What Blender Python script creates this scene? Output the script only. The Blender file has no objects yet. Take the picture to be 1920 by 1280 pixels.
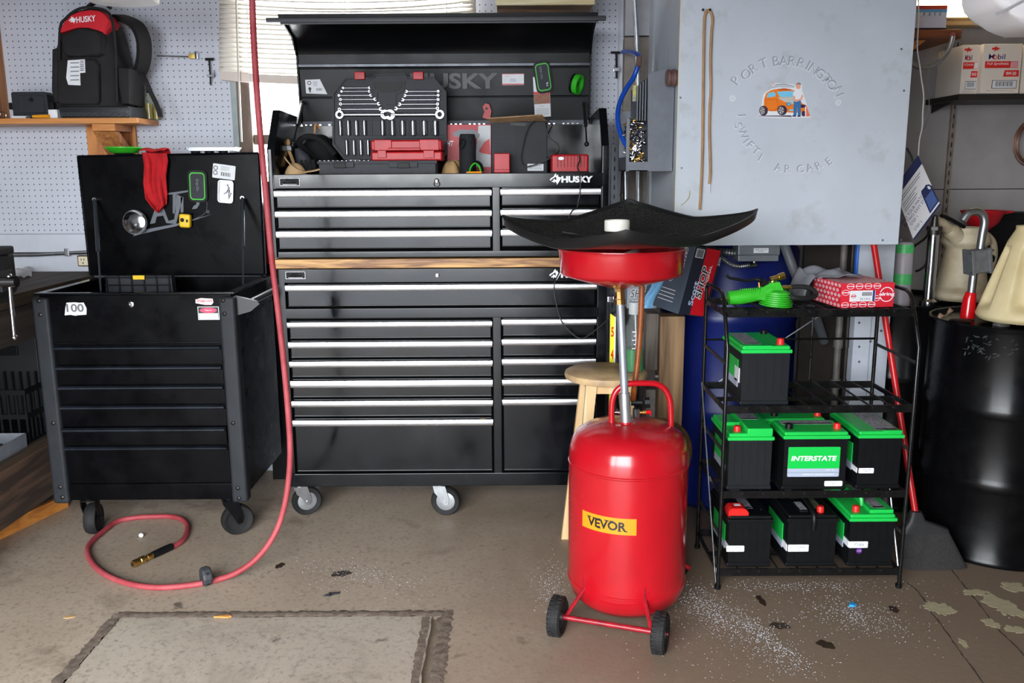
import bpy, bmesh, math, random
from mathutils import Vector as V, Matrix as MX
S = bpy.context.scene
COL = S.collection
Rd = math.radians
random.seed(11)

# ------------------------------------------------------------------ camera
CH, FPX, PITCH, ROLL = 1.43, 1640.0, Rd(10.94), Rd(-0.35)
RM = MX.Rotation(Rd(90) - PITCH, 3, 'X') @ MX.Rotation(ROLL, 3, 'Z')
cd = bpy.data.cameras.new('camera')
cd.sensor_width = 36.0
cd.lens = 36.0 * FPX / 1920.0
cd.clip_start = 0.05
cam = bpy.data.objects.new('camera', cd)
COL.objects.link(cam)
cam.matrix_world = MX.Translation((0, 0, CH)) @ RM.to_4x4()
S.camera = cam

# ------------------------------------------------------------------ daylight sky, open garage door behind the camera, exposure
S.view_settings.view_transform = 'Standard'
S.view_settings.look = 'None'
S.view_settings.gamma = 1.0
S.view_settings.use_curve_mapping = False
S.view_settings.exposure = 4.6
S.cycles.use_denoising = True
S.cycles.max_bounces = 8
S.cycles.diffuse_bounces = 4
S.cycles.glossy_bounces = 4
S.cycles.transmission_bounces = 6
S.cycles.sample_clamp_indirect = 3.0
S.cycles.caustics_reflective = False
S.cycles.caustics_refractive = False
w = bpy.data.worlds.new('sky')
S.world = w
w.use_nodes = True
bg = w.node_tree.nodes['Background']
bg.inputs[0].default_value = (0.93, 0.97, 1.0, 1)
bg.inputs[1].default_value = 1.0
OPEN_X0, OPEN_X1, OPEN_Z, OPEN_Y = -2.3, 0.2, 2.25, -0.4
def portal(name, loc, rot, sx, sy):
    l = bpy.data.lights.new(name, 'AREA')
    l.shape = 'RECTANGLE'; l.size = sx; l.size_y = sy
    l.cycles.is_portal = True
    o = bpy.data.objects.new(name, l); COL.objects.link(o)
    o.location = loc; o.rotation_euler = rot
portal('garage_door_daylight', ((OPEN_X0 + OPEN_X1) / 2, OPEN_Y, OPEN_Z / 2), (Rd(90), 0, 0), OPEN_X1 - OPEN_X0, OPEN_Z)
portal('window_daylight', (-0.68, 4.3, 1.85), (Rd(-90), 0, 0), 1.2, 1.2)

# ------------------------------------------------------------------ pixel rays (1920 x 1280 frame) onto real planes
def ray(px, py):
    return RM @ V(((px - 960) / FPX, (640 - py) / FPX, -1.0))
def PY(px, py, Y):
    d = ray(px, py); t = Y / d.y
    return V((d.x * t, Y, CH + d.z * t))
def PZ(px, py, Z):
    d = ray(px, py); t = (Z - CH) / d.z
    return V((d.x * t, d.y * t, Z))
def PX(px, py, X):
    d = ray(px, py); t = X / d.x
    return V((X, d.y * t, CH + d.z * t))
def rect(x0, y0, x1, y1, Y):
    mx, my = (x0 + x1) / 2, (y0 + y1) / 2
    return PY(x0, my, Y).x, PY(x1, my, Y).x, PY(mx, y1, Y).z, PY(mx, y0, Y).z
def zat(px, py, Y):
    return PY(px, py, Y).z

# ------------------------------------------------------------------ materials
def lin(c):
    r = []
    for v in c[:3]:
        v = v / 255.0
        r.append(v / 12.92 if v <= 0.04045 else ((v + 0.055) / 1.055) ** 2.4)
    return (r[0], r[1], r[2], 1.0)
MATS = {}
def mat(name, col, rough=0.5, metal=0.0, noise=None, bump=None, coat=0.0, trans=0.0, emit=None, ior=1.45, spec=None, rvar=None, stretch=(1, 1, 1), alpha=None, col2=None):
    """noise=(scale, amount) colour variation, bump=(scale, strength), rvar=(scale, amount) roughness variation."""
    if name in MATS: return MATS[name]
    m = bpy.data.materials.new(name); MATS[name] = m
    m.use_nodes = True
    nt = m.node_tree; p = nt.nodes['Principled BSDF']
    c = lin(col)
    p.inputs['Base Color'].default_value = c
    p.inputs['Roughness'].default_value = rough
    p.inputs['Metallic'].default_value = metal
    p.inputs['Coat Weight'].default_value = coat
    p.inputs['Coat Roughness'].default_value = 0.08
    p.inputs['Transmission Weight'].default_value = trans
    p.inputs['IOR'].default_value = ior
    if spec is not None: p.inputs['Specular IOR Level'].default_value = spec
    if alpha is not None: p.inputs['Alpha'].default_value = alpha
    if emit:
        p.inputs['Emission Color'].default_value = lin(emit[0]); p.inputs['Emission Strength'].default_value = emit[1]
    tc = mp = None
    def coords():
        nonlocal tc, mp
        if mp is None:
            tc = nt.nodes.new('ShaderNodeTexCoord'); mp = nt.nodes.new('ShaderNodeMapping')
            mp.inputs['Scale'].default_value = stretch
            nt.links.new(tc.outputs['Object'], mp.inputs['Vector'])
        return mp.outputs['Vector']
    def ntex(scale, detail=6, r=0.6):
        n = nt.nodes.new('ShaderNodeTexNoise'); n.inputs['Scale'].default_value = scale
        n.inputs['Detail'].default_value = detail; n.inputs['Roughness'].default_value = r
        nt.links.new(coords(), n.inputs['Vector']); return n.outputs['Fac']
    if noise:
        cr = nt.nodes.new('ShaderNodeValToRGB')
        a = noise[1]
        lo = [v * (1 - a) for v in c[:3]] + [1]; hi = [min(1, v * (1 + a)) for v in c[:3]] + [1]
        if col2: hi = lin(col2); lo = c
        cr.color_ramp.elements[0].position = 0.32; cr.color_ramp.elements[1].position = 0.68
        cr.color_ramp.elements[0].color = lo; cr.color_ramp.elements[1].color = hi
        nt.links.new(ntex(noise[0]), cr.inputs['Fac']); nt.links.new(cr.outputs['Color'], p.inputs['Base Color'])
    if rvar:
        mr = nt.nodes.new('ShaderNodeMapRange')
        mr.inputs['From Min'].default_value = 0.3; mr.inputs['From Max'].default_value = 0.7
        mr.inputs['To Min'].default_value = max(0.02, rough - rvar[1]); mr.inputs['To Max'].default_value = rough + rvar[1]
        nt.links.new(ntex(rvar[0]), mr.inputs['Value']); nt.links.new(mr.outputs['Result'], p.inputs['Roughness'])
    if bump:
        b = nt.nodes.new('ShaderNodeBump'); b.inputs['Strength'].default_value = bump[1]; b.inputs['Distance'].default_value = 0.004
        nt.links.new(ntex(bump[0]), b.inputs['Height']); nt.links.new(b.outputs['Normal'], p.inputs['Normal'])
    return m

def wood(name, c1, c2, axis='Z', scale=9.0, rough=0.6, rings=1.0):
    if name in MATS: return MATS[name]
    m = bpy.data.materials.new(name); MATS[name] = m; m.use_nodes = True
    nt = m.node_tree; p = nt.nodes['Principled BSDF']; p.inputs['Roughness'].default_value = rough
    tc = nt.nodes.new('ShaderNodeTexCoord'); mp = nt.nodes.new('ShaderNodeMapping')
    sc = [scale * 3, scale * 3, scale * 3]; sc['XYZ'.index(axis)] = scale * 0.22
    mp.inputs['Scale'].default_value = sc
    nt.links.new(tc.outputs['Object'], mp.inputs['Vector'])
    n = nt.nodes.new('ShaderNodeTexNoise'); n.inputs['Scale'].default_value = 1.0; n.inputs['Detail'].default_value = 8; n.inputs['Distortion'].default_value = 1.2 * rings
    nt.links.new(mp.outputs['Vector'], n.inputs['Vector'])
    cr = nt.nodes.new('ShaderNodeValToRGB')
    cr.color_ramp.elements[0].position = 0.36; cr.color_ramp.elements[1].position = 0.62
    cr.color_ramp.elements[0].color = lin(c2); cr.color_ramp.elements[1].color = lin(c1)
    nt.links.new(n.outputs['Fac'], cr.inputs['Fac']); nt.links.new(cr.outputs['Color'], p.inputs['Base Color'])
    b = nt.nodes.new('ShaderNodeBump'); b.inputs['Strength'].default_value = 0.25; b.inputs['Distance'].default_value = 0.002
    nt.links.new(n.outputs['Fac'], b.inputs['Height']); nt.links.new(b.outputs['Normal'], p.inputs['Normal'])
    return m

# ------------------------------------------------------------------ mesh builder
class MB:
    def __init__(s, M=None):
        s.bev = False; s.bm = bmesh.new(); s.M = M if M is not None else MX.Identity(4)
    def add(s, verts, faces):
        vs = [s.bm.verts.new(s.M @ V(v)) for v in verts]
        for f in faces:
            try: s.bm.faces.new([vs[i] for i in f])
            except ValueError: pass
        return s
    def _merge(s, tb, X):
        vm = {}
        for v in tb.verts: vm[v.index] = s.bm.verts.new(s.M @ (X @ v.co))
        for f in tb.faces:
            try: s.bm.faces.new([vm[v.index] for v in f.verts])
            except ValueError: pass
        tb.free()
    def box(s, x0, x1, y0, y1, z0, z1, b=0.0, seg=2, X=None):
        tb = bmesh.new(); bmesh.ops.create_cube(tb, size=1.0)
        c = V(((x0 + x1) / 2, (y0 + y1) / 2, (z0 + z1) / 2)); d = (x1 - x0, y1 - y0, z1 - z0)
        for v in tb.verts: v.co = V((v.co.x * d[0], v.co.y * d[1], v.co.z * d[2])) + c
        if b > 0:
            s.bev = True
            b = min(b, 0.45 * min(abs(q) for q in d))
            bmesh.ops.bevel(tb, geom=list(tb.edges), offset=b, segments=seg, profile=0.5, affect='EDGES')
        tb.verts.index_update()
        s._merge(tb, X if X is not None else MX.Identity(4)); return s
    def tube(s, pts, r, n=10, closed=False, cap=True):
        P = [V(p) for p in pts]; N = len(P); rs = r if isinstance(r, (list, tuple)) else [r] * N
        T = []
        for i in range(N):
            if closed: t = P[(i + 1) % N] - P[i - 1]
            else: t = P[min(i + 1, N - 1)] - P[max(i - 1, 0)]
            T.append(t.normalized() if t.length > 1e-9 else V((0, 0, 1)))
        up = V((0, 0, 1)) if abs(T[0].z) < 0.9 else V((1, 0, 0))
        u = T[0].cross(up).normalized(); verts = []; faces = []
        for i in range(N):
            u = (u - T[i] * u.dot(T[i])).normalized(); v = T[i].cross(u)
            for k in range(n):
                a = 2 * math.pi * k / n
                verts.append(P[i] + (u * math.cos(a) + v * math.sin(a)) * rs[i])
        for i in range(N if closed else N - 1):
            j = (i + 1) % N
            for k in range(n):
                k2 = (k + 1) % n
                faces.append((i * n + k, i * n + k2, j * n + k2, j * n + k))
        if cap and not closed:
            faces.append(tuple(range(n - 1, -1, -1))); faces.append(tuple((N - 1) * n + k for k in range(n)))
        return s.add(verts, faces)
    def cyl(s, p0, p1, r, r1=None, n=20):
        return s.tube([p0, p1], [r, r if r1 is None else r1], n)
    def lathe(s, prof, n=32, X=None, cap=True):
        X = X if X is not None else MX.Identity(4)
        verts = []; faces = []
        for (r, z) in prof:
            for k in range(n):
                a = 2 * math.pi * k / n
                verts.append(X @ V((r * math.cos(a), r * math.sin(a), z)))
        N = len(prof)
        for i in range(N - 1):
            for k in range(n):
                k2 = (k + 1) % n
                faces.append((i * n + k, i * n + k2, (i + 1) * n + k2, (i + 1) * n + k))
        if cap:
            if prof[0][0] > 1e-6: faces.append(tuple(range(n - 1, -1, -1)))
            if prof[-1][0] > 1e-6: faces.append(tuple((N - 1) * n + k for k in range(n)))
        return s.add(verts, faces)
    def prism(s, poly, d0, d1, plane='XZ', X=None):
        X = X if X is not None else MX.Identity(4)
        def mk(a, b, d):
            return {'XZ': V((a, d, b)), 'XY': V((a, b, d)), 'YZ': V((d, a, b))}[plane]
        n = len(poly)
        verts = [X @ mk(a, b, d0) for a, b in poly] + [X @ mk(a, b, d1) for a, b in poly]
        faces = [tuple(range(n)), tuple(range(2 * n - 1, n - 1, -1))]
        for i in range(n): faces.append((i, (i + 1) % n, n + (i + 1) % n, n + i))
        return s.add(verts, faces)
    def surf(s, fn, nu, nv, closeu=False):
        verts = [fn(i / nu, j / nv) for j in range(nv + 1) for i in range(nu + 1)]
        W = nu + 1; faces = []
        for j in range(nv):
            for i in range(nu): faces.append((j * W + i, j * W + i + 1, (j + 1) * W + i + 1, (j + 1) * W + i))
        return s.add(verts, faces)
    def loft(s, secs, n=32, cap=True):
        """secs: (centre, half-width u, half-depth v, exponent, udir, vdir)"""
        verts = []; faces = []
        for (c, a, b, e, ud, vd) in secs:
            c = V(c); ud = V(ud); vd = V(vd)
            for k in range(n):
                t = 2 * math.pi * k / n; ct, st = math.cos(t), math.sin(t)
                x = a * math.copysign(abs(ct) ** (2 / e), ct); y = b * math.copysign(abs(st) ** (2 / e), st)
                verts.append(c + ud * x + vd * y)
        N = len(secs)
        for i in range(N - 1):
            for k in range(n):
                k2 = (k + 1) % n
                faces.append((i * n + k, i * n + k2, (i + 1) * n + k2, (i + 1) * n + k))
        if cap:
            faces.append(tuple(range(n - 1, -1, -1))); faces.append(tuple((N - 1) * n + k for k in range(n)))
        return s.add(verts, faces)
    def ball(s, c, r, sc=(1, 1, 1), n=16):
        prof = [(max(1e-5, math.sin(math.pi * i / 10)) * r, -math.cos(math.pi * i / 10) * r) for i in range(11)]
        X = MX.Translation(V(c)) @ MX.Diagonal(V((sc[0], sc[1], sc[2], 1)))
        return s.lathe(prof, n, X, cap=False)
    def done(s, name, m, parent=None, angle=38, smooth=True, weld=False):
        if weld: bmesh.ops.remove_doubles(s.bm, verts=s.bm.verts, dist=1e-5)
        bmesh.ops.recalc_face_normals(s.bm, faces=s.bm.faces)
        me = bpy.data.meshes.new(name); s.bm.to_mesh(me); s.bm.free()
        me.materials.append(m)
        o = link(me, name, parent, angle if smooth else None)
        if s.bev and smooth:
            wn = o.modifiers.new('weighted_normal', 'WEIGHTED_NORMAL'); wn.mode = 'FACE_AREA'; wn.weight = 100; wn.keep_sharp = True; wn.thresh = 0.1
        return o

ORG = {}
def link(me, name, parent=None, angle=38):
    if angle is not None:
        me.shade_smooth()
        me.set_sharp_from_angle(angle=Rd(angle))
    o = bpy.data.objects.new(name, me); COL.objects.link(o)
    if parent is None:
        n = max(1, len(me.vertices)); xs = [v.co for v in me.vertices]
        org = V((sum(v.x for v in xs) / n, sum(v.y for v in xs) / n, min(v.z for v in xs)))
        me.transform(MX.Translation(-org)); o.location = org
    else:
        org = ORG[parent.name]
        me.transform(MX.Translation(-org)); o.parent = parent
    ORG[o.name] = org
    return o
def tag(o, label, cat, group=None, kind=None):
    o['label'] = label; o['category'] = cat
    if group: o['group'] = group
    if kind: o['kind'] = kind
    return o
def thing(name, label, cat, loc=(0, 0, 0), group=None):
    o = bpy.data.objects.new(name, None); COL.objects.link(o)
    o.empty_display_size = 0.05
    o.location = loc; ORG[o.name] = V(loc)
    return tag(o, label, cat, group)
def struct(o, label=None, cat=None):
    o['kind'] = 'structure'
    if label: o['label'] = label
    if cat: o['category'] = cat
    return o
def dup(root, Mw, label=None, group=None):
    """a copy of a thing with copies of its parts and sub-parts"""
    r = root.copy(); COL.objects.link(r); r.matrix_world = Mw
    if label: r['label'] = label
    if group: r['group'] = group
    def rec(src, dst):
        for ch in src.children:
            c = ch.copy(); COL.objects.link(c); c.parent = dst; rec(ch, c)
    rec(root, r)
    return r

# matrices: a frame whose local x,y lie on a surface and z points out of it
def face_front(x, y, z, roll=0.0):          # faces the camera side (-Y)
    return MX.Translation((x, y, z)) @ MX.Rotation(Rd(90), 4, 'X') @ MX.Rotation(roll, 4, 'Z')
def frame(o, xd, yd):
    xd = V(xd).normalized(); zd = xd.cross(V(yd)).normalized(); yd = zd.cross(xd)
    M = MX.Identity(4)
    for i in range(3): M[i][0] = xd[i]; M[i][1] = yd[i]; M[i][2] = zd[i]; M[i][3] = o[i]
    return M
def text_mesh(s, h=None, w=None, bold=0.0, shear=0.0, sp=1.0, thick=0.03, lead=1.0, align='CENTER'):
    cu = bpy.data.curves.new('lettering', 'FONT')
    cu.body = s; cu.offset = bold; cu.shear = shear; cu.space_character = sp; cu.space_line = lead; cu.align_x = align
    cu.resolution_u = 3; cu.fill_mode = 'FRONT'
    ob = bpy.data.objects.new('lettering', cu)
    me = bpy.data.meshes.new_from_object(ob)
    bpy.data.objects.remove(ob); bpy.data.curves.remove(cu)
    xs = [v.co.x for v in me.vertices]; ys = [v.co.y for v in me.vertices]
    if not xs: return me
    me.transform(MX.Translation((-(min(xs) + max(xs)) / 2, -(min(ys) + max(ys)) / 2, 0)))
    W, H = max(xs) - min(xs), max(ys) - min(ys)
    sx = w / W if w else h / H; sy = h / H if h else sx
    me.transform(MX.Diagonal((sx, sy, 1, 1)))
    return me
def text(s, M, m, parent, name='lettering', **k):
    me = text_mesh(s, **k); me.transform(M); me.materials.append(m); me.name = name
    return link(me, name, parent, None)
def decal(M, poly, m, parent, name, t=0.0006, z0=0.0):
    """a thin flat shape stuck on a surface; poly in local metres"""
    b = MB(M); b.prism(poly, z0, z0 + t, 'XY'); return b.done(name, m, parent, smooth=False)
def rr(w, h, r=0.0, n=4, cx=0, cy=0):
    if r <= 0: return [(cx - w / 2, cy - h / 2), (cx + w / 2, cy - h / 2), (cx + w / 2, cy + h / 2), (cx - w / 2, cy + h / 2)]
    o = []
    for (sx, sy, a0) in ((1, -1, -90), (1, 1, 0), (-1, 1, 90), (-1, -1, 180)):
        for i in range(n + 1):
            a = Rd(a0 + 90 * i / n)
            o.append((cx + sx * (w / 2 - r) + r * math.cos(a), cy + sy * (h / 2 - r) + r * math.sin(a)))
    return o
def circ(r, n=20, cx=0, cy=0, sx=1, sy=1):
    return [(cx + r * sx * math.cos(2 * math.pi * i / n), cy + r * sy * math.sin(2 * math.pi * i / n)) for i in range(n)]
def smooth_path(pts, per=8):
    P = [V(p) for p in pts]; out = []
    for i in range(len(P) - 1):
        p0, p1, p2, p3 = P[max(i - 1, 0)], P[i], P[i + 1], P[min(i + 2, len(P) - 1)]
        for k in range(per):
            t = k / per
            out.append(0.5 * ((2 * p1) + (p2 - p0) * t + (2 * p0 - 5 * p1 + 4 * p2 - p3) * t * t + (3 * p1 - p0 - 3 * p2 + p3) * t ** 3))
    out.append(P[-1]); return out

# common materials
BLACKPAINT = mat('black_gloss_paint', (8, 10, 14), 0.17, rvar=(5, 0.11), noise=(14, 0.35), bump=(5, 0.03), spec=0.36)
BLACKMATTE = mat('black_powder_coat', (12, 12, 14), 0.42, rvar=(20, 0.12), spec=0.15)
GUNMETAL = mat('dark_grey_powder_coat', (38, 40, 44), 0.5, noise=(25, 0.15), spec=0.2)
BLACKPLASTIC = mat('black_plastic', (17, 18, 20), 0.45, noise=(30, 0.2), spec=0.2)
GREYPLASTIC = mat('dark_grey_plastic', (46, 48, 53), 0.5, noise=(40, 0.12), spec=0.22)
RUBBER = mat('black_rubber', (18, 18, 19), 0.75, noise=(40, 0.3), bump=(60, 0.2))
CHROME = mat('chrome', (196, 198, 204), 0.16, 1.0)
ALU = mat('brushed_aluminium', (215, 218, 224), 0.3, 1.0, rvar=(30, 0.06), stretch=(0.1, 1, 1))
STEEL = mat('galvanised_steel', (165, 168, 172), 0.38, 1.0, noise=(30, 0.15))
DULLSTEEL = mat('dull_steel', (130, 130, 132), 0.5, 0.9, noise=(40, 0.25))
BRASS = mat('brass', (222, 184, 104), 0.28, 1.0, noise=(60, 0.2))
WHITEINK = mat('white_ink', (232, 234, 238), 0.5)
GREYINK = mat('grey_ink', (120, 124, 130), 0.5)
BLACKINK = mat('black_ink', (22, 22, 26), 0.5)
REDINK = mat('red_ink', (205, 28, 36), 0.45)
PAPER = mat('white_paper', (226, 228, 232), 0.7, noise=(30, 0.05))
RED = mat('red_gloss_enamel', (204, 14, 24), 0.2, noise=(7, 0.10), rvar=(11, 0.09), coat=0.3)
REDPL = mat('red_plastic', (172, 18, 28), 0.42, noise=(25, 0.1))
GREENPL = mat('bright_green_plastic', (20, 205, 74), 0.42, noise=(20, 0.06))
WCHROME = mat('satin_chrome', (158, 160, 166), 0.3, 1.0)
LIMEPL = mat('lime_green_plastic', (50, 176, 36), 0.45, noise=(30, 0.08))
YELLOW = mat('yellow_plastic', (236, 190, 34), 0.45, noise=(30, 0.1))
# ================================================================== the setting
WALL_Y = 4.1
XL, XR, ZC = -2.95, 2.9, 2.75
# floor: concrete with a sunken groove round a hatch cover
gl0, gl1 = PZ(232, 1150, 0), PZ(120, 1278, 0)
gr0, gr1 = PZ(815, 1160, 0), PZ(797, 1280, 0)
GX0, GX1, GY1 = (gl0.x + gl1.x) / 2, (gr0.x + gr1.x) / 2, (gl0.y + gr0.y) / 2
GY0 = GY1 - 0.92; GW = 0.03
def floor_mat(name, base, dark, light, grime_dim=False):
    m = bpy.data.materials.new(name); m.use_nodes = True; nt = m.node_tree; p = nt.nodes['Principled BSDF']
    tc = nt.nodes.new('ShaderNodeTexCoord')
    def noise(sc, det=8, rough=0.6, dist=0.0, off=(0, 0, 0)):
        mp = nt.nodes.new('ShaderNodeMapping'); mp.inputs['Location'].default_value = off
        nt.links.new(tc.outputs['Object'], mp.inputs['Vector'])
        n = nt.nodes.new('ShaderNodeTexNoise'); n.inputs['Scale'].default_value = sc; n.inputs['Detail'].default_value = det
        n.inputs['Roughness'].default_value = rough; n.inputs['Distortion'].default_value = dist
        nt.links.new(mp.outputs['Vector'], n.inputs['Vector']); return n.outputs['Fac']
    def ramp(f, a, b):
        r = nt.nodes.new('ShaderNodeMapRange'); r.inputs['From Min'].default_value = a; r.inputs['From Max'].default_value = b
        nt.links.new(f, r.inputs['Value']); return r.outputs['Result']
    def mix(f, a, b):
        x = nt.nodes.new('ShaderNodeMix'); x.data_type = 'RGBA'
        nt.links.new(f, x.inputs['Factor'])
        for sck, v in (('A', a), ('B', b)):
            i = [q for q in x.inputs if q.name == sck and q.type == 'RGBA'][0]
            if isinstance(v, tuple): i.default_value = v
            else: nt.links.new(v, i)
        return [q for q in x.outputs if q.type == 'RGBA'][0]
    c = mix(ramp(noise(1.3, 6, 0.55), 0.35, 0.65), lin(base), lin(light))
    c = mix(ramp(noise(2.2, 8, 0.7, 0.4, (3, 1, 0)), 0.56, 0.74), c, lin(dark))
    c = mix(ramp(noise(60, 4, 0.7), 0.52, 0.75), c, lin(tuple(v * 0.74 for v in base)))
    c = mix(ramp(noise(240, 3, 0.7), 0.60, 0.80), c, lin(tuple(v * 0.70 for v in base)))
    c = mix(ramp(noise(150, 3, 0.7, 0, (5, 5, 0)), 0.66, 0.80), c, lin(tuple(min(255, v * 1.18) for v in light)))
    c = mix(ramp(noise(9, 6, 0.6, 0.3, (7, 4, 0)), 0.66, 0.74), c, lin(tuple(v * 0.62 for v in base)))
    if grime_dim:  # right side browner: grime, plus the weaker light there put into the colour
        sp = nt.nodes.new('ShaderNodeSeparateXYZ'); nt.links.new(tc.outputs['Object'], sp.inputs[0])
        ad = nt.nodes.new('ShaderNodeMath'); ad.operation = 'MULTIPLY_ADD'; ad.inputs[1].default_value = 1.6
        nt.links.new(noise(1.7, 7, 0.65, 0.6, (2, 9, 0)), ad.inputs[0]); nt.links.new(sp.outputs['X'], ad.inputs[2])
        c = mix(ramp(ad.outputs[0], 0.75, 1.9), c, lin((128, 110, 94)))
    nt.links.new(c, p.inputs['Base Color'])
    r = nt.nodes.new('ShaderNodeMapRange'); r.inputs['To Min'].default_value = 0.38; r.inputs['To Max'].default_value = 0.7
    nt.links.new(noise(5, 6), r.inputs['Value']); nt.links.new(r.outputs['Result'], p.inputs['Roughness'])
    b = nt.nodes.new('ShaderNodeBump'); b.inputs['Strength'].default_value = 0.25; b.inputs['Distance'].default_value = 0.004
    nt.links.new(noise(38, 8, 0.7), b.inputs['Height']); nt.links.new(b.outputs['Normal'], p.inputs['Normal'])
    return m
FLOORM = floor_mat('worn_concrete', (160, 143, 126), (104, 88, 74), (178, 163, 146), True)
COVERM = floor_mat('hatch_concrete', (166, 154, 140), (134, 121, 108), (182, 171, 157))
def rough_line(p0, p1, amp, n, seed):
    rnd = random.Random(seed); out = []
    for i in range(n + 1):
        t = i / n; o = 0 if i in (0, n) else rnd.uniform(-amp, amp)
        out.append((p0[0] + (p1[0] - p0[0]) * t + (o if p0[0] == p1[0] else 0), p0[1] + (p1[1] - p0[1]) * t + (o if p0[0] != p1[0] else 0)))
    return out
# floor slab as a ring of big quads round the groove + the groove walls
inner = [(GX0 - GW, GY0), (GX1 + 0.018, GY0), (GX1 + 0.018, GY1 + GW), (GX0 - GW, GY1 + GW)]
b = MB()
ox0, ox1, oy0, oy1 = XL, XR, OPEN_Y, WALL_Y + 0.1
outer = [(ox0, oy0), (ox1, oy0), (ox1, oy1), (ox0, oy1)]
ringv = []; loops = []
for i in range(4):
    seg = rough_line(inner[i], inner[(i + 1) % 4], 0.006, 40, i + 5)[:-1]
    loops += seg
outl = []
for i in range(4):
    a, c = outer[i], outer[(i + 1) % 4]
    outl += [(a[0] + (c[0] - a[0]) * k / 40, a[1] + (c[1] - a[1]) * k / 40) for k in range(40)]
n = len(loops)
verts = [(x, y, 0) for x, y in outl] + [(x, y, 0) for x, y in loops] + [(x, y, -0.03) for x, y in loops]
faces = []
for i in range(n):
    j = (i + 1) % n
    faces.append((i, j, n + j, n + i)); faces.append((n + i, n + j, 2 * n + j, 2 * n + i))
faces.append(tuple(range(2 * n, 3 * n)))
b.add(verts, faces)
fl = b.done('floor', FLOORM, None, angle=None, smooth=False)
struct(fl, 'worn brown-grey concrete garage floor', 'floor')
# the hatch cover slab sits in the groove
cov = []
for i in range(4):
    q = [(GX0, GY0 + 0.01), (GX1 - 0.012, GY0 + 0.01), (GX1 - 0.012, GY1), (GX0, GY1)]
    cov += rough_line(q[i], q[(i + 1) % 4], 0.003, 30, i + 50)[:-1]
b = MB(); b.prism(cov, -0.029, -0.002, 'XY')
o = b.done('floor_hatch_cover', COVERM, None, smooth=False)
tag(o, 'pale concrete hatch slab set in the floor inside a dirty groove', 'hatch cover')
# dirt packed in the groove
DIRT = mat('groove_dirt', (84, 73, 65), 0.95, noise=(40, 0.5), bump=(80, 0.6), col2=(130, 115, 103))
b = MB()
rnd = random.Random(3)
def dirt_strip(p0, p1, w, zt):
    d = (V((p1[0], p1[1], 0)) - V((p0[0], p0[1], 0))); L = d.length; d.normalize(); nn = V((-d.y, d.x, 0)); k = max(4, int(L / 0.012))
    vs = []; fs = []
    for i in range(k + 1):
        c = V((p0[0], p0[1], 0)) + d * L * i / k
        a = w * rnd.uniform(0.7, 1.35); e = w * rnd.uniform(0.7, 1.35)
        vs += [c - nn * a + V((0, 0, 0.0004)), c - nn * a * 0.5 + V((0, 0, zt + rnd.uniform(0, 0.003))), c + nn * e * 0.5 + V((0, 0, zt + rnd.uniform(0, 0.003))), c + nn * e + V((0, 0, 0.0004))]
    for i in range(k):
        for q in range(3): fs.append((i * 4 + q, i * 4 + q + 1, i * 4 + q + 5, i * 4 + q + 4))
    b.add(vs, fs)
dirt_strip((GX0 - 0.016, GY0), (GX0 - 0.016, GY1 + 0.02), 0.018, 0.0015)
dirt_strip((GX0 - 0.02, GY1 + 0.015), (GX1 + 0.02, GY1 + 0.015), 0.019, 0.0015)
dirt_strip((GX1 + 0.034, GY0), (GX1 + 0.034, GY1 + 0.03), 0.022, 0.001)
dirt_strip((GX1 - 0.030, GY0), (GX1 - 0.030, GY1 - 0.01), 0.012, -0.001)
o = b.done('packed_dirt', DIRT, None); tag(o, 'dark packed dirt filling the groove around the floor hatch', 'dirt', kind='stuff')

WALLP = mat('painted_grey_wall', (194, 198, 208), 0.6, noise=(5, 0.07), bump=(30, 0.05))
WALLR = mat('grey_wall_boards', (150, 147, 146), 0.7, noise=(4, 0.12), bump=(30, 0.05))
CEILM = mat('ceiling_boards', (120, 112, 104), 0.8, noise=(4, 0.1))
WX0, WX1, WZ0, WZ1 = PY(446, 200, WALL_Y).x, PY(893, 60, WALL_Y).x, 1.25, 2.42
b = MB()
b.box(XL - 0.1, WX0, WALL_Y, WALL_Y + 0.12, 0, ZC); b.box(WX1, XR + 0.1, WALL_Y, WALL_Y + 0.12, 0, ZC)
b.box(WX0, WX1, WALL_Y, WALL_Y + 0.12, 0, WZ0); b.box(WX0, WX1, WALL_Y, WALL_Y + 0.12, WZ1, ZC)
struct(b.done('wall_back', WALLP), 'pale grey painted back wall of the garage', 'wall')
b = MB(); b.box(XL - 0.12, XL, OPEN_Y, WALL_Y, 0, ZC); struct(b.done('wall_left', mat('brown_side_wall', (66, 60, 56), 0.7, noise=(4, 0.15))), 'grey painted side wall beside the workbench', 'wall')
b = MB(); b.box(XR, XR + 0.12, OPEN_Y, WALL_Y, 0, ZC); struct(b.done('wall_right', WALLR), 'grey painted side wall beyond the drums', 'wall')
b = MB(); b.box(XL - 0.12, XR + 0.12, OPEN_Y - 0.12, WALL_Y + 0.12, ZC, ZC + 0.1); struct(b.done('ceiling', CEILM), 'plain board ceiling of the garage', 'ceiling')
b = MB()
b.box(XL - 0.12, OPEN_X0, OPEN_Y - 0.12, OPEN_Y, 0, ZC); b.box(OPEN_X1, XR + 0.12, OPEN_Y - 0.12, OPEN_Y, 0, ZC)
b.box(OPEN_X0, OPEN_X1, OPEN_Y - 0.12, OPEN_Y, OPEN_Z, ZC)
b.box(-1.53, -1.46, OPEN_Y - 0.12, OPEN_Y, 0, OPEN_Z)
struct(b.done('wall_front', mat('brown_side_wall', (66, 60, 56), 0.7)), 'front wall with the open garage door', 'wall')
b = MB(); b.box(-60, 60, -120, OPEN_Y - 0.0, -0.12, -0.02)
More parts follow.
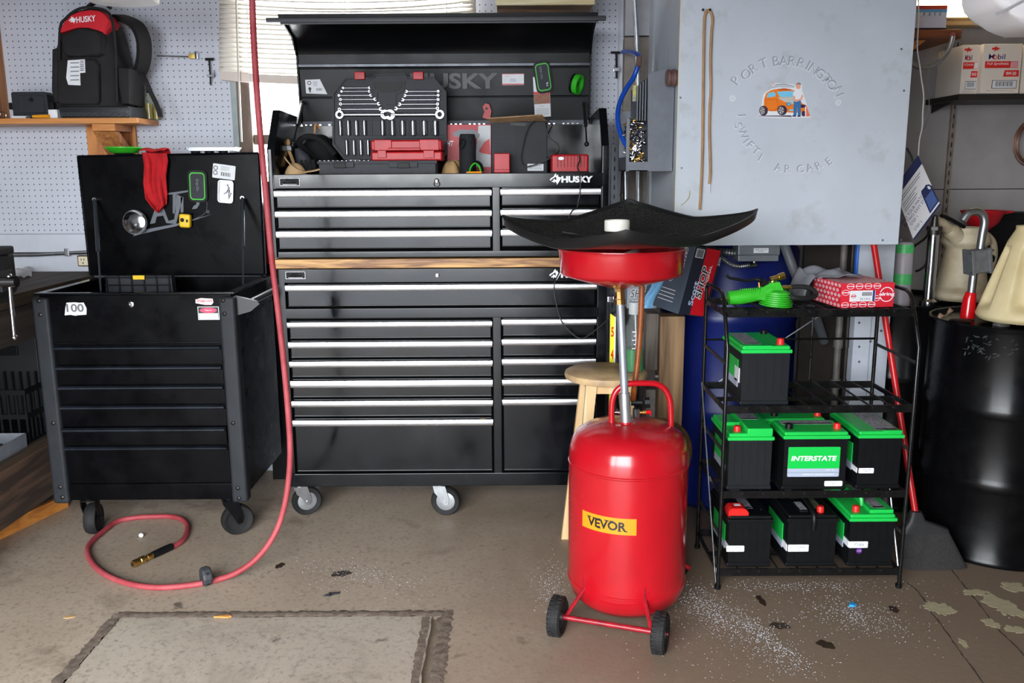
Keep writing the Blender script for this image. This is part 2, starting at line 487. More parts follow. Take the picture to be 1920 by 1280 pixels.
struct(b.done('outside_ground', mat('pale_driveway', (138, 139, 144), 0.85, noise=(3, 0.1))), 'pale concrete driveway outside the open door', 'ground')

b = MB(); b.box(1.5, XR - 0.002, WALL_Y - 0.004, WALL_Y - 0.001, 0.0, ZC - 0.01); struct(b.done('wall_panel', mat('grey_wall_boards_shade', (156, 151, 150), 0.7, noise=(4, 0.12), bump=(30, 0.05))), 'grey wall boards, darkened for shade, behind the drums and oil cartons', 'wall')  # shade on this stretch of wall put into a darker panel colour
b = MB(); b.box(1.5, XR - 0.002, WALL_Y - 0.0055, WALL_Y - 0.004, zat(1850, 355, WALL_Y), zat(1850, 353.5, WALL_Y)); struct(b.done('trim_4', BLACKMATTE), 'thin dark joint between the shade-darkened grey wall boards', 'trim')
# window: brown posts, sash bar, sill, glass
WBROWN = wood('brown_window_wood', (112, 94, 80), (78, 62, 52), 'Z', 8, 0.6)
wf = bpy.data.objects.new('window_1', None); COL.objects.link(wf); wf.location = (WX0, WALL_Y, WZ0); ORG[wf.name] = V(wf.location)
struct(wf, 'back window with brown posts behind the blind', 'window')
b = MB()
p = rect(447, 150, 476, 290, WALL_Y + 0.02)
b.box(WX0, p[1], WALL_Y - 0.02, WALL_Y + 0.12, WZ0, WZ1, 0.004)
b.box(WX1 - 0.06, WX1, WALL_Y - 0.0, WALL_Y + 0.12, WZ0, WZ1, 0.004)
b.box(p[1], WX1 - 0.06, WALL_Y + 0.02, WALL_Y + 0.1, WZ1 - 0.06, WZ1)
zb = zat(500, 262, WALL_Y + 0.03)
b.box(p[1], WX1 - 0.06, WALL_Y + 0.0, WALL_Y + 0.06, zb - 0.022, zb + 0.022, 0.003)
b.box(p[1], WX1 - 0.06, WALL_Y + 0.02, WALL_Y + 0.08, WZ0, WZ0 + 0.05)
xv = PY(540, 300, WALL_Y).x
b.done('window_frame', WBROWN, wf)
GLASS = mat('window_glass', (235, 240, 242), 0.05, alpha=0.08)
b = MB(); b.box(p[1], WX1 - 0.06, WALL_Y + 0.07, WALL_Y + 0.074, WZ0 + 0.05, WZ1 - 0.06); b.done('window_pane', GLASS, wf)
# grey-green painted casing strip beside the window
b = MB(); q = rect(436, 150, 447, 290, WALL_Y - 0.02)
b.box(q[0], q[1], WALL_Y - 0.03, WALL_Y, 0.9, 2.3, 0.003)
struct(b.done('trim_1', mat('pale_green_trim', (150, 160, 160), 0.6, noise=(9, 0.2))), 'pale green-grey strip at the window edge', 'trim')

# pegboards
def pegboard_mat(name, col):
    m = bpy.data.materials.new(name); m.use_nodes = True; nt = m.node_tree; p = nt.nodes['Principled BSDF']; p.inputs['Roughness'].default_value = 0.55
    tc = nt.nodes.new('ShaderNodeTexCoord'); sp = nt.nodes.new('ShaderNodeSeparateXYZ'); nt.links.new(tc.outputs['Object'], sp.inputs[0])
    def mth(op, a, b=None):
        x = nt.nodes.new('ShaderNodeMath'); x.operation = op
        for i, v in enumerate((a, b)):
            if v is None: continue
            if isinstance(v, (int, float)): x.inputs[i].default_value = v
            else: nt.links.new(v, x.inputs[i])
        return x.outputs[0]
    def cell(o): return mth('SUBTRACT', mth('FRACT', mth('DIVIDE', o, 0.0262)), 0.5)
    u, v = cell(sp.outputs['X']), cell(sp.outputs['Z'])
    d = mth('SQRT', mth('ADD', mth('MULTIPLY', u, u), mth('MULTIPLY', v, v)))
    h = mth('LESS_THAN', d, 0.105)
    n = nt.nodes.new('ShaderNodeTexNoise'); n.inputs['Scale'].default_value = 4; n.inputs['Detail'].default_value = 8; nt.links.new(tc.outputs['Object'], n.inputs['Vector'])
    cr = nt.nodes.new('ShaderNodeValToRGB'); cr.color_ramp.elements[0].position = 0.3; cr.color_ramp.elements[1].position = 0.7
    cr.color_ramp.elements[0].color = lin(tuple(x * 0.94 for x in col)); cr.color_ramp.elements[1].color = lin(col); nt.links.new(n.outputs['Fac'], cr.inputs['Fac'])
    x = nt.nodes.new('ShaderNodeMix'); x.data_type = 'RGBA'; nt.links.new(h, x.inputs['Factor'])
    A = [q for q in x.inputs if q.name == 'A' and q.type == 'RGBA'][0]; Bq = [q for q in x.inputs if q.name == 'B' and q.type == 'RGBA'][0]
    nt.links.new(cr.outputs['Color'], A); Bq.default_value = lin((44, 44, 50))
    nt.links.new([q for q in x.outputs if q.type == 'RGBA'][0], p.inputs['Base Color'])
    return m
PEG = pegboard_mat('painted_pegboard', (202, 206, 217))
PY_ = WALL_Y - 0.012
zpeg = zat(250, 436, PY_)
b = MB(); b.box(XL + 0.005, PY(436, 200, PY_).x, PY_, WALL_Y - 0.002, zpeg, 2.19)
o = b.done('pegboard', PEG, smooth=False); tag(o, 'grey painted pegboard behind the backpack shelf', 'pegboard')
b = MB(); q = rect(893, 20, 1158, 330, PY_)
b.box(WX1 + 0.002, q[1], PY_, WALL_Y - 0.002, q[2], 2.45)
o = b.done('pegboard', PEG, smooth=False); tag(o, 'grey painted pegboard strip between the open chest lid and the blue hose', 'pegboard')
b = MB(); b.box(XL + 0.005, PY(160, 440, WALL_Y - 0.03).x + 0.25, WALL_Y - 0.028, WALL_Y - 0.002, zat(80, 473, WALL_Y - 0.03), zpeg - 0.004, 0.003)
struct(b.done('trim_2', WALLP), 'grey painted ledger board under the pegboard', 'trim')
# masonry column with conduits, right of the pegboard
b = MB(); q = rect(1168, 20, 1208, 300, WALL_Y - 0.03)
zc1 = zat(1185, 68, WALL_Y - 0.05)
b.box(q[0], q[1] + 0.1, WALL_Y - 0.06, WALL_Y - 0.002, 0, zc1 - 0.004, 0.004)
for k in range(9): b.box(q[0] - 0.003, q[1] + 0.103, WALL_Y - 0.0595, WALL_Y - 0.003, 0.19 * k + 0.18, 0.19 * k + 0.19)
struct(b.done('wall_column', mat('brown_grey_block', (134, 126, 118), 0.85, noise=(12, 0.2), bump=(50, 0.4))), 'brown-grey masonry column beside the pegboard strip', 'column')
b = MB(); b.box(q[0], q[1] + 0.1, WALL_Y - 0.065, WALL_Y - 0.002, zc1, 2.6, 0.004)
struct(b.done('trim_3', mat('pale_block', (168, 168, 172), 0.8, noise=(10, 0.12))), 'pale grey block above the masonry column', 'trim')
# ================================================================== the big black tool cabinet with worktop and open top chest
F = 3.45
BACK = 3.95
def drawer(parent, x0, x1, z0, z1, hz0, hz1, yf, hm=ALU, name='drawer'):
    z0 = z0 + 0.005; b = MB(); b.box(x0 + 0.005, x1 - 0.005, yf, yf + 0.012, z0, z1, 0.002)
    b.box(x0 + 0.005, x1 - 0.005, yf - 0.0035, yf + 0.004, z0, z0 + 0.0045, 0.0015)
    d = b.done(name, BLACKPAINT, parent)
    b = MB(); h = (hz1 - hz0) / 2; zc = (hz0 + hz1) / 2
    prof = [(yf + 0.003, zc - h), (yf - 0.012, zc - h), (yf - 0.0175, zc - h * 0.9), (yf - 0.0195, zc - h * 0.55), (yf - 0.0205, zc - h * 0.1), (yf - 0.0205, zc + h * 0.45), (yf - 0.019, zc + h * 0.85), (yf - 0.014, zc + h), (yf + 0.003, zc + h)]
    b.prism(prof, x0, x1, 'YZ')
    b.done('drawer_pull', hm, d)
    return d
def caster(parent, x, y, ztop, r, wdt, yaw, hub=None, name='caster'):
    """parts: fork, wheel (> hub)"""
    X = MX.Translation((x, y, 0)) @ MX.Rotation(yaw, 4, 'Z')
    b = MB(X)
    b.box(-0.04, 0.04, -0.035, 0.035, ztop - 0.008, ztop - 0.001, 0.002)
    b.cyl((0, 0, ztop - 0.022), (0, 0, ztop - 0.008), 0.024)
    for sy in (-1, 1):
        y0 = sy * (wdt / 2 + 0.004)
        b.prism([(-0.026, ztop - 0.02), (0.026, ztop - 0.02), (0.03 + 0.012, r + 0.012), (0.036, r - 0.012), (0.02, r - 0.014), (0.008, r + 0.01), (-0.02, ztop - 0.05)], y0 - 0.0018, y0 + 0.0018, 'XZ')
    b.box(-0.026, 0.026, -wdt / 2 - 0.004, wdt / 2 + 0.004, ztop - 0.024, ztop - 0.02)
    b.cyl((0.025, -wdt / 2 - 0.012, r), (0.025, wdt / 2 + 0.012, r), 0.006)
    f = b.done(name, STEEL if hub else BLACKMATTE, parent)
    b = MB(X @ MX.Translation((0.025, 0, r)) @ MX.Rotation(Rd(90), 4, 'X'))
    t = wdt / 2
    b.lathe([(r * 0.62, -t * 0.7), (r * 0.9, -t), (r * 0.98, -t * 0.6), (r, 0), (r * 0.98, t * 0.6), (r * 0.9, t), (r * 0.62, t * 0.7)], 36, cap=False)
    b.lathe([(0.004, -t * 0.5), (r * 0.64, -t * 0.72), (r * 0.64, t * 0.72), (0.004, t * 0.5)], 36)
    wv = b.done('wheel', RUBBER, f)
    if hub:
        b = MB(X @ MX.Translation((0.025, 0, r)) @ MX.Rotation(Rd(90), 4, 'X'))
        b.lathe([(0.006, t * 0.9), (r * 0.25, t * 0.95), (r * 0.62, t * 0.74), (r * 0.64, t * 0.6)], 32)
        b.lathe([(r * 0.64, -t * 0.6), (r * 0.62, -t * 0.74), (r * 0.25, -t * 0.95), (0.006, -t * 0.9)], 32)
        b.done('hub', hub, f)
    return f
def dog_logo(M, s, m, parent):
    pts = [(-1.0, -0.05), (-0.72, 0.22), (-0.35, 0.42), (-0.18, 0.75), (0.02, 0.98), (0.12, 0.55), (0.34, 0.78), (0.42, 0.42), (0.78, 0.3), (1.0, 0.36), (0.72, -0.1), (0.5, -0.45), (0.2, -0.9), (0.12, -0.55), (-0.1, -0.35), (-0.28, -0.62), (-0.34, -0.4), (-0.6, -0.42), (-0.72, -0.3), (-0.45, -0.22), (-0.3, -0.02), (-0.62, -0.02), (-0.86, -0.2)]
    o = decal(M, [(x * s, y * s) for x, y in pts], m, parent, 'emblem', 0.0007)
    if parent is not o and s > 0.02: decal(M, [(x * s, y * s) for x, y in ((-0.7, 0.06), (-0.3, 0.2), (0.0, 0.42), (0.1, 0.1), (0.02, -0.16), (-0.2, 0.06), (-0.45, 0.0))], BLACKMATTE, o, 'emblem_shade', 0.0004, 0.0007)
    return o
def badge(M, parent):
    o = decal(M, rr(0.078, 0.029, 0.003), WHITEINK, parent, 'badge')
    decal(M, rr(0.0745, 0.0255, 0.0025), BLACKMATTE, o, 'badge_field', 0.0008)
    text('BALL\nBEARING', M @ MX.Translation((0, 0.002, 0.0008)), WHITEINK, o, w=0.05, h=0.016, bold=0.02)
    decal(M @ MX.Translation((0, -0.0095, 0)), rr(0.056, 0.0018), WHITEINK, o, 'badge_line', 0.0011)

# ---- lower cabinet
xl, xr = PY(520, 500, F).x, PY(1138, 545, F).x
zt, zb = zat(830, 503, F), zat(830, 911, F)
cab = thing('tool_cabinet', 'wide black rolling tool cabinet of twelve drawers with bright pulls under a wooden top', 'tool cabinet', ((xl + xr) / 2, (F + BACK) / 2, 0))
b = MB()
b.box(xl + 0.004, xr - 0.004, F + 0.019, BACK, zb, zt - 0.002, 0.004)
zA, zB = zat(830, 529, F), zat(830, 577, F)
b.box(xl, xl + 0.026, F, F + 0.02, zb, zt, 0.003)
b.box(xr - 0.038, xr, F, F + 0.02, zb, zt, 0.003)
b.box(xl + 0.02, xr - 0.03, F, F + 0.02, zA, zt, 0.003)
b.box(xl + 0.02, xr - 0.03, F, F + 0.02, zat(830, 596, F), zB, 0.003)
b.box(xl + 0.02, xr - 0.03, F, F + 0.02, zb, zat(830, 887, F), 0.003)
d0, d1 = PY(924, 740, F).x, PY(942, 740, F).x
b.box(d0 + 0.003, d1 - 0.003, F + 0.001, F + 0.02, zb + 0.02, zat(830, 590, F), 0.002)
b.done('cabinet_body', BLACKPAINT, cab)
RECESS = mat('recess_shadow_black', (4, 4, 5), 0.8, spec=0.05)  # near-black sheet added behind the drawers for the shade in their gaps
b = MB(); b.box(xl + 0.026, xr - 0.036, F + 0.0172, F + 0.0188, zb + 0.02, zt - 0.03); b.done('drawer_gap_shade', RECESS, cab)
xd0, xd1 = xl + 0.030, xr - 0.042
yf = F + 0.004
Z = lambda y: zat(830, y, yf)
drawer(cab, xd0, xd1, Z(575), Z(531), Z(543.5), Z(532), yf)
lh = [(601, 612), (638, 650), (674, 686), (710, 724), (748, 760), (784, 796)]
for i, (a, c) in enumerate(lh):
    bot = lh[i + 1][0] - 3 if i < 5 else 884
    drawer(cab, xd0, d0, Z(bot), Z(a - 1), Z(c), Z(a), yf)
rh = [(598, 610), (635, 647), (672, 684), (710, 722), (747, 759)]
for i, (a, c) in enumerate(rh):
    bot = rh[i + 1][0] - 3 if i < 4 else 884
    drawer(cab, d1, xd1, Z(bot), Z(a - 1), Z(c), Z(a), yf)
b = MB(face_front(PY(820, 516, F).x, F, zat(820, 516, F)))
b.lathe([(0.0085, 0), (0.0085, 0.004), (0.006, 0.005), (0.001, 0.005)], 20); b.done('lock', CHROME, cab)
badge(face_front(PY(554, 516, F).x, F - 0.0003, zat(554, 516, F)), cab)
lx, lz = PY(1071, 515, F), 0
text('HUSKY', face_front(PY(1082, 515, F).x, F - 0.0003, zat(1080, 515, F)), WHITEINK, cab, w=0.128, h=0.0235, bold=0.055)
dog_logo(face_front(PY(1041, 515, F).x, F - 0.0003, zat(1041, 515, F)), 0.024, WHITEINK, cab)
HUBG = mat('grey_hub', (150, 152, 156), 0.4, 0.6, noise=(40, 0.15))
for (px, yw) in ((566, 25), (829, -6), (1098, 60)):
    caster(cab, PY(px, 945, F + 0.05).x - 0.01, F + 0.075, zb, 0.0635, 0.034, Rd(yw), HUBG)
for px in (566, 829, 1098):
    caster(cab, PY(px, 945, F + 0.05).x, BACK - 0.08, zb, 0.0635, 0.034, Rd(10), HUBG)
# ---- worktop
wt0 = PY(505, 494, F - 0.012).x
b = MB(); b.box(wt0, xr + 0.02, F - 0.012, BACK + 0.01, zat(830, 501.5, F), zat(830, 484, F), 0.004)
WORKTOP = wood('worktop_pine', (206, 158, 94), (118, 74, 36), 'X', 16, 0.5)
o = b.done('worktop', WORKTOP); tag(o, 'streaked pine board lying between the lower cabinet and the top chest', 'worktop')
# ---- top chest
cx0, cx1 = PY(501, 300, F).x, PY(1142, 300, F).x
zc0 = zat(830, 482, F); zrim = zat(830, 325, F)
BK = 3.92; ZF = 1.392
chest = thing('tool_chest', 'black top tool chest with raised lid and six bright-handled drawers on the wooden board', 'tool chest', ((cx0 + cx1) / 2, (F + BK) / 2, zc0))
b = MB()
b.box(cx0 + 0.004, cx1 - 0.004, F + 0.019, BK, zc0, ZF, 0.003)
wS, wE = PY(517, 400, F).x, PY(1126, 400, F).x
b.box(cx0, wS - 0.004, F, F + 0.03, zc0, zat(505, 279, F), 0.003)
b.box(wE + 0.004, cx1, F, F + 0.03, zc0, zat(1140, 272, F), 0.003)
b.box(cx0 + 0.02, cx1 - 0.02, F, F + 0.014, zat(830, 352, F), zrim, 0.003)
b.box(cx0 + 0.02, cx1 - 0.02, F, F + 0.02, zc0, zat(830, 470, F), 0.003)
e0, e1 = PY(922, 410, F).x, PY(939, 410, F).x
b.box(e0 + 0.003, e1 - 0.003, F + 0.001, F + 0.02, zc0 + 0.01, zat(830, 351, F), 0.002)
zs0 = zat(505, 279, F); zs1 = 1.677
for (xa, xb) in ((cx0, cx0 + 0.03), (cx1 - 0.03, cx1)):
    b.prism([(F + 0.004, ZF - 0.02), (F + 0.004, zs0), (F + 0.12, zs1), (BK, zs1 - 0.01), (BK, ZF - 0.02)], xa, xb, 'YZ')
b.box(cx0 + 0.01, cx1 - 0.01, BK - 0.012, BK, ZF, 1.632)
b.done('chest_body', BLACKPAINT, chest)
b = MB(); b.box(wS - 0.003, wE + 0.003, F + 0.0172, F + 0.0188, zc0 + 0.01, ZF - 0.01); b.done('drawer_gap_shade', RECESS, chest)
Z = lambda y: zat(830, y, yf)
ch = [(355, 367.5), (393.5, 406), (431, 444)]
for i, (a, c) in enumerate(ch):
    bot = (390, 428.5, 467)[i]
    drawer(chest, wS + 0.001, e0, Z(bot), Z(a - 1), Z(c), Z(a), yf)
for i, (a, c) in enumerate(ch):
    bot = (388, 426.5, 465)[i]
    drawer(chest, e1, wE - 0.001, Z(bot), Z(a - 3), Z(c - 1), Z(a - 1), yf)
lk = face_front(PY(819, 339, F).x, F, zat(819, 339, F))
b = MB(lk); b.lathe([(0.010, 0), (0.010, 0.005), (0.007, 0.007), (0.001, 0.007)], 20)
b.tube([V((0.011 * math.cos(a * Rd(20)), -0.012 + 0.011 * math.sin(a * Rd(20)), 0.008)) for a in range(18)], 0.0016, 8, closed=True)
b.done('lock', CHROME, chest)
badge(face_front(PY(543, 341, F).x, F - 0.0003, zat(543, 341, F)), chest)
text('HUSKY', face_front(PY(1082, 336, F).x, F - 0.0003, zat(1082, 336, F)), WHITEINK, chest, w=0.122, h=0.0255, bold=0.055)
dog_logo(face_front(PY(1042, 336, F).x, F - 0.0003, zat(1042, 336, F)), 0.024, WHITEINK, chest)
# lid: a bent panel, ribbed inside
lx0, lx1 = PY(560, 170, 3.9).x, PY(1108, 170, 3.9).x
prof = [(3.925, 1.635), (3.905, 1.79), (3.885, 1.93), (3.86, 1.965), (3.80, 2.0), (3.72, 2.025), (3.64, 2.032), (3.63, 2.012), (3.615, 2.012), (3.615, 2.045), (3.73, 2.05), (3.82, 2.028), (3.885, 1.99), (3.925, 1.945), (3.945, 1.79), (3.955, 1.635)]
b = MB(); b.prism(prof, lx0, lx1, 'YZ')
def LY(z): return 3.925 - (z - 1.635) * 0.133
def lidz(y, px=830):
    d = ray(px, y)                                   # the lid's inner plane
    t = (3.925 + 0.133 * 1.635 - 0.133 * CH) / (d.y + 0.133 * d.z)
    return CH + d.z * t
for xa, xb in ((lx0 + 0.002, lx0 + 0.008), (lx1 - 0.008, lx1 - 0.002)):
    b.prism([(3.915, 1.64), (3.89, 1.66), (3.872, 1.92), (3.80, 1.985), (3.65, 2.02), (3.66, 2.034), (3.80, 2.015), (3.90, 1.96), (3.93, 1.66)], xa, xb, 'YZ')
LIDM = mat('lid_black', (13, 14, 16), 0.36, rvar=(7, 0.08), noise=(8, 0.2), spec=0.22)
lid = b.done('lid', LIDM, chest)
b = MB()
LF = frame((0, LY(1.75), 1.75), (1, 0, 0), (0, -0.133, 1))   # local y runs up the lid, z towards the room
def lf(px, py, dz=0.0):
    z = lidz(py, px); y = LY(z); d = ray(px, py); t = y / d.y
    return V((d.x * t, y, z))
def lidbox(py0, py1, dz, xi=0.01):
    za, zz = lidz(py1), lidz(py0)
    b.add([(lx0 + xi, LY(za) - dz, za), (lx1 - xi, LY(za) - dz, za), (lx1 - xi, LY(zz) - dz, zz), (lx0 + xi, LY(zz) - dz, zz),
           (lx0 + xi, LY(za) + 0.002, za - 0.004), (lx1 - xi, LY(za) + 0.002, za - 0.004), (lx1 - xi, LY(zz) + 0.002, zz + 0.004), (lx0 + xi, LY(zz) + 0.002, zz + 0.004)],
          [(0, 1, 2, 3), (0, 1, 5, 4), (1, 2, 6, 5), (2, 3, 7, 6), (3, 0, 4, 7), (4, 5, 6, 7)])
lidbox(101, 119, 0.007); lidbox(129, 180, 0.005); lidbox(184, 226, 0.009)
b.done('inner_panel', LIDM, lid)
b = MB(); lidbox(120, 124.5, 0.012, 0.006); lidbox(226.5, 235, 0.010, 0.006)
b.done('stiffening_channel', mat('worn_black_steel', (70, 72, 76), 0.3, 0.7, noise=(20, 0.3)), lid)
b = MB()
for k in range(60):
    if k % 5 == 4: continue
    xx = lx0 + 0.02 + (lx1 - lx0 - 0.04) * k / 60
    b.box(xx, xx + 0.008, BK - 0.016, BK - 0.012, 1.634, 1.639)
b.done('hinge', CHROME, chest)
LM = lambda px, py, dz: frame(lf(px, py) + V((0, -dz, 0)), (1, 0, 0), (0, -0.133, 1))
tm = text_mesh('HUSKY', w=0.375, h=0.066, bold=0.035)
b2 = bmesh.new(); b2.from_mesh(tm); r_ = bmesh.ops.extrude_face_region(b2, geom=list(b2.faces))
for v in [g for g in r_['geom'] if isinstance(g, bmesh.types.BMVert)]: v.co.z += 0.011
b2.to_mesh(tm); b2.free(); tm.transform(LM(852, 152, 0.0052))
tm.materials.append(mat('embossed_black', (46, 48, 53), 0.4)); link(tm, 'embossed_lettering', lid, 20)
# lid struts
for (p0, p1) in (((PY(567, 193, 3.86)), PY(549, 272, 3.56)), (PY(1096, 196, 3.86), PY(1100, 270, 3.62))):
    mid = p0.lerp(p1, 0.55)
    b = MB(); b.tube([p0, mid], 0.008, 10); b.tube([mid, p1], 0.0035, 8); b.ball(p0, 0.011); b.ball(p1, 0.010)
    b.done('lid_strut', mat('strut_black', (20, 20, 22), 0.3), chest)
# lid edge trim light strip
b = MB(); b.box(lx0 - 0.045, lx1 + 0.03, 3.60, 3.618, 2.012, 2.03, 0.003); b.box(lx0 + 0.01, lx1 - 0.01, 3.607, 3.612, 2.005, 2.012)
b.done('lid_front_edge', mat('worn_edge', (44, 46, 50), 0.4, 0.3), lid)

# ------------------------------------------------------------------ things stuck to the open lid
def card(px, py, wpx, hpx, m=PAPER, roll=0.0, dz=0.0065):
    M = LM(px, py, dz) @ MX.Rotation(roll, 4, 'Z')
    return M, wpx / 430.0, hpx / 430.0
t = None
M, W_, H_ = card(962, 149, 40, 20)
o = decal(M, rr(W_, H_), PAPER, None, 'business_card'); tag(o, 'white business card with red edges stuck beside the embossed lid lettering', 'business card')
decal(M, rr(W_, 0.004, cy=-H_ / 2 + 0.003), REDINK, o, 'red_band', 0.0004, 0.0006); decal(M, rr(W_, 0.0018, cy=H_ / 2 - 0.0012), REDINK, o, 'red_band', 0.0004, 0.0006)
text('Snap-on', M @ MX.Translation((-0.025, 0.012, 0.0007)), REDINK, o, h=0.006)
for k, (ww, yy) in enumerate(((0.022, 0.002), (0.03, -0.003), (0.026, -0.008))): decal(M, rr(ww, 0.0015, cy=yy), GREYINK, o, 'print_line', 0.0003, 0.0006)
M, W_, H_ = card(594, 162, 40, 25)
o = decal(M, [(-W_ / 2, -H_ / 2), (W_ * 0.48, -H_ / 2 - 0.004), (W_ * 0.18, H_ / 2), (-W_ / 2, H_ / 2 - 0.002)], PAPER, None, 'warning_label')
tag(o, 'torn white warning label at the lower left of the raised chest lid', 'label')
decal(M, circ(0.0085, cx=-0.030, cy=0.014), BLACKINK, o, 'warning_symbol', 0.0004, 0.0006); decal(M, circ(0.0055, cx=-0.030, cy=0.014), PAPER, o, 'warning_symbol', 0.0006, 0.0006)
decal(M, circ(0.0065, cx=-0.029, cy=-0.010), BLACKINK, o, 'warning_symbol', 0.0004, 0.0006); decal(M, rr(0.006, 0.01, cx=-0.029, cy=-0.02), BLACKINK, o, 'warning_symbol', 0.0004, 0.0006)
for k in range(6): decal(M, rr(0.0025, 0.011, cx=0.0 + k * 0.0042, cy=-0.013), GREYINK, o, 'print_line', 0.0003, 0.0006)
for k in range(4): decal(M, rr(0.018, 0.0016, cx=-0.004, cy=0.018 - k * 0.005), GREYINK, o, 'print_line', 0.0003, 0.0006)
# calendar hanging under the green tray
M, W_, H_ = card(1016, 182, 30, 72, roll=Rd(3), dz=0.011)
o = decal(M, rr(W_, H_), PAPER, None, 'small_calendar'); tag(o, 'small white calendar with a garden photo hanging under the green magnetic tray', 'calendar')
decal(M, rr(W_ * 0.98, 0.042, cy=-0.008), mat('photo_print', (120, 128, 92), 0.6, noise=(90, 0.8), col2=(176, 60, 70)), o, 'photo', 0.0004, 0.0006)
decal(M, rr(W_, 0.009, cy=0.018), REDINK, o, 'red_band', 0.0004, 0.0006)
text('JULY 2024', M @ MX.Translation((0, -0.039, 0.0007)), REDINK, o, h=0.004)
for k in range(4): decal(M, rr(W_ * 0.8, 0.0012, cy=-0.05 - 0.007 * k), GREYINK, o, 'print_line', 0.0003, 0.0006)
def magnetic_tray(M, w, h, name, label, tilt=0, inner=None):
    M = M @ MX.Rotation(tilt, 4, 'Z')
    o = thing(name, label, 'magnetic tray', M.translation)
    b = MB(M); b.prism(rr(w, h, 0.022, 6), 0, 0.010, 'XY'); b.done('tray_base', BLACKPLASTIC, o)
    b = MB(M); b.prism(rr(w * 0.80, h * 0.86, 0.016, 6), 0.010, 0.013, 'XY'); b.done('green_rim', LIMEPL, o)
    b = MB(M); b.prism(rr(w * 0.69, h * 0.78, 0.012, 6), 0.0105, 0.0138, 'XY'); i = b.done('tray_well', GREYPLASTIC, o)
    return o, M
o, Mt = magnetic_tray(LM(1018, 145, 0.0130), 0.072, 0.132, 'magnetic_tray', 'black magnetic tray with lime-green rim stuck on the raised chest lid above the calendar', Rd(9))
text('GRIP-ON', Mt @ MX.Translation((-0.006, 0.02, 0.014)) @ MX.Rotation(Rd(-90), 4, 'Z'), GREYINK, o, h=0.009)
text('P.B.', Mt @ MX.Translation((0.013, -0.03, 0.014)) @ MX.Rotation(Rd(90), 4, 'Z'), WHITEINK, o, h=0.008)
# green tape roll magnet
M = LM(1073, 158, 0.045)
o = thing('tape_roll', 'small green and black tape roll stuck edge-on near the lid strut', 'tape roll', M.translation)
b = MB(M @ MX.Rotation(Rd(-12), 4, 'Z') @ MX.Rotation(Rd(62), 4, 'Y')); b.lathe([(0.016, 0), (0.040, 0), (0.040, 0.012), (0.016, 0.012)], 28); b.done('core', BLACKPLASTIC, o)
b = MB(M @ MX.Rotation(Rd(-12), 4, 'Z') @ MX.Rotation(Rd(62), 4, 'Y')); b.lathe([(0.030, 0.012), (0.042, 0.012), (0.042, 0.034), (0.030, 0.034), (0.030, 0.012)], 28, cap=False); b.done('green_tape', LIMEPL, o)
# little red clip at the hinge line
M = frame(PY(914, 209, 3.885), (1, 0, 0.5), (-0.5, 0, 1))
b = MB(M); b.prism([(-0.016, -0.03), (-0.004, -0.032), (0.016, -0.006), (0.02, 0.022), (0.008, 0.034), (-0.01, 0.026), (-0.012, 0.004), (-0.03, -0.012)], -0.006, 0.006, 'XY')
o = b.done('red_clip', REDPL); tag(o, 'small red plastic clip standing at the hinge line behind the black carton', 'clip')
b = MB(M); b.prism(circ(0.006, 14, 0.002, 0.012), 0.006, 0.0066, 'XY'); h_ = b.done('clip_hole', BLACKINK, o)

# ------------------------------------------------------------------ the open socket and wrench case
yb = 3.70
cu = lambda x, y: (PY(x, y, yb).x, PY(x, y, yb).z)
case = thing('tool_case', 'open black socket and wrench case with red latches standing inside the top chest', 'tool case', (PY(730, 310, 3.6).x, 3.6, ZF))
outline = [cu(*p_) for p_ in ((646, 146), (700, 145), (703, 139), (758, 137), (764, 145), (813, 144), (837, 172), (838, 290), (822, 299), (645, 299), (623, 272), (623, 174))]
b = MB(); b.prism(outline, yb + 0.008, yb + 0.05, 'XZ')
lip = 0.006
n_ = len(outline)
cxm = sum(p_[0] for p_ in outline) / n_; czm = sum(p_[1] for p_ in outline) / n_
inner_ = [(cxm + (x - cxm) * 0.965, czm + (z - czm) * 0.955) for x, z in outline]
vs = [(x, yb, z) for x, z in outline] + [(x, yb, z) for x, z in inner_] + [(x, yb + 0.008, z) for x, z in outline] + [(x, yb + 0.008, z) for x, z in inner_]
fs = []
for i in range(n_):
    j = (i + 1) % n_
    fs += [(i, j, n_ + j, n_ + i), (i, j, 2 * n_ + j, 2 * n_ + i), (n_ + i, n_ + j, 3 * n_ + j, 3 * n_ + i)]
b.add(vs, fs)
b.done('case_upper_half', GREYPLASTIC, case, weld=False)
b = MB()
def rib(x0, y0, x1, y1, d=0.004):
    r_ = rect(x0, y0, x1, y1, yb); b.box(r_[0], r_[1], yb + 0.008 - d, yb + 0.0085, r_[2], r_[3], 0.0015)
for x0 in (655, 700, 775, 808): rib(x0, 168, x0 + 8, 198)
for y0 in (207, 214): pass
for x0 in (644, 660, 675, 691, 722, 742, 760, 780, 801): rib(x0 + 2, 228, x0 + 7, 252)
rib(640, 254, 834, 260); rib(633, 222, 834, 225.5, 0.003)
hp = [cu(*p_) for p_ in ((699, 172), (762, 150), (760, 176), (745, 196), (722, 196))]
b.prism([cu(*p_) for p_ in ((700, 152), (703, 166), (716, 173), (741, 173), (756, 166), (760, 152), (757, 170), (743, 177), (742, 196), (724, 196), (713, 177), (702, 170))], yb + 0.002, yb + 0.0085, 'XZ')
b.done('moulded_ribs', GREYPLASTIC, case)
b = MB(); b.prism([cu(*p_) for p_ in ((703, 153), (757, 153), (752, 165), (741, 172), (716, 172), (706, 165))], yb + 0.005, yb + 0.0083, 'XZ'); b.done('handle_recess', mat('recess_black', (14, 14, 15), 0.6), case)
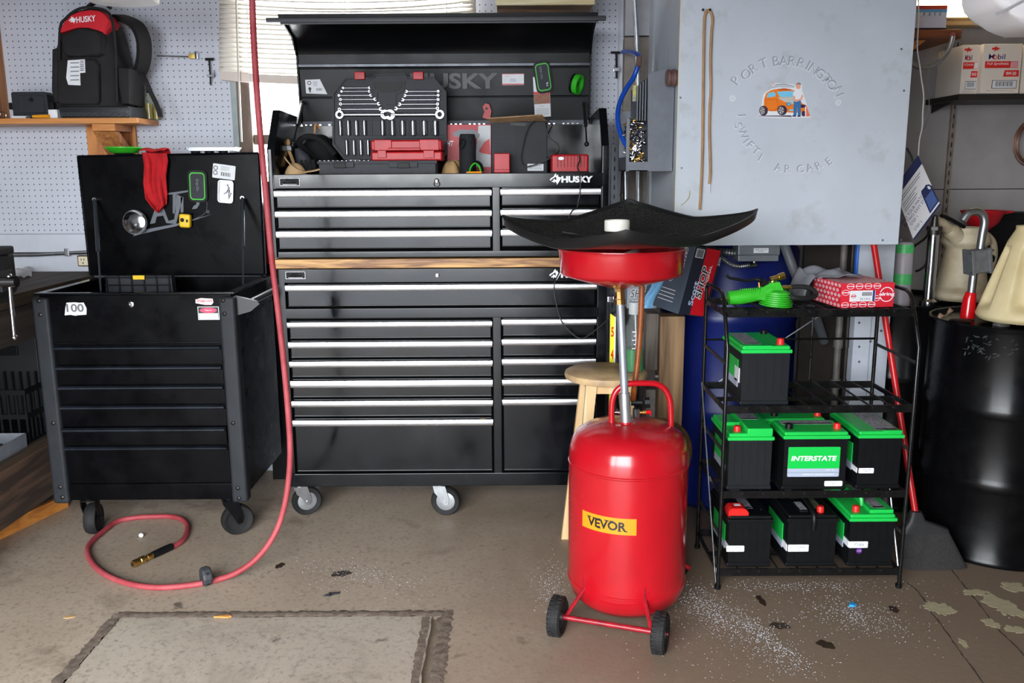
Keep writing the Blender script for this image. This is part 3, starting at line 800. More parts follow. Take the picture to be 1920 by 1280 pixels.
for (x0, x1) in ((664, 684), (774, 794)):
    r_ = rect(x0, 134, x1, 149, yb - 0.006); b = MB(); b.box(r_[0], r_[1], yb - 0.008, yb + 0.02, r_[2], r_[3], 0.004); b.done('latch', REDPL, case)
yl = 3.50
r_ = rect(597, 303, 818, 324, yl)
b = MB(); b.box(r_[0], r_[1], yl, yb - 0.004, ZF + 0.002, r_[3], 0.006)
r2 = rect(585, 302, 822, 307, yl - 0.006); b.box(r_[0] - 0.004, r_[1] + 0.004, yl - 0.006, yl + 0.002, r2[2], r2[3] + 0.002, 0.002)
for (x0, x1) in ((625, 663), (729, 783)): q = rect(x0, 303, x1, 314, yl - 0.012); b.box(q[0], q[1], yl - 0.010, yl, q[2], q[3], 0.002)
b.done('case_lower_half', GREYPLASTIC, case)
for (x0, x1) in ((626, 648), (745, 768)):
    q = rect(x0, 305, x1, 315, yl - 0.014); b = MB(); b.box(q[0], q[1], yl - 0.0145, yl - 0.010, q[2], q[3], 0.002); b.done('hinge_clasp', BLACKPLASTIC, case)
# wrenches: ring end at local -x, open jaw at +x, length 1 along x
def wrench_mesh(big=False):
    b = MB()
    rw = 0.078 if big else 0.034; jw = 0.088 if big else 0.040; sw = 0.036 if big else 0.015
    b.lathe([(sw * 0.9, -0.5 + rw), (sw, -0.3), (sw, 0.3), (sw * 1.15, 0.5 - jw)], 16, MX.Rotation(Rd(90), 4, 'Y'))
    b.lathe([(rw * 0.58, -0.045), (rw, -0.045), (rw * 1.05, 0), (rw, 0.045), (rw * 0.58, 0.045), (rw * 0.58, -0.045)], 20, MX.Translation((-0.5 + rw * 0.5, 0, 0)) @ MX.Rotation(Rd(90), 4, 'X'), cap=False)
    j = []
    for a in range(40, 321, 20): j.append((0.5 - jw + 0.02 + jw * math.cos(Rd(a + 15)), jw * math.sin(Rd(a + 15))))
    c_, s_ = math.cos(Rd(15)), math.sin(Rd(15)); g = jw * 0.5
    for (x, y) in ((jw * 0.6, -g), (-jw * 0.15, -g), (-jw * 0.3, 0), (-jw * 0.15, g), (jw * 0.6, g)):
        j.append((0.5 - jw + 0.02 + x * c_ - y * s_, x * s_ + y * c_))
    b.prism(j, -0.03, 0.03, 'XZ')
    return b
WR = None; WRB = None
def place_wrench(xa, xb, y, flip, label, big=False):
    global WR, WRB
    p0, p1 = PY(xa, y, yb), PY(xb, y, yb); L = (p1 - p0).length
    Mw = MX.Translation(((p0.x + p1.x) / 2, yb - 0.0035 * (1 if not big else 1.6) - 0.001, (p0.z + p1.z) / 2)) @ MX.Diagonal((L * (-1 if flip else 1), L * 0.9, L, 1))
    src = WRB if big else WR
    if src is None:
        o = wrench_mesh(big).done('combination_wrench', WCHROME, None)
        o.data.transform(MX.Translation(ORG[o.name])); o.matrix_world = Mw
        if big: WRB = o
        else: WR = o
    else:
        o = src.copy(); COL.objects.link(o); o.matrix_world = Mw
    tag(o, label, 'wrench', 'chrome wrenches in the open case'); return o
ORD = ['topmost', 'second from top', 'third from top', 'fourth from top', 'fifth from top', 'sixth from top']
for i, (xa, xb, y) in enumerate(((643, 694, 165), (640, 694, 171.5), (635, 697, 179), (638, 705, 186.5), (638, 712, 195), (636, 716, 205))):
    place_wrench(xa, xb, y, False, 'slim chrome wrench, %s in the left column of the open case' % ORD[i])
for i, (xa, xb, y) in enumerate(((761, 823, 171.5), (758, 823, 179), (754, 823, 187), (748, 822, 195.5), (741, 822, 203.5))):
    place_wrench(xa, xb, y, True, 'slim chrome wrench, %s in the right column of the open case' % ORD[i])
place_wrench(634, 729, 215, False, 'largest left chrome wrench with its jaw towards the middle of the case', True)
place_wrench(725, 829, 215, True, 'largest right chrome wrench with its jaw towards the middle of the case', True)
SK = None
def socket(x, y0, y1, wpx, label):
    global SK
    p0, p1 = PY(x, y1, yb), PY(x, y0, yb); h = p1.z - p0.z; r = wpx / 2 / 433.0
    Mw = MX.Translation((p0.x, yb - 0.004, p0.z)) @ MX.Diagonal((r, r, h, 1))
    if SK is None:
        b = MB(); b.lathe([(0.55, 0.25), (0.8, 0.0), (0.95, 0.02), (1.0, 0.06), (1.0, 0.94), (0.95, 1.0), (0.55, 1.0), (0.55, 0.7)], 20)
        SK = b.done('deep_socket', WCHROME, None); SK.data.transform(MX.Translation(ORG[SK.name])); o = SK
    else:
        o = SK.copy(); COL.objects.link(o)
    o.matrix_world = Mw; tag(o, label, 'socket', 'deep chrome sockets in the open case')
NUM = ['first', 'second', 'third', 'fourth', 'fifth', 'sixth']
for i, x in enumerate((639, 654, 669, 684)): socket(x, 226, 254, 6.2 + i * 0.4, 'narrow deep socket, %s from the left in the upper socket row' % NUM[i])
for i, x in enumerate((718, 736.5, 755.5, 775, 796, 817)): socket(x, 226, 254.5, 7.4 + i * 0.6, 'wide deep socket, %s after the gap in the upper socket row' % NUM[i])
for i, x in enumerate((651, 664.5, 677.5, 691)): socket(x, 263, 291, 5.2 + i * 0.35, 'slim deep socket, %s from the left beside the red case' % NUM[i])
# the tops of small sockets along the lower half
zl = r_[3] + 0.0
SMALLS = None
for i in range(26):
    x = 600 + i * 8.3
    if 693 < x < 832: continue
    p_ = PY(x, 301, yl + 0.015)
    if SMALLS is None:
        b = MB(); b.lathe([(0.0055, 0), (0.0075, 0), (0.0075, 0.014), (0.0055, 0.014), (0.0055, 0.004)], 14); SMALLS = b.done('small_socket', WCHROME, None); SMALLS.data.transform(MX.Translation(ORG[SMALLS.name])); o = SMALLS
    else: o = SMALLS.copy(); COL.objects.link(o)
    o.matrix_world = MX.Translation((p_.x, yl + 0.015, zl - 0.008))
    tag(o, 'small chrome socket in the row along the front of the open case', 'socket', 'small sockets in the case front row')
# red moulded case lying on the lower half
yr = yl + 0.006
q = rect(695, 262, 829, 302, yr)
rc = thing('red_case', 'red moulded plastic case with handle lying in front of the sockets', 'small case', ((q[0] + q[1]) / 2, yr + 0.06, zl))
zm = (q[2] + q[3]) / 2 - 0.002
b = MB(); b.box(q[0], q[1], yr, yr + 0.13, zl + 0.002, zm - 0.001, 0.008, 3); b.done('case_bottom', REDPL, rc)
b = MB(); b.box(q[0], q[1], yr, yr + 0.13, zm + 0.001, q[3], 0.008, 3)
for (xa, xb) in ((701, 735), (786, 824)): g = rect(xa, 264, xb, 282, yr); b.box(g[0], g[1], yr - 0.005, yr + 0.12, zm + 0.001, q[3] + 0.002, 0.005)
b.done('case_top', REDPL, rc)
for (xa, xb) in ((708, 724), (794, 814)): g = rect(xa, 282, xb, 296, yr - 0.008); b = MB(); b.box(g[0], g[1], yr - 0.009, yr, g[2], g[3], 0.002); b.done('latch', REDPL, rc)
g = rect(727, 277, 788, 282, yr - 0.014); b = MB(); b.box(g[0], g[1], yr - 0.016, yr - 0.002, g[2], g[3], 0.003); b.done('handle', REDPL, rc)
# ------------------------------------------------------------------ left end of the chest: black bag, gloves, hammer, tan cloth
CLOTH = mat('black_cloth', (16, 16, 18), 0.9, noise=(25, 0.4), bump=(40, 0.5))
def blob(cx, cy, z0, rx, ry, h, seed, amp=0.25, nu=28, nv=14):
    rnd = random.Random(seed); ph = [(rnd.uniform(0, 6.28), rnd.uniform(0, 6.28), rnd.randint(1, 4), rnd.randint(1, 3), rnd.uniform(0.3, 1)) for _ in range(6)]
    def fn(u, v):
        a = 2 * math.pi * u; e = math.pi / 2 * v
        k = 1 + amp * sum(p_[4] * math.sin(p_[2] * a + p_[0] + p_[3] * v * 2.5) for p_ in ph) / 3
        return V((cx + rx * math.cos(a) * math.cos(e) ** 0.7 * k, cy + ry * math.sin(a) * math.cos(e) ** 0.7 * k, z0 + h * math.sin(e) * (0.9 + 0.1 * k)))
    return fn
b = MB(); pc = PY(598, 300, 3.78)
b.surf(blob(pc.x + 0.002, 3.775, ZF + 0.004, 0.082, 0.072, 0.195, 5, 0.12), 30, 16)
o = thing('black_bag', 'limp black fabric bag heaped behind the lid strut at the end of the chest', 'bag', (pc.x, 3.78, ZF)); b.done('bag_fabric', CLOTH, o, angle=70)
pp = [PY(593, 300, 3.70), PY(562, 270, 3.68), PY(575, 256, 3.68), PY(600, 262, 3.68), PY(628, 290, 3.68)]
b = MB(); b.tube(smooth_path(pp), 0.012, 8); b.done('bag_strap', CLOTH, o)
b = MB(); b.tube(smooth_path([PY(600, 240, 3.72), PY(592, 233, 3.70), PY(590, 250, 3.7)]), 0.005, 6); b.done('tan_cord', mat('tan_leather', (176, 128, 84), 0.7, noise=(30, 0.2)), o)
gv = thing('work_glove', 'grey and black work glove hanging down behind the tan cloth', 'glove', PY(585, 322, 3.60))
b = MB(); g0 = PY(572, 285, 3.6); 
b.loft([(PY(578, 322, 3.6), 0.03, 0.02, 2.4, (1, 0, 0), (0, 1, 0)), (PY(572, 305, 3.6), 0.035, 0.022, 2.4, (1, 0, 0), (0, 1, 0)), (PY(566, 290, 3.6), 0.028, 0.02, 2.4, (1, 0, 0), (0, 1, 0)), (PY(558, 278, 3.6), 0.012, 0.012, 2.2, (1, 0, 0), (0, 1, 0))], 18)
b.done('glove_palm', GREYPLASTIC, gv)
for k in range(4):
    b = MB(); x = 566 + k * 7; b.tube([PY(x, 300, 3.585), PY(x + 2, 312, 3.58), PY(x + 4, 323, 3.585)], [0.008, 0.009, 0.006], 8); b.done('glove_finger', CLOTH, gv)
TAN = mat('tan_cloth', (188, 156, 116), 0.85, noise=(14, 0.18), bump=(50, 0.3))
b = MB()
def capf(u, v):
    a = math.pi * 2 * u; r = 0.04 * math.cos(v * math.pi / 2) + 0.002
    c = PY(553, 322, 3.54)
    return V((c.x + r * 1.15 * math.cos(a), 3.55 + r * 0.9 * math.sin(a), ZF + 0.005 + 0.075 * math.sin(v * math.pi / 2)))
b.surf(capf, 24, 10)
o = thing('tan_cap', 'tan cloth cap with a curled brim lying at the end of the chest', 'cap', PY(555, 323, 3.54)); b.done('crown', TAN, o, angle=80)
b = MB()
def brim(u, v):
    x = 534 + (602 - 534) * u
    y = 316 + 6 * math.sin(math.pi * u) - (22 * (1 - u) ** 4 if u < 0.5 else 0)
    p_ = PY(x, y - 2.0 * v, 3.50 + 0.05 * v); return p_
b.surf(brim, 24, 4); q_ = b.done('brim', TAN, o, angle=80)
sm = q_.modifiers.new('thickness', 'SOLIDIFY'); sm.thickness = 0.004
hd = thing('ball_hammer', 'short tool with a pale round wooden end resting at the chest end', 'hammer', PY(538, 272, 3.66))
b = MB(); b.ball(PY(540, 267, 3.66), 0.012, (0.8, 0.8, 1.2)); b.tube([PY(538, 272, 3.66), PY(553, 312, 3.66)], 0.007, 8); b.done('handle', mat('pale_wood', (206, 164, 112), 0.6, noise=(20, 0.2)), hd)
b = MB(); b.box(*[v for v in (PY(530, 278, 3.66).x, PY(548, 278, 3.66).x)], 3.645, 3.675, zat(530, 283, 3.66), zat(530, 273, 3.66), 0.003); b.done('head', DULLSTEEL, hd)
# ------------------------------------------------------------------ right half of the chest
def carton(name, label, x0, x1, y0, y1, z0, z1, m, cat='box', X=None):
    o = thing(name, label, cat, ((x0 + x1) / 2, (y0 + y1) / 2, z0)); b = MB(); b.box(x0, x1, y0, y1, z0, z1, 0.0015, 1, X); b.done('carton', m, o); return o
REDBOX = mat('red_carton', (176, 28, 42), 0.45, noise=(10, 0.06))
q = rect(838, 233, 921, 316, 3.74)
o = carton('red_carton', 'red and pale grey tool carton standing behind the round speaker', q[0], q[1], 3.74, 3.86, ZF + 0.001, q[3], REDBOX)
FB = lambda px, py, Y: face_front(PY(px, py, Y).x, Y - 0.0004, PY(px, py, Y).z)
def polyd(pts, Y, m, parent, name, t=0.0006, z0=0.0):
    b = MB(); b.prism([(PY(x, y, Y).x, PY(x, y, Y).z) for x, y in pts], Y - 0.0004 - z0 - t, Y - 0.0004 - z0, 'XZ'); return b.done(name, m, parent, smooth=False)
polyd(((897, 235), (920, 235), (920, 313), (880, 313), (892, 290)), 3.74, mat('pale_grey_print', (198, 200, 204), 0.5), o, 'grey_print')
polyd(((848, 250), (860, 243), (890, 243), (900, 252), (898, 259), (852, 256)), 3.74, GREYINK, o, 'tool_picture', 0.0008)
polyd(((898, 283), (908, 266), (918, 260), (920, 290), (902, 287)), 3.74, REDINK, o, 'battery_picture', 0.0008)
text('HT', FB(844, 269, 3.74), WHITEINK, o, w=0.03, h=0.022, bold=0.03, shear=0.2)
# crumpled brown paper
b = MB(); pc = PY(842, 322, 3.60); b.surf(blob(pc.x + 0.012, 3.62, ZF + 0.002, 0.042, 0.055, 0.085, 17, 0.35), 30, 14)
o = b.done('paper_bag', mat('kraft_paper', (186, 150, 104), 0.8, noise=(20, 0.15), bump=(35, 0.8)), angle=25); tag(o, 'crumpled brown paper bag between the socket case and the round speaker', 'paper bag')
# speaker
ys = 3.56; q = rect(860.5, 251, 892, 319, ys)
sp = thing('portable_speaker', 'upright black cylindrical portable speaker in the top chest', 'speaker', ((q[0] + q[1]) / 2, ys + 0.02, ZF))
rs = (q[1] - q[0]) / 2; X = MX.Translation(((q[0] + q[1]) / 2, ys + 0.02, 0))
b = MB(); b.lathe([(rs * 0.8, ZF + 0.002), (rs * 0.98, ZF + 0.012), (rs, ZF + 0.03), (rs, q[3] - 0.02), (rs * 0.9, q[3] - 0.002), (rs * 0.8, q[3])], 36, X)
b.done('speaker_body', mat('speaker_fabric', (22, 24, 28), 0.8, noise=(90, 0.5), bump=(300, 0.5)), sp)
b = MB(); lp = [(861, 274), (864, 263), (870, 262), (872, 268), (866, 279), (861, 277)]
b.tube(smooth_path([PY(x, y, ys - 0.026) for x, y in lp], 4), 0.0022, 6, closed=False); b.done('carry_loop', BLACKPLASTIC, sp)
# tape tin, pencil, tape measure strap
b = MB(); p_ = PY(864, 322, 3.50); b.lathe([(0.020, 0), (0.020, 0.034), (0.018, 0.036), (0.001, 0.036)], 24, MX.Translation((p_.x, 3.50, ZF)))
o = b.done('metal_tin', STEEL); tag(o, 'low round metal tin at the foot of the round speaker', 'tin')
pn = thing('pencil', 'yellow-orange pencil lying along the chest rim', 'pencil', PY(890, 322, F + 0.012))
zp = zrim + 0.0035
b = MB(); b.tube([V((PY(877, 322, F + 0.01).x, F + 0.012, zp)), V((PY(903, 322, F + 0.01).x, F + 0.006, zp))], 0.0034, 6); b.done('pencil_shaft', mat('pencil_orange', (240, 150, 30), 0.4), pn)
b = MB(); b.tube([V((PY(877, 322, F + 0.01).x, F + 0.012, zp)), V((PY(873.5, 322, F + 0.01).x, F + 0.0122, zp))], [0.0034, 0.0008], 6); b.done('pencil_tip', mat('pale_wood', (206, 164, 112), 0.6), pn)
wb = thing('wrist_strap', 'small black strap with green edges standing by the speaker', 'strap', PY(893, 320, 3.50))
for kk, (off, m_) in enumerate(((0.0, BLACKPLASTIC), (0.012, LIMEPL))):
    b = MB(); pts = [(883, 321), (886, 311), (893, 304), (901, 309), (905, 321)]
    b.tube(smooth_path([PY(x - kk * 3, y + kk * 2, 3.50 - off) for x, y in pts], 5), 0.008 if kk == 0 else 0.0035, 6); b.done('strap_band' if kk == 0 else 'green_edge', m_, wb)
# black corrugated carton with raised flap
ybx = 3.58
q = rect(921, 228, 1026, 323, ybx)
bc = thing('black_carton', 'black cardboard carton with a lifted top flap in the middle right of the chest', 'box', ((q[0] + q[1]) / 2, ybx + 0.1, ZF))
BLKC = mat('black_cardboard', (28, 30, 36), 0.55, noise=(12, 0.2), spec=0.3)
b = MB(); b.box(q[0], q[1], ybx, ybx + 0.2, ZF + 0.001, q[3], 0.002, 1); b.done('carton', BLKC, bc)
b = MB()
for k in range(26):
    z = ZF + 0.02 + (q[3] - ZF - 0.03) * k / 26; b.box(q[0] + 0.003, q[0] + 0.095, ybx - 0.0012, ybx, z, z + 0.003)
b.done('ribbed_print', GREYPLASTIC, bc)
polyd(((957, 230), (987, 230), (987, 236), (957, 236)), ybx, BLACKINK, bc, 'hand_hole', 0.0008)
g = [PY(913, 223, ybx - 0.05), PY(1016, 216, ybx - 0.05), PY(1025, 228, ybx + 0.02), PY(921, 231, ybx + 0.0)]
b = MB(); b.add([*g, *[v + V((0, 0, 0.004)) for v in g]], [(0, 1, 2, 3), (4, 5, 6, 7), (0, 1, 5, 4), (1, 2, 6, 5), (2, 3, 7, 6), (3, 0, 4, 7)])
b.done('top_flap', mat('cardboard_edge', (150, 120, 88), 0.8, noise=(40, 0.25)), bc, smooth=False)
polyd(((989, 307), (1019, 307), (1019, 320), (989, 320)), ybx, PAPER, bc, 'price_sticker', 0.0008)
for k in range(3): polyd(((991, 309.5 + k * 3.2), (1016, 309.5 + k * 3.2), (1016, 310.6 + k * 3.2), (991, 310.6 + k * 3.2)), ybx - 0.001, GREYINK, bc, 'print_line', 0.0004)
# red square case in front of it
q = rect(926, 287, 956, 324, 3.49)
o = thing('red_bit_case', 'small upright red plastic case in front of the black carton', 'small case', ((q[0] + q[1]) / 2, 3.51, ZF))
b = MB(); b.box(q[0], q[1], 3.49, 3.52, ZF + 0.001, q[3], 0.004, 3); b.done('case_shell', REDPL, o)
b = MB(); b.box(q[0], q[1], 3.483, 3.522, zrim + 0.001, zrim + 0.014, 0.003); b.done('case_lip', REDPL, o)
# hex key
b = MB(); b.tube([PY(1025, 224, 3.70), PY(1036, 234, 3.70), PY(1028, 250, 3.70)], 0.0035, 6); o = b.done('hex_key', STEEL); tag(o, 'bent steel hex key poking up behind the black carton', 'hex key')
# charger
q = rect(1034, 289, 1104, 322, 3.52)
cg = thing('battery_charger', 'red tool battery charger with vents and black base at the chest end', 'charger', ((q[0] + q[1]) / 2, 3.57, ZF))
b = MB(); b.box(q[0], q[1], 3.52, 3.64, ZF + 0.03, q[3], 0.009, 3); b.done('charger_top', REDPL, cg)
b = MB(); b.box(q[0] - 0.002, q[1] + 0.002, 3.518, 3.642, ZF + 0.001, ZF + 0.042, 0.005); b.done('charger_base', BLACKPLASTIC, cg)
b = MB()
for k in range(9):
    x = q[0] + 0.022 + k * 0.013; b.box(x, x + 0.005, 3.5192, 3.54, q[3] - 0.05, q[3] - 0.006, 0.001)
b.done('vent_slot', mat('dark_red_shadow', (120, 14, 22), 0.5), cg)
decal(FB(1052, 297, 3.52), circ(0.009, sx=1.3, sy=0.7), WHITEINK, cg, 'badge')
# cords
CORD = mat('dark_cord', (38, 37, 38), 0.5)
def cord(name, label, pts, r, m, per=8, cat='cord'):
    b = MB(); b.tube(smooth_path(pts, per), r, 8); o = b.done(name, m); return tag(o, label, cat)
cord('charger_cord', 'thin dark cord looping over the front of the black carton to the charger',
     [PY(1003, 226, 3.563), PY(990, 240, 3.563), PY(981, 270, 3.563), PY(977, 298, 3.563), PY(985, 312, 3.555), PY(1005, 308, 3.55), PY(1026, 299, 3.54), PY(1040, 291, 3.53), PY(1048, 282, 3.56), PY(1045, 270, 3.56), PY(1030, 258, 3.562), PY(1024, 240, 3.565), PY(1023, 228, 3.57)], 0.0026, CORD)
cord('power_cord', 'thin dark cord hanging over the chest rim across the short upper drawers',
     [PY(1085, 290, 3.51), PY(1087, 300, 3.505), PY(1083, 312, 3.475), PY(1086, 324, F - 0.006), PY(1088, 345, F - 0.026), PY(1087, 365, F - 0.03), PY(1084, 378, F - 0.03), PY(1082, 388, F - 0.027), PY(1070, 400, F - 0.06), PY(1052, 450, F - 0.075), PY(1052, 500, F - 0.06), PY(1040, 530, F - 0.03), PY(1041, 560, F - 0.04), PY(1052, 600, F - 0.04), PY(1072, 625, F - 0.04), PY(1092, 634, F - 0.04), PY(1115, 620, F - 0.03), PY(1134, 604, F - 0.02), PY(1146, 592, F - 0.006), PY(1154, 584, F + 0.05)], 0.0026, CORD)
# dried leaf on a drawer pull
b = MB(); p_ = PY(905, 782, F - 0.01); zl_ = zat(905, 784, F) + 0.001
b.add([(p_.x - 0.014, F - 0.016, zl_), (p_.x, F - 0.022, zl_ + 0.004), (p_.x + 0.015, F - 0.014, zl_ + 0.001), (p_.x + 0.002, F - 0.006, zl_ + 0.005), (p_.x, F - 0.014, zl_ + 0.0005)], [(0, 1, 3), (1, 2, 3), (0, 1, 4), (1, 2, 4), (2, 3, 4), (3, 0, 4)])
o = b.done('dry_leaf', mat('dry_leaf', (190, 150, 104), 0.8)); tag(o, 'tiny dry leaf resting on the lowest long drawer pull', 'leaf')
# ================================================================== left side: rolling tool cart with raised lid
CF, CB = 3.25, 3.84
a0, a1 = PY(60, 560, CF).x, PY(440, 556, CF).x
ctop, cbot = zat(250, 552, CF), zat(270, 938, CF)
cart = thing('tool_cart', 'black rolling tool cart with raised lid and six flat drawers next to the workbench', 'tool cart', ((a0 + a1) / 2, (CF + CB) / 2, 0))
CARTM = mat('cart_black_paint', (5, 5, 7), 0.30, rvar=(9, 0.10), noise=(20, 0.4), spec=0.1)
b = MB()
zdeep = ctop - 0.10
b.box(a0 + 0.02, a1 - 0.02, CF + 0.016, CB, cbot, zdeep, 0.004)
for (x0, x1, y0, y1) in ((a0 + 0.02, a1 - 0.02, CF + 0.012, CF + 0.03), (a0 + 0.02, a1 - 0.02, CB - 0.015, CB), (a0 + 0.02, a0 + 0.035, CF + 0.02, CB), (a1 - 0.035, a1 - 0.02, CF + 0.02, CB)):
    b.box(x0, x1, y0, y1, zdeep - 0.01, ctop, 0.003)
zp = zat(250, 642, CF + 0.01)
b.box(a0 + 0.03, a1 - 0.03, CF + 0.008, CF + 0.02, zp, ctop - 0.004, 0.003)
b.box(a0 + 0.03, a1 - 0.03, CF + 0.004, CF + 0.014, zat(250, 646, CF), zp + 0.004, 0.002)
b.box(a0 + 0.06, a1 - 0.06, CF + 0.006, CF + 0.02, cbot, zat(270, 908, CF), 0.003)
b.done('cart_body', CARTM, cart)
b = MB()
for (x0, x1, y0, y1) in ((a0 + 0.004, a1 - 0.004, CF + 0.006, CF + 0.03), (a0 + 0.004, a1 - 0.004, CB - 0.02, CB + 0.004), (a0 + 0.004, a0 + 0.036, CF + 0.02, CB), (a1 - 0.036, a1 - 0.004, CF + 0.02, CB)):
    b.box(x0, x1, y0, y1, ctop - 0.002, ctop + 0.006, 0.002)
b.done('top_rim', BLACKPAINT, cart)
# corner posts with bolts
def post(xo, w_, bolts):
    b = MB(); b.box(xo, xo + w_, CF - 0.008, CF + 0.05, cbot - 0.01, zat(250, 557, CF), 0.012, 3); p_ = b.done('corner_post', GUNMETAL, cart)
    for (px, py) in bolts:
        b = MB(face_front(PY(px, py, CF - 0.008).x, CF - 0.008, PY(px, py, CF - 0.008).z)); b.lathe([(0.0085, 0), (0.008, 0.003), (0.004, 0.0055), (0.0005, 0.006)], 16); b.done('bolt', mat('dark_bolt', (38, 36, 36), 0.4, 0.5), p_)
post(a0 - 0.002, 0.062, ((73, 564), (76, 590), (100, 793), (113, 913), (117, 932)))
post(a1 - 0.062, 0.062, ((418, 563), (421, 588), (437, 793), (446, 915), (448, 934)))
# drawers with full-width lips
hl = [(649, 655), (686, 693), (723, 730), (760, 767), (802, 809), (837, 843)]
xa, xb = a0 + 0.064, a1 - 0.064
for i, (h0, h1) in enumerate(hl):
    yf2 = CF - (0.012 if i == 4 else 0.0)
    z1 = zat(270, h0, yf2); z0 = zat(270, (hl[i + 1][0] - 2) if i < 5 else 906, yf2); zh = zat(270, h1, yf2)
    b = MB(); b.box(xa, xb, yf2 + 0.004, yf2 + 0.03, z0, z1, 0.003); d_ = b.done('drawer', CARTM, cart)
    b = MB(); b.prism([(yf2 + 0.006, zh - 0.002), (yf2 - 0.006, zh), (yf2 - 0.014, zh + 0.006), (yf2 - 0.014, z1 - 0.004), (yf2 - 0.006, z1), (yf2 + 0.006, z1)], xa + 0.002, xb - 0.002, 'YZ'); b.done('drawer_lip', mat('lip_dust_sheen', (26, 30, 37), 0.42, noise=(9, 0.5), spec=0.3), d_)  # lip colour lightened for its dust and the sheen on it
for (px, Y, yw) in ((170, CF + 0.075, 97), (432, CF + 0.07, 35), (215, CB - 0.08, 60), (430, CB - 0.08, 20)):
    caster(cart, PY(px, 960, Y).x, Y, cbot, 0.0635, 0.045, Rd(yw))
# side push handle
b = MB()
hx = a1 + 0.05
b.prism([(a1 - 0.004, ctop - 0.01), (a1 + 0.075, ctop - 0.03), (a1 + 0.085, ctop - 0.042), (a1 + 0.05, ctop - 0.07), (a1 - 0.004, ctop - 0.085)], CF + 0.02, CF + 0.032, 'XZ')
b.done('handle_bracket', mat('satin_black', (30, 31, 34), 0.32), cart)
b = MB(); b.cyl((hx, CF + 0.03, ctop - 0.035), (hx, CB - 0.02, ctop - 0.035), 0.0135)
b.done('push_handle', mat('handle_grey', (86, 88, 92), 0.3, 0.7), cart)
b = MB(); b.prism([(a1 - 0.004, ctop - 0.01), (a1 + 0.075, ctop - 0.03), (a1 + 0.05, ctop - 0.07), (a1 - 0.004, ctop - 0.085)], CB - 0.03, CB - 0.02, 'XZ'); b.done('handle_bracket', BLACKMATTE, cart)
# lid
LYc = 3.80
def lp(px, py, Y=LYc): return PY(px, py, Y)
v_ = [lp(170, 514), lp(497, 514), lp(486, 287), lp(147, 293)]
b = MB()
nrm = V((0, -1, 0))
b.add([*v_, *[q - nrm * 0.028 for q in v_]], [(0, 1, 2, 3), (4, 5, 6, 7), (0, 1, 5, 4), (1, 2, 6, 5), (2, 3, 7, 6), (3, 0, 4, 7)])
lidc = b.done('lid', CARTM, cart, smooth=False)
b = MB()
for i in range(4):
    p0, p1 = v_[i], v_[(i + 1) % 4]; b.tube([p0 + V((0, -0.004, 0)), p1 + V((0, -0.004, 0))], 0.005, 6)
b.done('lid_rim', BLACKPAINT, lidc)
b = MB(); b.tube([lp(178, 518, CB - 0.03), lp(490, 516, CB - 0.03)], 0.005, 8); b.done('hinge', DULLSTEEL, cart)
LG = mat('logo_grey', (92, 96, 104), 0.4)
def cface(px, py, dz=0.0004, roll=0.0): p_ = lp(px, py); return face_front(p_.x, LYc - dz, p_.z, roll)
def cpoly(pts, m, name, dz=0.0004, t=0.0006, par=None):
    b = MB(); b.prism([(lp(x, y).x, lp(x, y).z) for x, y in pts], LYc - dz - t, LYc - dz, 'XZ'); return b.done(name, m, par or cart, smooth=False)
# big slanted logo letters A T D
lg = cpoly(((249, 443), (262, 432), (337, 418), (399, 401), (330, 424), (285, 434)), LG, 'logo')
for nm, pts in (('logo_letter', ((281, 420), (292, 388), (304, 382), (316, 414), (327, 411), (331, 364), (343, 370), (330, 420), (312, 418), (306, 404), (294, 406), (291, 418))),
                ('logo_letter', ((313, 362), (355, 356), (357, 359), (330, 364), (329, 400), (324, 400), (324, 364), (313, 365))),
                ('logo_letter', ((339, 370), (344, 369), (344, 398), (339, 399))),
                ('logo_letter', ((360, 392), (369, 391), (374, 383), (374, 375), (369, 375), (368, 383), (363, 386)))):
    cpoly(pts, LG, nm, 0.0004, 0.0006, lg)
b = MB(); b.tube(smooth_path([lp(388, 378, LYc - 0.001), lp(387, 395, LYc - 0.001), lp(378, 404, LYc - 0.001), lp(366, 410, LYc - 0.001)], 5), 0.0012, 5); b.done('logo_swoosh', LG, lg)
text('®', cface(390, 397), LG, lg, h=0.014)
# hazard card
M = cface(420, 322, 0.0006, Rd(-8))
o = decal(M, rr(0.096, 0.060, 0.004), PAPER, None, 'warning_card'); tag(o, 'white warning card with symbols and barcode stuck tilted on the cart lid', 'card')
for yy in (0.012, -0.008):
    decal(M, circ(0.0095, cx=-0.036, cy=yy), BLACKINK, o, 'warning_symbol', 0.0004, 0.0006); decal(M, circ(0.0065, cx=-0.036, cy=yy), PAPER, o, 'warning_symbol', 0.0006, 0.0006)
for k in range(8): decal(M, rr(0.002 if k % 2 else 0.0032, 0.016, cx=-0.010 + k * 0.0052, cy=-0.010), BLACKINK, o, 'barcode_bar', 0.0004, 0.0006)
for k in range(4): decal(M, rr(0.036, 0.0014, cx=0.004, cy=0.022 - k * 0.005), GREYINK, o, 'print_line', 0.0004, 0.0006)
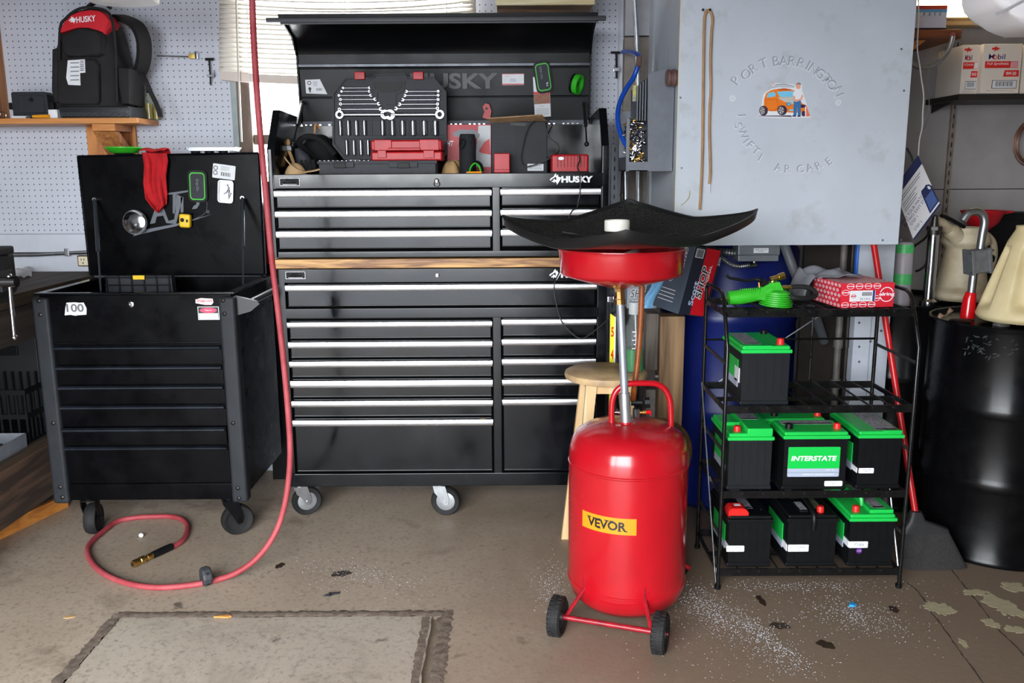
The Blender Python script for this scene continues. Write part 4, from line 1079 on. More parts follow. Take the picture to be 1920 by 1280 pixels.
# stickers on the front panel
def ffp(px, py, dz=0.0, roll=0.0): p_ = PY(px, py, CF + 0.0075); return face_front(p_.x, CF + 0.0078 - dz, p_.z, roll)
M = ffp(141, 579)
s_ = decal(M, [(-0.042, -0.024), (-0.02, -0.022), (0.0, -0.026), (0.006, -0.024), (0.040, -0.022), (0.043, 0.002), (0.034, 0.024), (0.018, 0.023), (0.0, 0.025), (-0.03, 0.024), (-0.036, 0.006)], PAPER, cart, 'round_number_sticker')
text('100', M @ MX.Translation((0, 0.004, 0.0007)), mat('sticker_grey', (96, 98, 102), 0.5), s_, w=0.066, h=0.032, bold=0.03)
text('ANNIVERSARY', M @ MX.Translation((0.002, -0.0175, 0.0007)), GREYINK, s_, w=0.06, h=0.005)
M = ffp(383, 565)
s_ = decal(M, [(-0.033, -0.006), (-0.032, 0.008), (-0.012, 0.013), (0.032, 0.010), (0.034, -0.004), (0.026, -0.013), (0.002, -0.013)], mat('pink_white', (240, 206, 208), 0.5), cart, 'red_name_sticker')
text('Snap-on', M @ MX.Translation((0, 0.002, 0.0007)), REDINK, s_, w=0.058, h=0.015, bold=0.02, shear=0.15)
text('TOOLS', M @ MX.Translation((0.006, -0.0095, 0.0007)), REDINK, s_, w=0.026, h=0.0045)
M = ffp(391, 587)
s_ = decal(M, rr(0.080, 0.050), PAPER, cart, 'notice_sticker')
decal(M, rr(0.076, 0.046), BLACKINK, s_, 'sticker_border', 0.0004, 0.0006); decal(M, rr(0.072, 0.022, cy=-0.011), PAPER, s_, 'sticker_field', 0.0005, 0.0007)
decal(M, circ(0.010, 24, cy=0.011, sx=3.2), mat('pink_red_ink', (206, 66, 96), 0.5), s_, 'sticker_oval', 0.0005, 0.0007)
text('Snap-on', M @ MX.Translation((0, 0.011, 0.0013)), WHITEINK, s_, h=0.007)
text('TOOLS ARE MY LIFE\nDO NOT TOUCH THEM!', M @ MX.Translation((0, -0.011, 0.0013)), BLACKINK, s_, w=0.062, h=0.014)
b = MB(ffp(246, 570)); b.lathe([(0.012, 0), (0.012, 0.004), (0.009, 0.006), (0.004, 0.006), (0.004, 0.003), (0.0005, 0.003)], 20); b.done('lock', CHROME, cart)
# gas struts
for (t0, t1) in (((178, 374), (189, 546)), ((455, 371), (456, 534))):
    p0, p1 = lp(*t0, LYc - 0.02), PY(*t1, CF + 0.22); mid = p0.lerp(p1, 0.58)
    b = MB(); b.tube([p0, mid], 0.0085, 12); b.tube([mid, p1], 0.0035, 8); st = b.done('gas_strut', mat('strut_grey', (58, 62, 68), 0.3, 0.4), cart)
    b = MB(); b.tube([p0 + V((0, 0.02, 0)), p0 + V((0, -0.008, 0))], 0.009, 10); b.done('ball_stud', CHROME, st)
# organiser lid standing in the top compartment
q = rect(196, 517, 322, 551, 3.62)
og = thing('organiser_case', 'dark grey compartment case with a yellow latch standing in the open cart top', 'organiser', ((q[0] + q[1]) / 2, 3.62, zdeep))
b = MB(); b.prism([(q[0] - 0.006, zdeep + 0.004), (q[1] + 0.006, zdeep + 0.004), (q[1], q[3]), (q[0] + 0.012, q[3])], 3.62, 3.66, 'XZ'); b.done('case_panel', GREYPLASTIC, og, smooth=False)
b = MB()
for k in range(6):
    x = q[0] + 0.012 + (q[1] - q[0] - 0.02) * k / 5; b.box(x - 0.003, x + 0.003, 3.612, 3.62, q[2], q[3], 0.001)
for k in range(3): z = q[2] + (q[3] - q[2]) * (0.08 + 0.42 * k); b.box(q[0] + 0.004, q[1] - 0.002, 3.612, 3.62, z - 0.003, z + 0.003, 0.001)
b.done('case_rib', BLACKPLASTIC, og)
g = rect(249, 517, 271, 524, 3.606); b = MB(); b.box(g[0], g[1], 3.604, 3.612, g[2], g[3] + 0.002, 0.002); b.done('latch', YELLOW, og)
# things on the lid and its top edge
M = cface(259, 416, 0.0022)
o = thing('magnetic_bowl', 'round shiny steel magnetic parts bowl stuck on the cart lid', 'magnetic bowl', M.translation)
b = MB(M); b.lathe([(0.030, 0.0), (0.030, 0.012), (0.036, 0.014), (0.051, 0.030), (0.0525, 0.030), (0.040, 0.012), (0.034, 0.0155), (0.0005, 0.0155)], 40); b.done('bowl', CHROME, o)
b = MB(M); b.lathe([(0.032, 0.0), (0.034, 0.004), (0.032, 0.009), (0.03, 0.009)], 32); b.done('magnet_foot', RUBBER, o)
b = MB(M); b.lathe([(0.006, 0.016), (0.006, 0.019), (0.0005, 0.020)], 6, MX.Translation((-0.005, -0.012, 0))); b.done('nut', DULLSTEEL, o)
o, Mt = magnetic_tray(cface(372, 349, 0.0012), 0.082, 0.135, 'magnetic_tray', 'black magnetic tray with lime-green rim stuck on the cart lid beside the red rag', Rd(-2))
text('Grip-On', Mt @ MX.Translation((0, 0.006, 0.014)) @ MX.Rotation(Rd(-90), 4, 'Z'), GREYINK, o, h=0.014)
M = cface(425, 359, 0.0012, Rd(-5))
o = thing('steel_parts_tray', 'small rectangular steel tray holding screws stuck on the cart lid', 'magnetic tray', M.translation)
b = MB(M); b.prism(rr(0.066, 0.096, 0.013, 5), 0, 0.006, 'XY')
ro, ri = rr(0.066, 0.096, 0.013, 5), rr(0.058, 0.088, 0.010, 5); n_ = len(ro)
b.add([(x, y, 0.006) for x, y in ro] + [(x, y, 0.016) for x, y in ro] + [(x, y, 0.016) for x, y in ri] + [(x, y, 0.006) for x, y in ri], [f for i in range(n_) for f in ((i, (i + 1) % n_, n_ + (i + 1) % n_, n_ + i), (n_ + i, n_ + (i + 1) % n_, 2 * n_ + (i + 1) % n_, 2 * n_ + i), (2 * n_ + i, 2 * n_ + (i + 1) % n_, 3 * n_ + (i + 1) % n_, 3 * n_ + i))])
b.done('tray', STEEL, o)
for k, (x, y, a) in enumerate(((0.006, 0.006, 60), (0.012, -0.008, 85), (0.002, -0.004, 30), (0.010, 0.016, 110), (0.016, -0.018, 70))):
    b = MB(M @ MX.Translation((x, y, 0.009)) @ MX.Rotation(Rd(a), 4, 'Z')); b.cyl((-0.013, 0, 0), (0.013, 0, 0), 0.002, n=6); b.cyl((0.012, 0, 0), (0.015, 0, 0), 0.0042, n=6)
    s_ = b.done('screw', DULLSTEEL); tag(s_, 'small loose screw lying in the rectangular steel tray', 'screw', 'screws in the steel tray')
M = cface(351, 413, 0.0022, Rd(-4))
o = thing('tape_measure', 'small yellow tape measure clipped to the cart lid below the green-rimmed tray', 'tape measure', M.translation)
b = MB(M); b.box(-0.024, 0.024, -0.030, 0.030, 0.001, 0.034, 0.010, 3); b.done('tape_case', YELLOW, o)
b = MB(M); b.prism(circ(0.0085, 16, -0.008, 0.003), 0.034, 0.0355, 'XY'); b.prism(rr(0.008, 0.012, cx=0.012), 0.034, 0.0352, 'XY'); b.done('tape_button', BLACKPLASTIC, o)
b = MB(M); b.box(-0.020, 0.026, 0.027, 0.033, 0.004, 0.03, 0.003); b.done('tape_strap', BLACKPLASTIC, o)
# red rag over the lid's top edge
RAG = mat('red_shop_rag', (178, 22, 30), 0.9, noise=(30, 0.18), bump=(120, 0.5))
b = MB()
edL = [(267, 286), (271, 310), (269, 345), (272, 372), (284, 388), (293, 397)]
edR = [(312, 288), (315, 302), (311, 330), (314, 362), (313, 382), (297, 398)]
def ragf(u, v):
    t = v * (len(edL) - 1); i = min(int(t), len(edL) - 2); f = t - i
    L = [edL[i][k] + (edL[i + 1][k] - edL[i][k]) * f for k in (0, 1)]; R_ = [edR[i][k] + (edR[i + 1][k] - edR[i][k]) * f for k in (0, 1)]
    x = L[0] + (R_[0] - L[0]) * u; y = L[1] + (R_[1] - L[1]) * u
    fold = 0.016 + 0.010 * math.sin(u * 9 + v * 3) + 0.007 * math.sin(u * 17 - v * 6) + 0.004 * math.sin(v * 14 + u * 3)
    Y = LYc - 0.012 - fold * (0.5 + 0.5 * v) * 1.1
    return PY(x, y, Y)
b.surf(ragf, 26, 40)
def ragtop(u, v):
    x = 267 + (313 - 267) * u; a = v
    Y = LYc - 0.03 + 0.085 * a; z = zat(x, 285, LYc) + 0.006 + 0.010 * math.sin(a * math.pi) + 0.003 * math.sin(u * 9) - 0.03 * max(0, a - 0.75) * 4
    return V((PY(x, 286, LYc).x, Y, z))
b.surf(ragtop, 26, 8)
o = b.done('red_rag', RAG, None, angle=80); tag(o, 'red shop rag draped over the top edge of the cart lid', 'rag')
sm = o.modifiers.new('thickness', 'SOLIDIFY'); sm.thickness = 0.003
# green dish and long grey tray standing on the lid's top edge
zle = zat(230, 291, LYc)
p_ = PY(232, 280, LYc + 0.014)
o = thing('green_dish', 'flat lime-green magnetic dish balanced on the top edge of the cart lid', 'dish', (p_.x, LYc + 0.014, zle))
b = MB(MX.Translation((p_.x, LYc + 0.014, zle))); b.lathe([(0.033, 0.012), (0.050, 0.014), (0.072, 0.034), (0.074, 0.034), (0.074, 0.030), (0.052, 0.010), (0.033, 0.008)], 40); b.lathe([(0.052, 0.0145), (0.001, 0.0145)], 40, cap=False); b.done('dish', LIMEPL, o)
b = MB(MX.Translation((p_.x, LYc + 0.014, zle))); b.lathe([(0.036, 0.001), (0.040, 0.004), (0.036, 0.012)], 32); b.done('magnet_foot', BLACKPLASTIC, o)
q = rect(349, 276, 441, 283, LYc - 0.03)
o = thing('long_steel_tray', 'long shallow steel magnetic tray on top of the cart lid under the window blind', 'magnetic tray', ((q[0] + q[1]) / 2, LYc + 0.014, zle))
b = MB(); b.prism([(q[0], q[3]), (q[0] + 0.012, q[2] + 0.001), (q[1] - 0.012, q[2] + 0.001), (q[1], q[3]), (q[1] - 0.004, q[3]), (q[1] - 0.015, q[2] + 0.004), (q[0] + 0.015, q[2] + 0.004), (q[0] + 0.004, q[3])], LYc - 0.03, LYc + 0.06, 'XZ'); b.box(q[0] + 0.012, q[1] - 0.012, LYc - 0.031, LYc - 0.028, q[2] + 0.001, q[3]); b.box(q[0] + 0.012, q[1] - 0.012, LYc + 0.058, LYc + 0.061, q[2] + 0.001, q[3]); b.done('tray', STEEL, o)
for px in (368, 394, 420):
    x = PY(px, 285, LYc + 0.014).x; b = MB(MX.Translation((x, LYc + 0.012, 0))); b.lathe([(0.018, zat(394, 288.5, LYc) + 0.001), (0.022, q[2] - 0.004), (0.022, q[2] + 0.001)], 24); b.done('magnet_foot', BLACKPLASTIC, o)

# ================================================================== wall shelf with backpack
SY = 3.85
sx1 = PY(257, 226, SY).x
zsT, zsB = zat(150, 221, SY), zat(150, 231.5, SY)
SHELFW = wood('orange_pine', (214, 148, 82), (176, 108, 52), 'X', 8, 0.45)
sh = thing('wall_shelf', 'orange pine wall shelf on a slanted wooden bracket under the backpack', 'shelf', (-1.9, 3.97, zsB))
b = MB(); b.box(XL + 0.01, sx1, SY, WALL_Y - 0.014, zsB, zsT, 0.002); b.done('shelf_board', SHELFW, sh)
SHV = wood('orange_pine_upright', (206, 138, 76), (150, 88, 44), 'Z', 8, 0.5)
q = rect(171, 231, 254, 300, SY + 0.06)
b = MB(); bx0, bx1 = PY(170, 235, SY + 0.02).x, PY(213, 235, SY + 0.02).x
b.box(bx0, bx1, SY + 0.03, WALL_Y - 0.05, zsB - 0.03, zsB, 0.002)
b.done('bracket_rail', SHELFW, sh)
p0 = [PY(171, 239, SY + 0.04), PY(214, 239, SY + 0.04)]; 
b = MB(); zl0 = zat(205, 310, WALL_Y - 0.03)
b.prism([(SY + 0.03, zsB - 0.032), (SY + 0.075, zsB - 0.032), (WALL_Y - 0.016, zl0 + 0.04), (WALL_Y - 0.016, zl0 - 0.02)], bx0 + 0.002, bx1 - 0.002, 'YZ'); b.done('bracket_brace', SHV, sh)
w0, w1 = PY(213, 260, WALL_Y - 0.03).x, PY(255, 260, WALL_Y - 0.03).x
b = MB(); b.box(w0 - 0.12, w1, WALL_Y - 0.034, WALL_Y - 0.014, zl0 - 0.02, zsB - 0.001, 0.002); b.done('wall_cleat', SHV, sh)
# wooden side board at the far edge of the picture
q = rect(-60, -40, -16, 218, 4.0)
b = MB(); b.box(q[0], q[1], 4.0, WALL_Y - 0.014, zsT + 0.001, 2.5, 0.002)
o = b.done('wooden_side_board', SHV); tag(o, 'upright wooden board standing on the pine shelf at the picture edge', 'board')
# backpack
BPK = mat('black_nylon', (24, 23, 25), 0.8, noise=(18, 0.25), bump=(120, 0.25))
BPR = mat('red_nylon', (204, 24, 40), 0.7, noise=(20, 0.1), bump=(120, 0.2))
by = 3.955
bp = thing('backpack', 'big black and red tool backpack standing on the pine wall shelf', 'backpack', (PY(180, 221, 3.95).x, by, zsT))
rows = [(220, 113, 262), (205, 108, 264), (195, 104, 264), (180, 98, 264), (150, 97, 260), (120, 98, 256), (95, 100, 250), (75, 106, 246), (55, 110, 240), (38, 117, 233), (24, 130, 222), (16, 150, 210), (12.5, 168, 196)]
secs = []
for (y, xl_, xr_) in rows:
    p0, p1 = PY(xl_, y, by - 0.07), PY(xr_ - 3, y, by + 0.07); dep = 0.115 if y > 190 else 0.112 - 0.03 * max(0, (90 - y) / 80)
    secs.append((((p0.x + p1.x) / 2, by, max(p0.z, zsT + 0.001) if y < 219 else zsT + 0.002), (p1.x - p0.x) / 2, dep * (0.45 if y < 14 else 0.7 if y < 20 else 1), 3.2, (1, 0, 0), (0, 1, 0)))
b = MB(); b.loft(secs, 48); b.done('pack_body', BPK, bp, angle=60)
yf3 = by - 0.117
def bpoly(pts, Y0, Y1, m, name, bev=0.006, par=None):
    b = MB(); b.prism([(PY(x, y, Y0).x, PY(x, y, Y0).z) for x, y in pts], Y0, Y1, 'XZ')
    if bev: bmesh.ops.bevel(b.bm, geom=[e for e in b.bm.edges if all(abs(v.co.y - Y0) < 1e-6 for v in e.verts)], offset=bev, segments=3, profile=0.5, affect='EDGES')
    return b.done(name, m, par or bp, angle=45)
bpoly(((112, 62), (115, 50), (121, 40), (133, 28), (150, 21), (168, 19), (185, 20), (196, 27), (206, 39), (194, 63), (184, 55), (165, 50), (145, 52), (128, 57)), yf3 - 0.004, by - 0.02, BPR, 'red_top_panel', 0.004)
text('HUSKY', face_front(PY(162, 36, yf3).x, yf3 - 0.0045, zat(162, 36, yf3), Rd(5)), WHITEINK, bp, w=0.083, h=0.024, bold=0.02, shear=0.1)
dog_logo(face_front(PY(137, 38, yf3).x, yf3 - 0.0045, zat(137, 38, yf3), Rd(5)), 0.016, WHITEINK, bp)
bpoly(((112, 65), (128, 58), (148, 54), (168, 53), (184, 58), (190, 70), (190, 100), (180, 106), (150, 105), (124, 106), (116, 98)), yf3 - 0.022, by - 0.02, BPK, 'upper_pocket', 0.014)
bpoly(((106, 112), (125, 110), (176, 110), (184, 120), (186, 190), (182, 196), (112, 196), (105, 185)), yf3 - 0.014, by - 0.02, BPK, 'lower_pocket', 0.010)
bpoly(((113, 220), (110, 205), (112, 199), (240, 199), (243, 208), (243, 220)), yf3 - 0.008, by + 0.08, mat('moulded_rubber', (34, 36, 40), 0.4), 'rubber_base', 0.006)
b = MB()
for k in range(19):
    x = 118 + k * 6.6; r_ = 5
    c = PY(x, 214, yf3 - 0.009); dd = 0.011
    b.prism([(c.x - dd, c.z - 0.009), (c.x - dd + 0.005, c.z - 0.009), (c.x + dd, c.z + 0.009), (c.x + dd - 0.005, c.z + 0.009)], yf3 - 0.011, yf3 - 0.008, 'XZ')
    b.prism([(c.x + dd, c.z - 0.009), (c.x + dd - 0.005, c.z - 0.009), (c.x - dd, c.z + 0.009), (c.x - dd + 0.005, c.z + 0.009)], yf3 - 0.011, yf3 - 0.008, 'XZ')
b.done('tread_pattern', mat('tread_rubber', (62, 65, 70), 0.4), bp)
bpoly(((214, 124), (241, 128), (242, 195), (228, 195)), yf3 + 0.012, by + 0.05, mat('black_net', (24, 22, 24), 0.8), 'side_net_pocket', 0.008)
bpoly(((97, 92), (108, 88), (110, 190), (102, 192), (96, 170)), yf3 + 0.01, by + 0.05, BPK, 'side_pocket', 0.008)
b = MB(); b.tube(smooth_path([PY(112, 190, yf3 + 0.004), PY(112, 62, yf3), PY(124, 34, yf3 + 0.006), PY(150, 16, yf3 + 0.02), PY(180, 15, yf3 + 0.02), PY(205, 26, yf3 + 0.01), PY(214, 60, yf3), PY(217, 120, yf3), PY(219, 190, yf3)], 5), 0.006, 8); b.done('piping', BPK, bp)
def ribbon(pts, w_, t, m, name, wd, par=bp):
    P = smooth_path(pts, 6); wd = V(wd).normalized(); vs = []; fs = []
    for i, p_ in enumerate(P):
        T = (P[min(i + 1, len(P) - 1)] - P[max(i - 1, 0)]).normalized(); n_ = T.cross(wd).normalized()
        vs += [p_ - wd * w_ / 2 - n_ * t / 2, p_ + wd * w_ / 2 - n_ * t / 2, p_ + wd * w_ / 2 + n_ * t / 2, p_ - wd * w_ / 2 + n_ * t / 2]
    for i in range(len(P) - 1):
        for k in range(4): fs.append((i * 4 + k, i * 4 + (k + 1) % 4, i * 4 + 4 + (k + 1) % 4, i * 4 + 4 + k))
    fs += [(0, 1, 2, 3), tuple(len(vs) - 4 + k for k in (3, 2, 1, 0))]
    b = MB(); b.add(vs, fs); return b.done(name, m, par, angle=50)
ribbon([PY(222, 32, by + 0.03), PY(240, 38, by - 0.01), PY(258, 50, by - 0.03), PY(269, 75, by - 0.03), PY(270, 105, by - 0.02), PY(265, 128, by - 0.0), PY(258, 140, by + 0.02)], 0.06, 0.022, BPK, 'shoulder_strap', (0.55, 0.8, 0.1))
ribbon([PY(262, 134, by), PY(272, 148, by - 0.02), PY(282, 172, by - 0.03), PY(293, 195, by - 0.04), PY(301, 219, by - 0.05)], 0.02, 0.004, BPK, 'webbing_strap', (0.8, 0.5, 0))
ribbon([PY(165, 14, by), PY(172, 8, by), PY(186, 3, by), PY(203, 6, by), PY(205, 16, by)], 0.03, 0.008, BPK, 'haul_loop', (0, 1, 0))
bpoly(((127, 113), (159, 111), (160, 136), (150, 137), (151, 160), (128, 159), (124, 146)), yf3 - 0.0150, yf3 - 0.0142, PAPER, 'paper_tag', 0)
tg = bp.children[-1]
for k in range(5):
    for (xx, ww) in ((132, 16),): bpoly(((xx, 117 + k * 8), (xx + ww, 116.5 + k * 8), (xx + ww, 118.5 + k * 8), (xx, 119 + k * 8)), yf3 - 0.0158, yf3 - 0.015, GREYINK, 'print_line', 0, tg)
for k in range(6): bpoly(((150, 114 + k * 3.4), (157, 113.8 + k * 3.4), (157, 115 + k * 3.4), (150, 115.2 + k * 3.4)), yf3 - 0.0158, yf3 - 0.015, BLACKINK, 'barcode_bar', 0, tg)
# grey tool case on the shelf
q = rect(23, 172, 91, 221, 3.95)
tc = thing('plastic_tool_case', 'small dark grey plastic tool case standing on the pine shelf left of the backpack', 'tool case', ((q[0] + q[1]) / 2, 3.98, zsT))
b = MB(); b.prism([(q[0], zsT + 0.002), (q[1], zsT + 0.002), (q[1] - 0.004, q[3] - 0.012), (q[1] - 0.016, q[3]), (q[0] + 0.006, q[3]), (q[0], q[3] - 0.006)], 3.95, 4.02, 'XZ'); b.done('case_shell', GREYPLASTIC, tc, angle=20)
g = rect(34, 179, 82, 212, 3.946); b = MB(); b.box(g[0], g[1], 3.945, 3.952, g[2], g[3], 0.004); b.done('front_panel', GREYPLASTIC, tc)
dog_logo(face_front(PY(58, 187, 3.944).x, 3.9445, zat(58, 187, 3.944)), 0.015, BLACKPLASTIC, tc)
b = MB(); g = rect(16, 192, 100, 205, 3.96); b.box(g[0], g[1], 3.96, 3.99, g[2], g[3], 0.003); b.done('hinge_bar', BLACKPLASTIC, tc)
b = MB(); p0, p1 = PY(22, 212, 3.89), PY(52, 216, 3.89); zz = zsT + 0.007
b.tube([V((p0.x, 3.89, zz)), V((p1.x, 3.91, zz))], 0.0062, 10); o = thing('white_marker', 'white pen-shaped stick lying on the pine shelf in front of the grey case', 'marker', (p0.x, 3.89, zsT)); b.done('barrel', PAPER, o)
b = MB(); p2 = PY(62, 217, 3.9); b.tube([V((p1.x, 3.91, zz)), V((p2.x + 0.01, 3.915, zz - 0.002))], [0.005, 0.002], 8); b.done('tip', BLACKPLASTIC, o)
o = thing('orange_screwdriver', 'screwdriver with an orange handle lying on the pine shelf beside the backpack base', 'screwdriver', PY(78, 217, 3.90))
b = MB(); p0, p1 = PY(61, 215, 3.88), PY(95, 218, 3.88); zz = zsT + 0.009
b.tube([V((p0.x, 3.88, zz)), V(((p0.x + p1.x) / 2, 3.88, zz)), V((p1.x, 3.87, zz))], [0.006, 0.0085, 0.008], 10); b.done('handle', mat('amber_plastic', (232, 160, 40), 0.3), o)
b = MB(); b.tube([V((p0.x, 3.88, zz)), V((p0.x - 0.03, 3.882, zz - 0.003))], 0.003, 8); b.done('blade', DULLSTEEL, o)
g = rect(96, 206, 113, 222, 3.9); o = carton('white_box', 'small white box between the screwdriver and the backpack', g[0], g[1], 3.875, 3.93, zsT + 0.001, g[3], PAPER)
b = MB(); p_ = PY(4, 212, 3.87); b.tube([V((p_.x + 0.013 * math.cos(a * Rd(20)), 3.875, zsT + 0.016 + 0.013 * math.sin(a * Rd(20)))) for a in range(18)], 0.002, 6, closed=True); o = b.done('wire_ring', CHROME); tag(o, 'small wire ring standing at the left end of the pine shelf', 'ring')
# bottles of yellow liquid
def bottle(px, base_y, top_y, Y, wpx, name, label, liq, cap_m):
    p0 = PY(px, base_y, Y); z0 = zsT + 0.001; z1 = zat(px, top_y, Y); r = wpx / 2 / 425.0; h = z1 - z0
    o = thing(name, label, 'bottle', (p0.x, Y, zsT)); X = MX.Translation((p0.x, Y, z0))
    b = MB(); b.lathe([(r, 0), (r, h * 0.62), (r * 0.5, h * 0.78), (r * 0.34, h * 0.8), (r * 0.34, h * 0.9)], 24, X); b.done('bottle_body', mat('clear_plastic', (170, 172, 140), 0.15, alpha=0.2), o)
    b = MB(); b.lathe([(r * 0.93, 0.004), (r * 0.93, h * 0.52)], 24, X); b.done('liquid', liq, o)
    b = MB(); b.lathe([(r * 0.4, h * 0.86), (r * 0.2, h)], 16, X); b.done('cap', cap_m, o)
OIL = mat('amber_oil', (140, 120, 44), 0.15, noise=(10, 0.1))
bottle(281, 221, 166, 4.03, 15, 'oil_bottle', 'clear bottle of amber oil with a dark spout behind the backpack strap', OIL, BLACKPLASTIC)
bottle(295, 221, 178, 4.04, 13, 'oil_bottle', 'clear bottle of amber oil at the shelf end beyond the backpack strap', OIL, mat('cream_cap', (206, 200, 150), 0.5))

# ------------------------------------------------------------------ tools hung on the pegboard
o = thing('hook_gauge', 'thin steel measuring rod with a brass fitting hung level on the pegboard', 'gauge', PY(340, 106, 4.06))
Yp = PY_ - 0.02
b = MB(); b.tube([PY(294, 104.5, Yp), PY(356, 106.5, Yp)], 0.0028, 6); b.done('rod', DULLSTEEL, o)
b = MB(); g = rect(354, 101, 366, 110, Yp); b.box(g[0], g[1], Yp - 0.008, Yp + 0.006, g[2], g[3], 0.002); b.done('fitting', BRASS, o)
b = MB(); g = rect(366, 97, 371.5, 111, Yp); b.box(g[0], g[1], Yp - 0.008, PY_ - 0.001, g[2], g[3], 0.002); b.done('jaw', CHROME, o)
IRON = mat('black_iron', (24, 24, 26), 0.5, 0.5)
o = thing('pegboard_puller', 'black iron T-shaped puller hanging on the pegboard beside the blind', 'puller', PY(393, 135, 4.06))
b = MB(); b.tube([PY(385, 111, Yp), PY(400, 111, Yp)], 0.006, 8); b.tube([PY(392, 111, PY_ - 0.001), PY(392, 111, Yp - 0.004)], 0.005, 8); b.tube([PY(392, 111, Yp), PY(394, 138, Yp), PY(395, 160, Yp)], [0.004, 0.0035, 0.003], 8); b.done('rod', IRON, o)
b = MB(); g = rect(388, 140, 402, 144, Yp); b.box(g[0], g[1], Yp - 0.006, Yp + 0.006, g[2], g[3], 0.002); b.tube([PY(401, 134, Yp), PY(402, 142, Yp), PY(397, 146, Yp)], 0.0022, 6); b.done('crossbar', DULLSTEEL, o)
o = thing('pegboard_puller', 'black iron T-shaped tool hanging on the pegboard beside the blue hose', 'puller', PY(1156, 120, 4.06))
b = MB(); b.tube([PY(1145, 98.5, Yp), PY(1163, 98.5, Yp)], 0.005, 8); b.tube([PY(1155, 98.5, PY_ - 0.001), PY(1155, 98.5, Yp - 0.004)], 0.005, 8); b.tube([PY(1155.5, 98.5, Yp), PY(1156, 147, Yp)], 0.005, 8); b.done('rod', IRON, o)
b = MB(); g = rect(1150, 126, 1162, 134, Yp - 0.008); b.box(g[0], g[1], Yp - 0.010, Yp + 0.008, g[2], g[3], 0.002); b.done('slider', CHROME, o)

# ================================================================== window blind
BLY = WALL_Y - 0.05
SLAT = mat('cream_blind_slat', (244, 238, 228), 0.5, noise=(6, 0.04))
nt_ = SLAT.node_tree; pr = nt_.nodes['Principled BSDF']; tr = nt_.nodes.new('ShaderNodeBsdfTranslucent'); tr.inputs[0].default_value = lin((250, 242, 232))
mx_ = nt_.nodes.new('ShaderNodeMixShader'); mx_.inputs[0].default_value = 0.035; out_ = nt_.nodes['Material Output']
nt_.links.new(pr.outputs[0], mx_.inputs[1]); nt_.links.new(tr.outputs[0], mx_.inputs[2]); nt_.links.new(mx_.outputs[0], out_.inputs[0])
bl = thing('window_blind', 'cream venetian blind with sagging slats half lowered over the back window', 'blind', (PY(650, 60, BLY).x, BLY, zat(650, 150, BLY)))
bx0, bx1 = PY(411, 60, BLY).x, PY(891, 60, BLY).x
b = MB()
def slat(y0, y1, tilt=0.85):
    def fn(u, v):
        px = 411 + (891 - 411) * u
        py = y0 + (y1 - y0) * math.sin(math.pi * min(1, u / 0.95)) ** 0.8
        p_ = PY(px, py, BLY); c_ = (v - 0.5) * 0.0295
        return V((p_.x, BLY - c_ * math.cos(tilt), p_.z - c_ * math.sin(tilt) + 0.003 * math.cos((v - 0.5) * math.pi)))
    b.surf(fn, 40, 4)
ys_ = [-44 + 9.1 * k for k in range(20)]
for k, y in enumerate(ys_): slat(y, y + (10 - k * 0.15 if k > 5 else 7 + (6 * (1 if k % 2 else 0.5))), 0.72 if k in (4, 6) else 0.88)
sl = b.done('slats', SLAT, bl, angle=60)
sm = sl.modifiers.new('thickness', 'SOLIDIFY'); sm.thickness = 0.0012
b = MB()
vs = []
for u in range(21):
    px = 414 + (560 - 414) * 3.25 * u / 20
    y = 134 + 10 * math.sin(math.pi * u / 20) ** 0.8
    p_ = PY(px, y, BLY); q_ = PY(px, y + 16, BLY); vs += [(p_.x, BLY - 0.016, p_.z), (p_.x, BLY - 0.016, q_.z), (p_.x, BLY + 0.016, q_.z), (p_.x, BLY + 0.016, p_.z)]
fs = [(i * 4 + k, i * 4 + (k + 1) % 4, i * 4 + 4 + (k + 1) % 4, i * 4 + 4 + k) for i in range(20) for k in range(4)] + [(0, 1, 2, 3), (80, 81, 82, 83)]
b.add(vs, fs); b.done('bottom_rail', mat('blind_rail', (214, 200, 190), 0.5), bl)
b = MB(); z0_ = zat(650, -62, BLY); b.box(bx0, bx1, BLY - 0.028, BLY + 0.03, z0_, z0_ + 0.05, 0.004); b.done('head_rail', mat('blind_rail', (214, 200, 190), 0.5), bl)
b = MB(); b.tube([PY(443, -55, BLY - 0.035), PY(443, 6, BLY - 0.035), PY(447, 130, BLY - 0.035), PY(453, 266, BLY - 0.035)], 0.0048, 8); b.done('tilt_wand', mat('clear_wand', (206, 202, 194), 0.25), bl)
for px in (464, 648, 838):
    b = MB(); b.tube([PY(px - 2, -50, BLY - 0.024), PY(px, 60, BLY - 0.024), PY(px + (4 if px < 500 else 0), 138, BLY - 0.024)], 0.0016, 6); b.done('ladder_cord', PAPER, bl)
b = MB(); b.tube(smooth_path([PY(466, 138, BLY - 0.03), PY(470, 200, BLY - 0.03), PY(474, 246, BLY - 0.03)], 5), 0.0015, 6); b.done('pull_cord', PAPER, bl)
# wooden box shelf above the chest lid, right of the blind
q = rect(931, 0, 1113, 9, 3.72)
WB = wood('pale_box_wood', (226, 216, 178), (198, 178, 132), 'X', 6, 0.6)
ws = thing('overhead_wood_shelf', 'pale wooden box shelf overhead above the raised chest lid', 'shelf', ((q[0] + q[1]) / 2, 3.9, q[2]))
b = MB(); b.box(q[0], q[1], 3.72, WALL_Y - 0.014, q[2], q[2] + 0.02, 0.002); b.done('shelf_bottom', wood('brown_ply', (172, 140, 110), (146, 112, 84), 'X', 6, 0.7), ws)
b = MB(); b.box(q[0] - 0.004, q[1] + 0.004, 3.70, 3.72, q[2] - 0.004, q[2] + 0.24, 0.002); b.done('shelf_front', WB, ws)
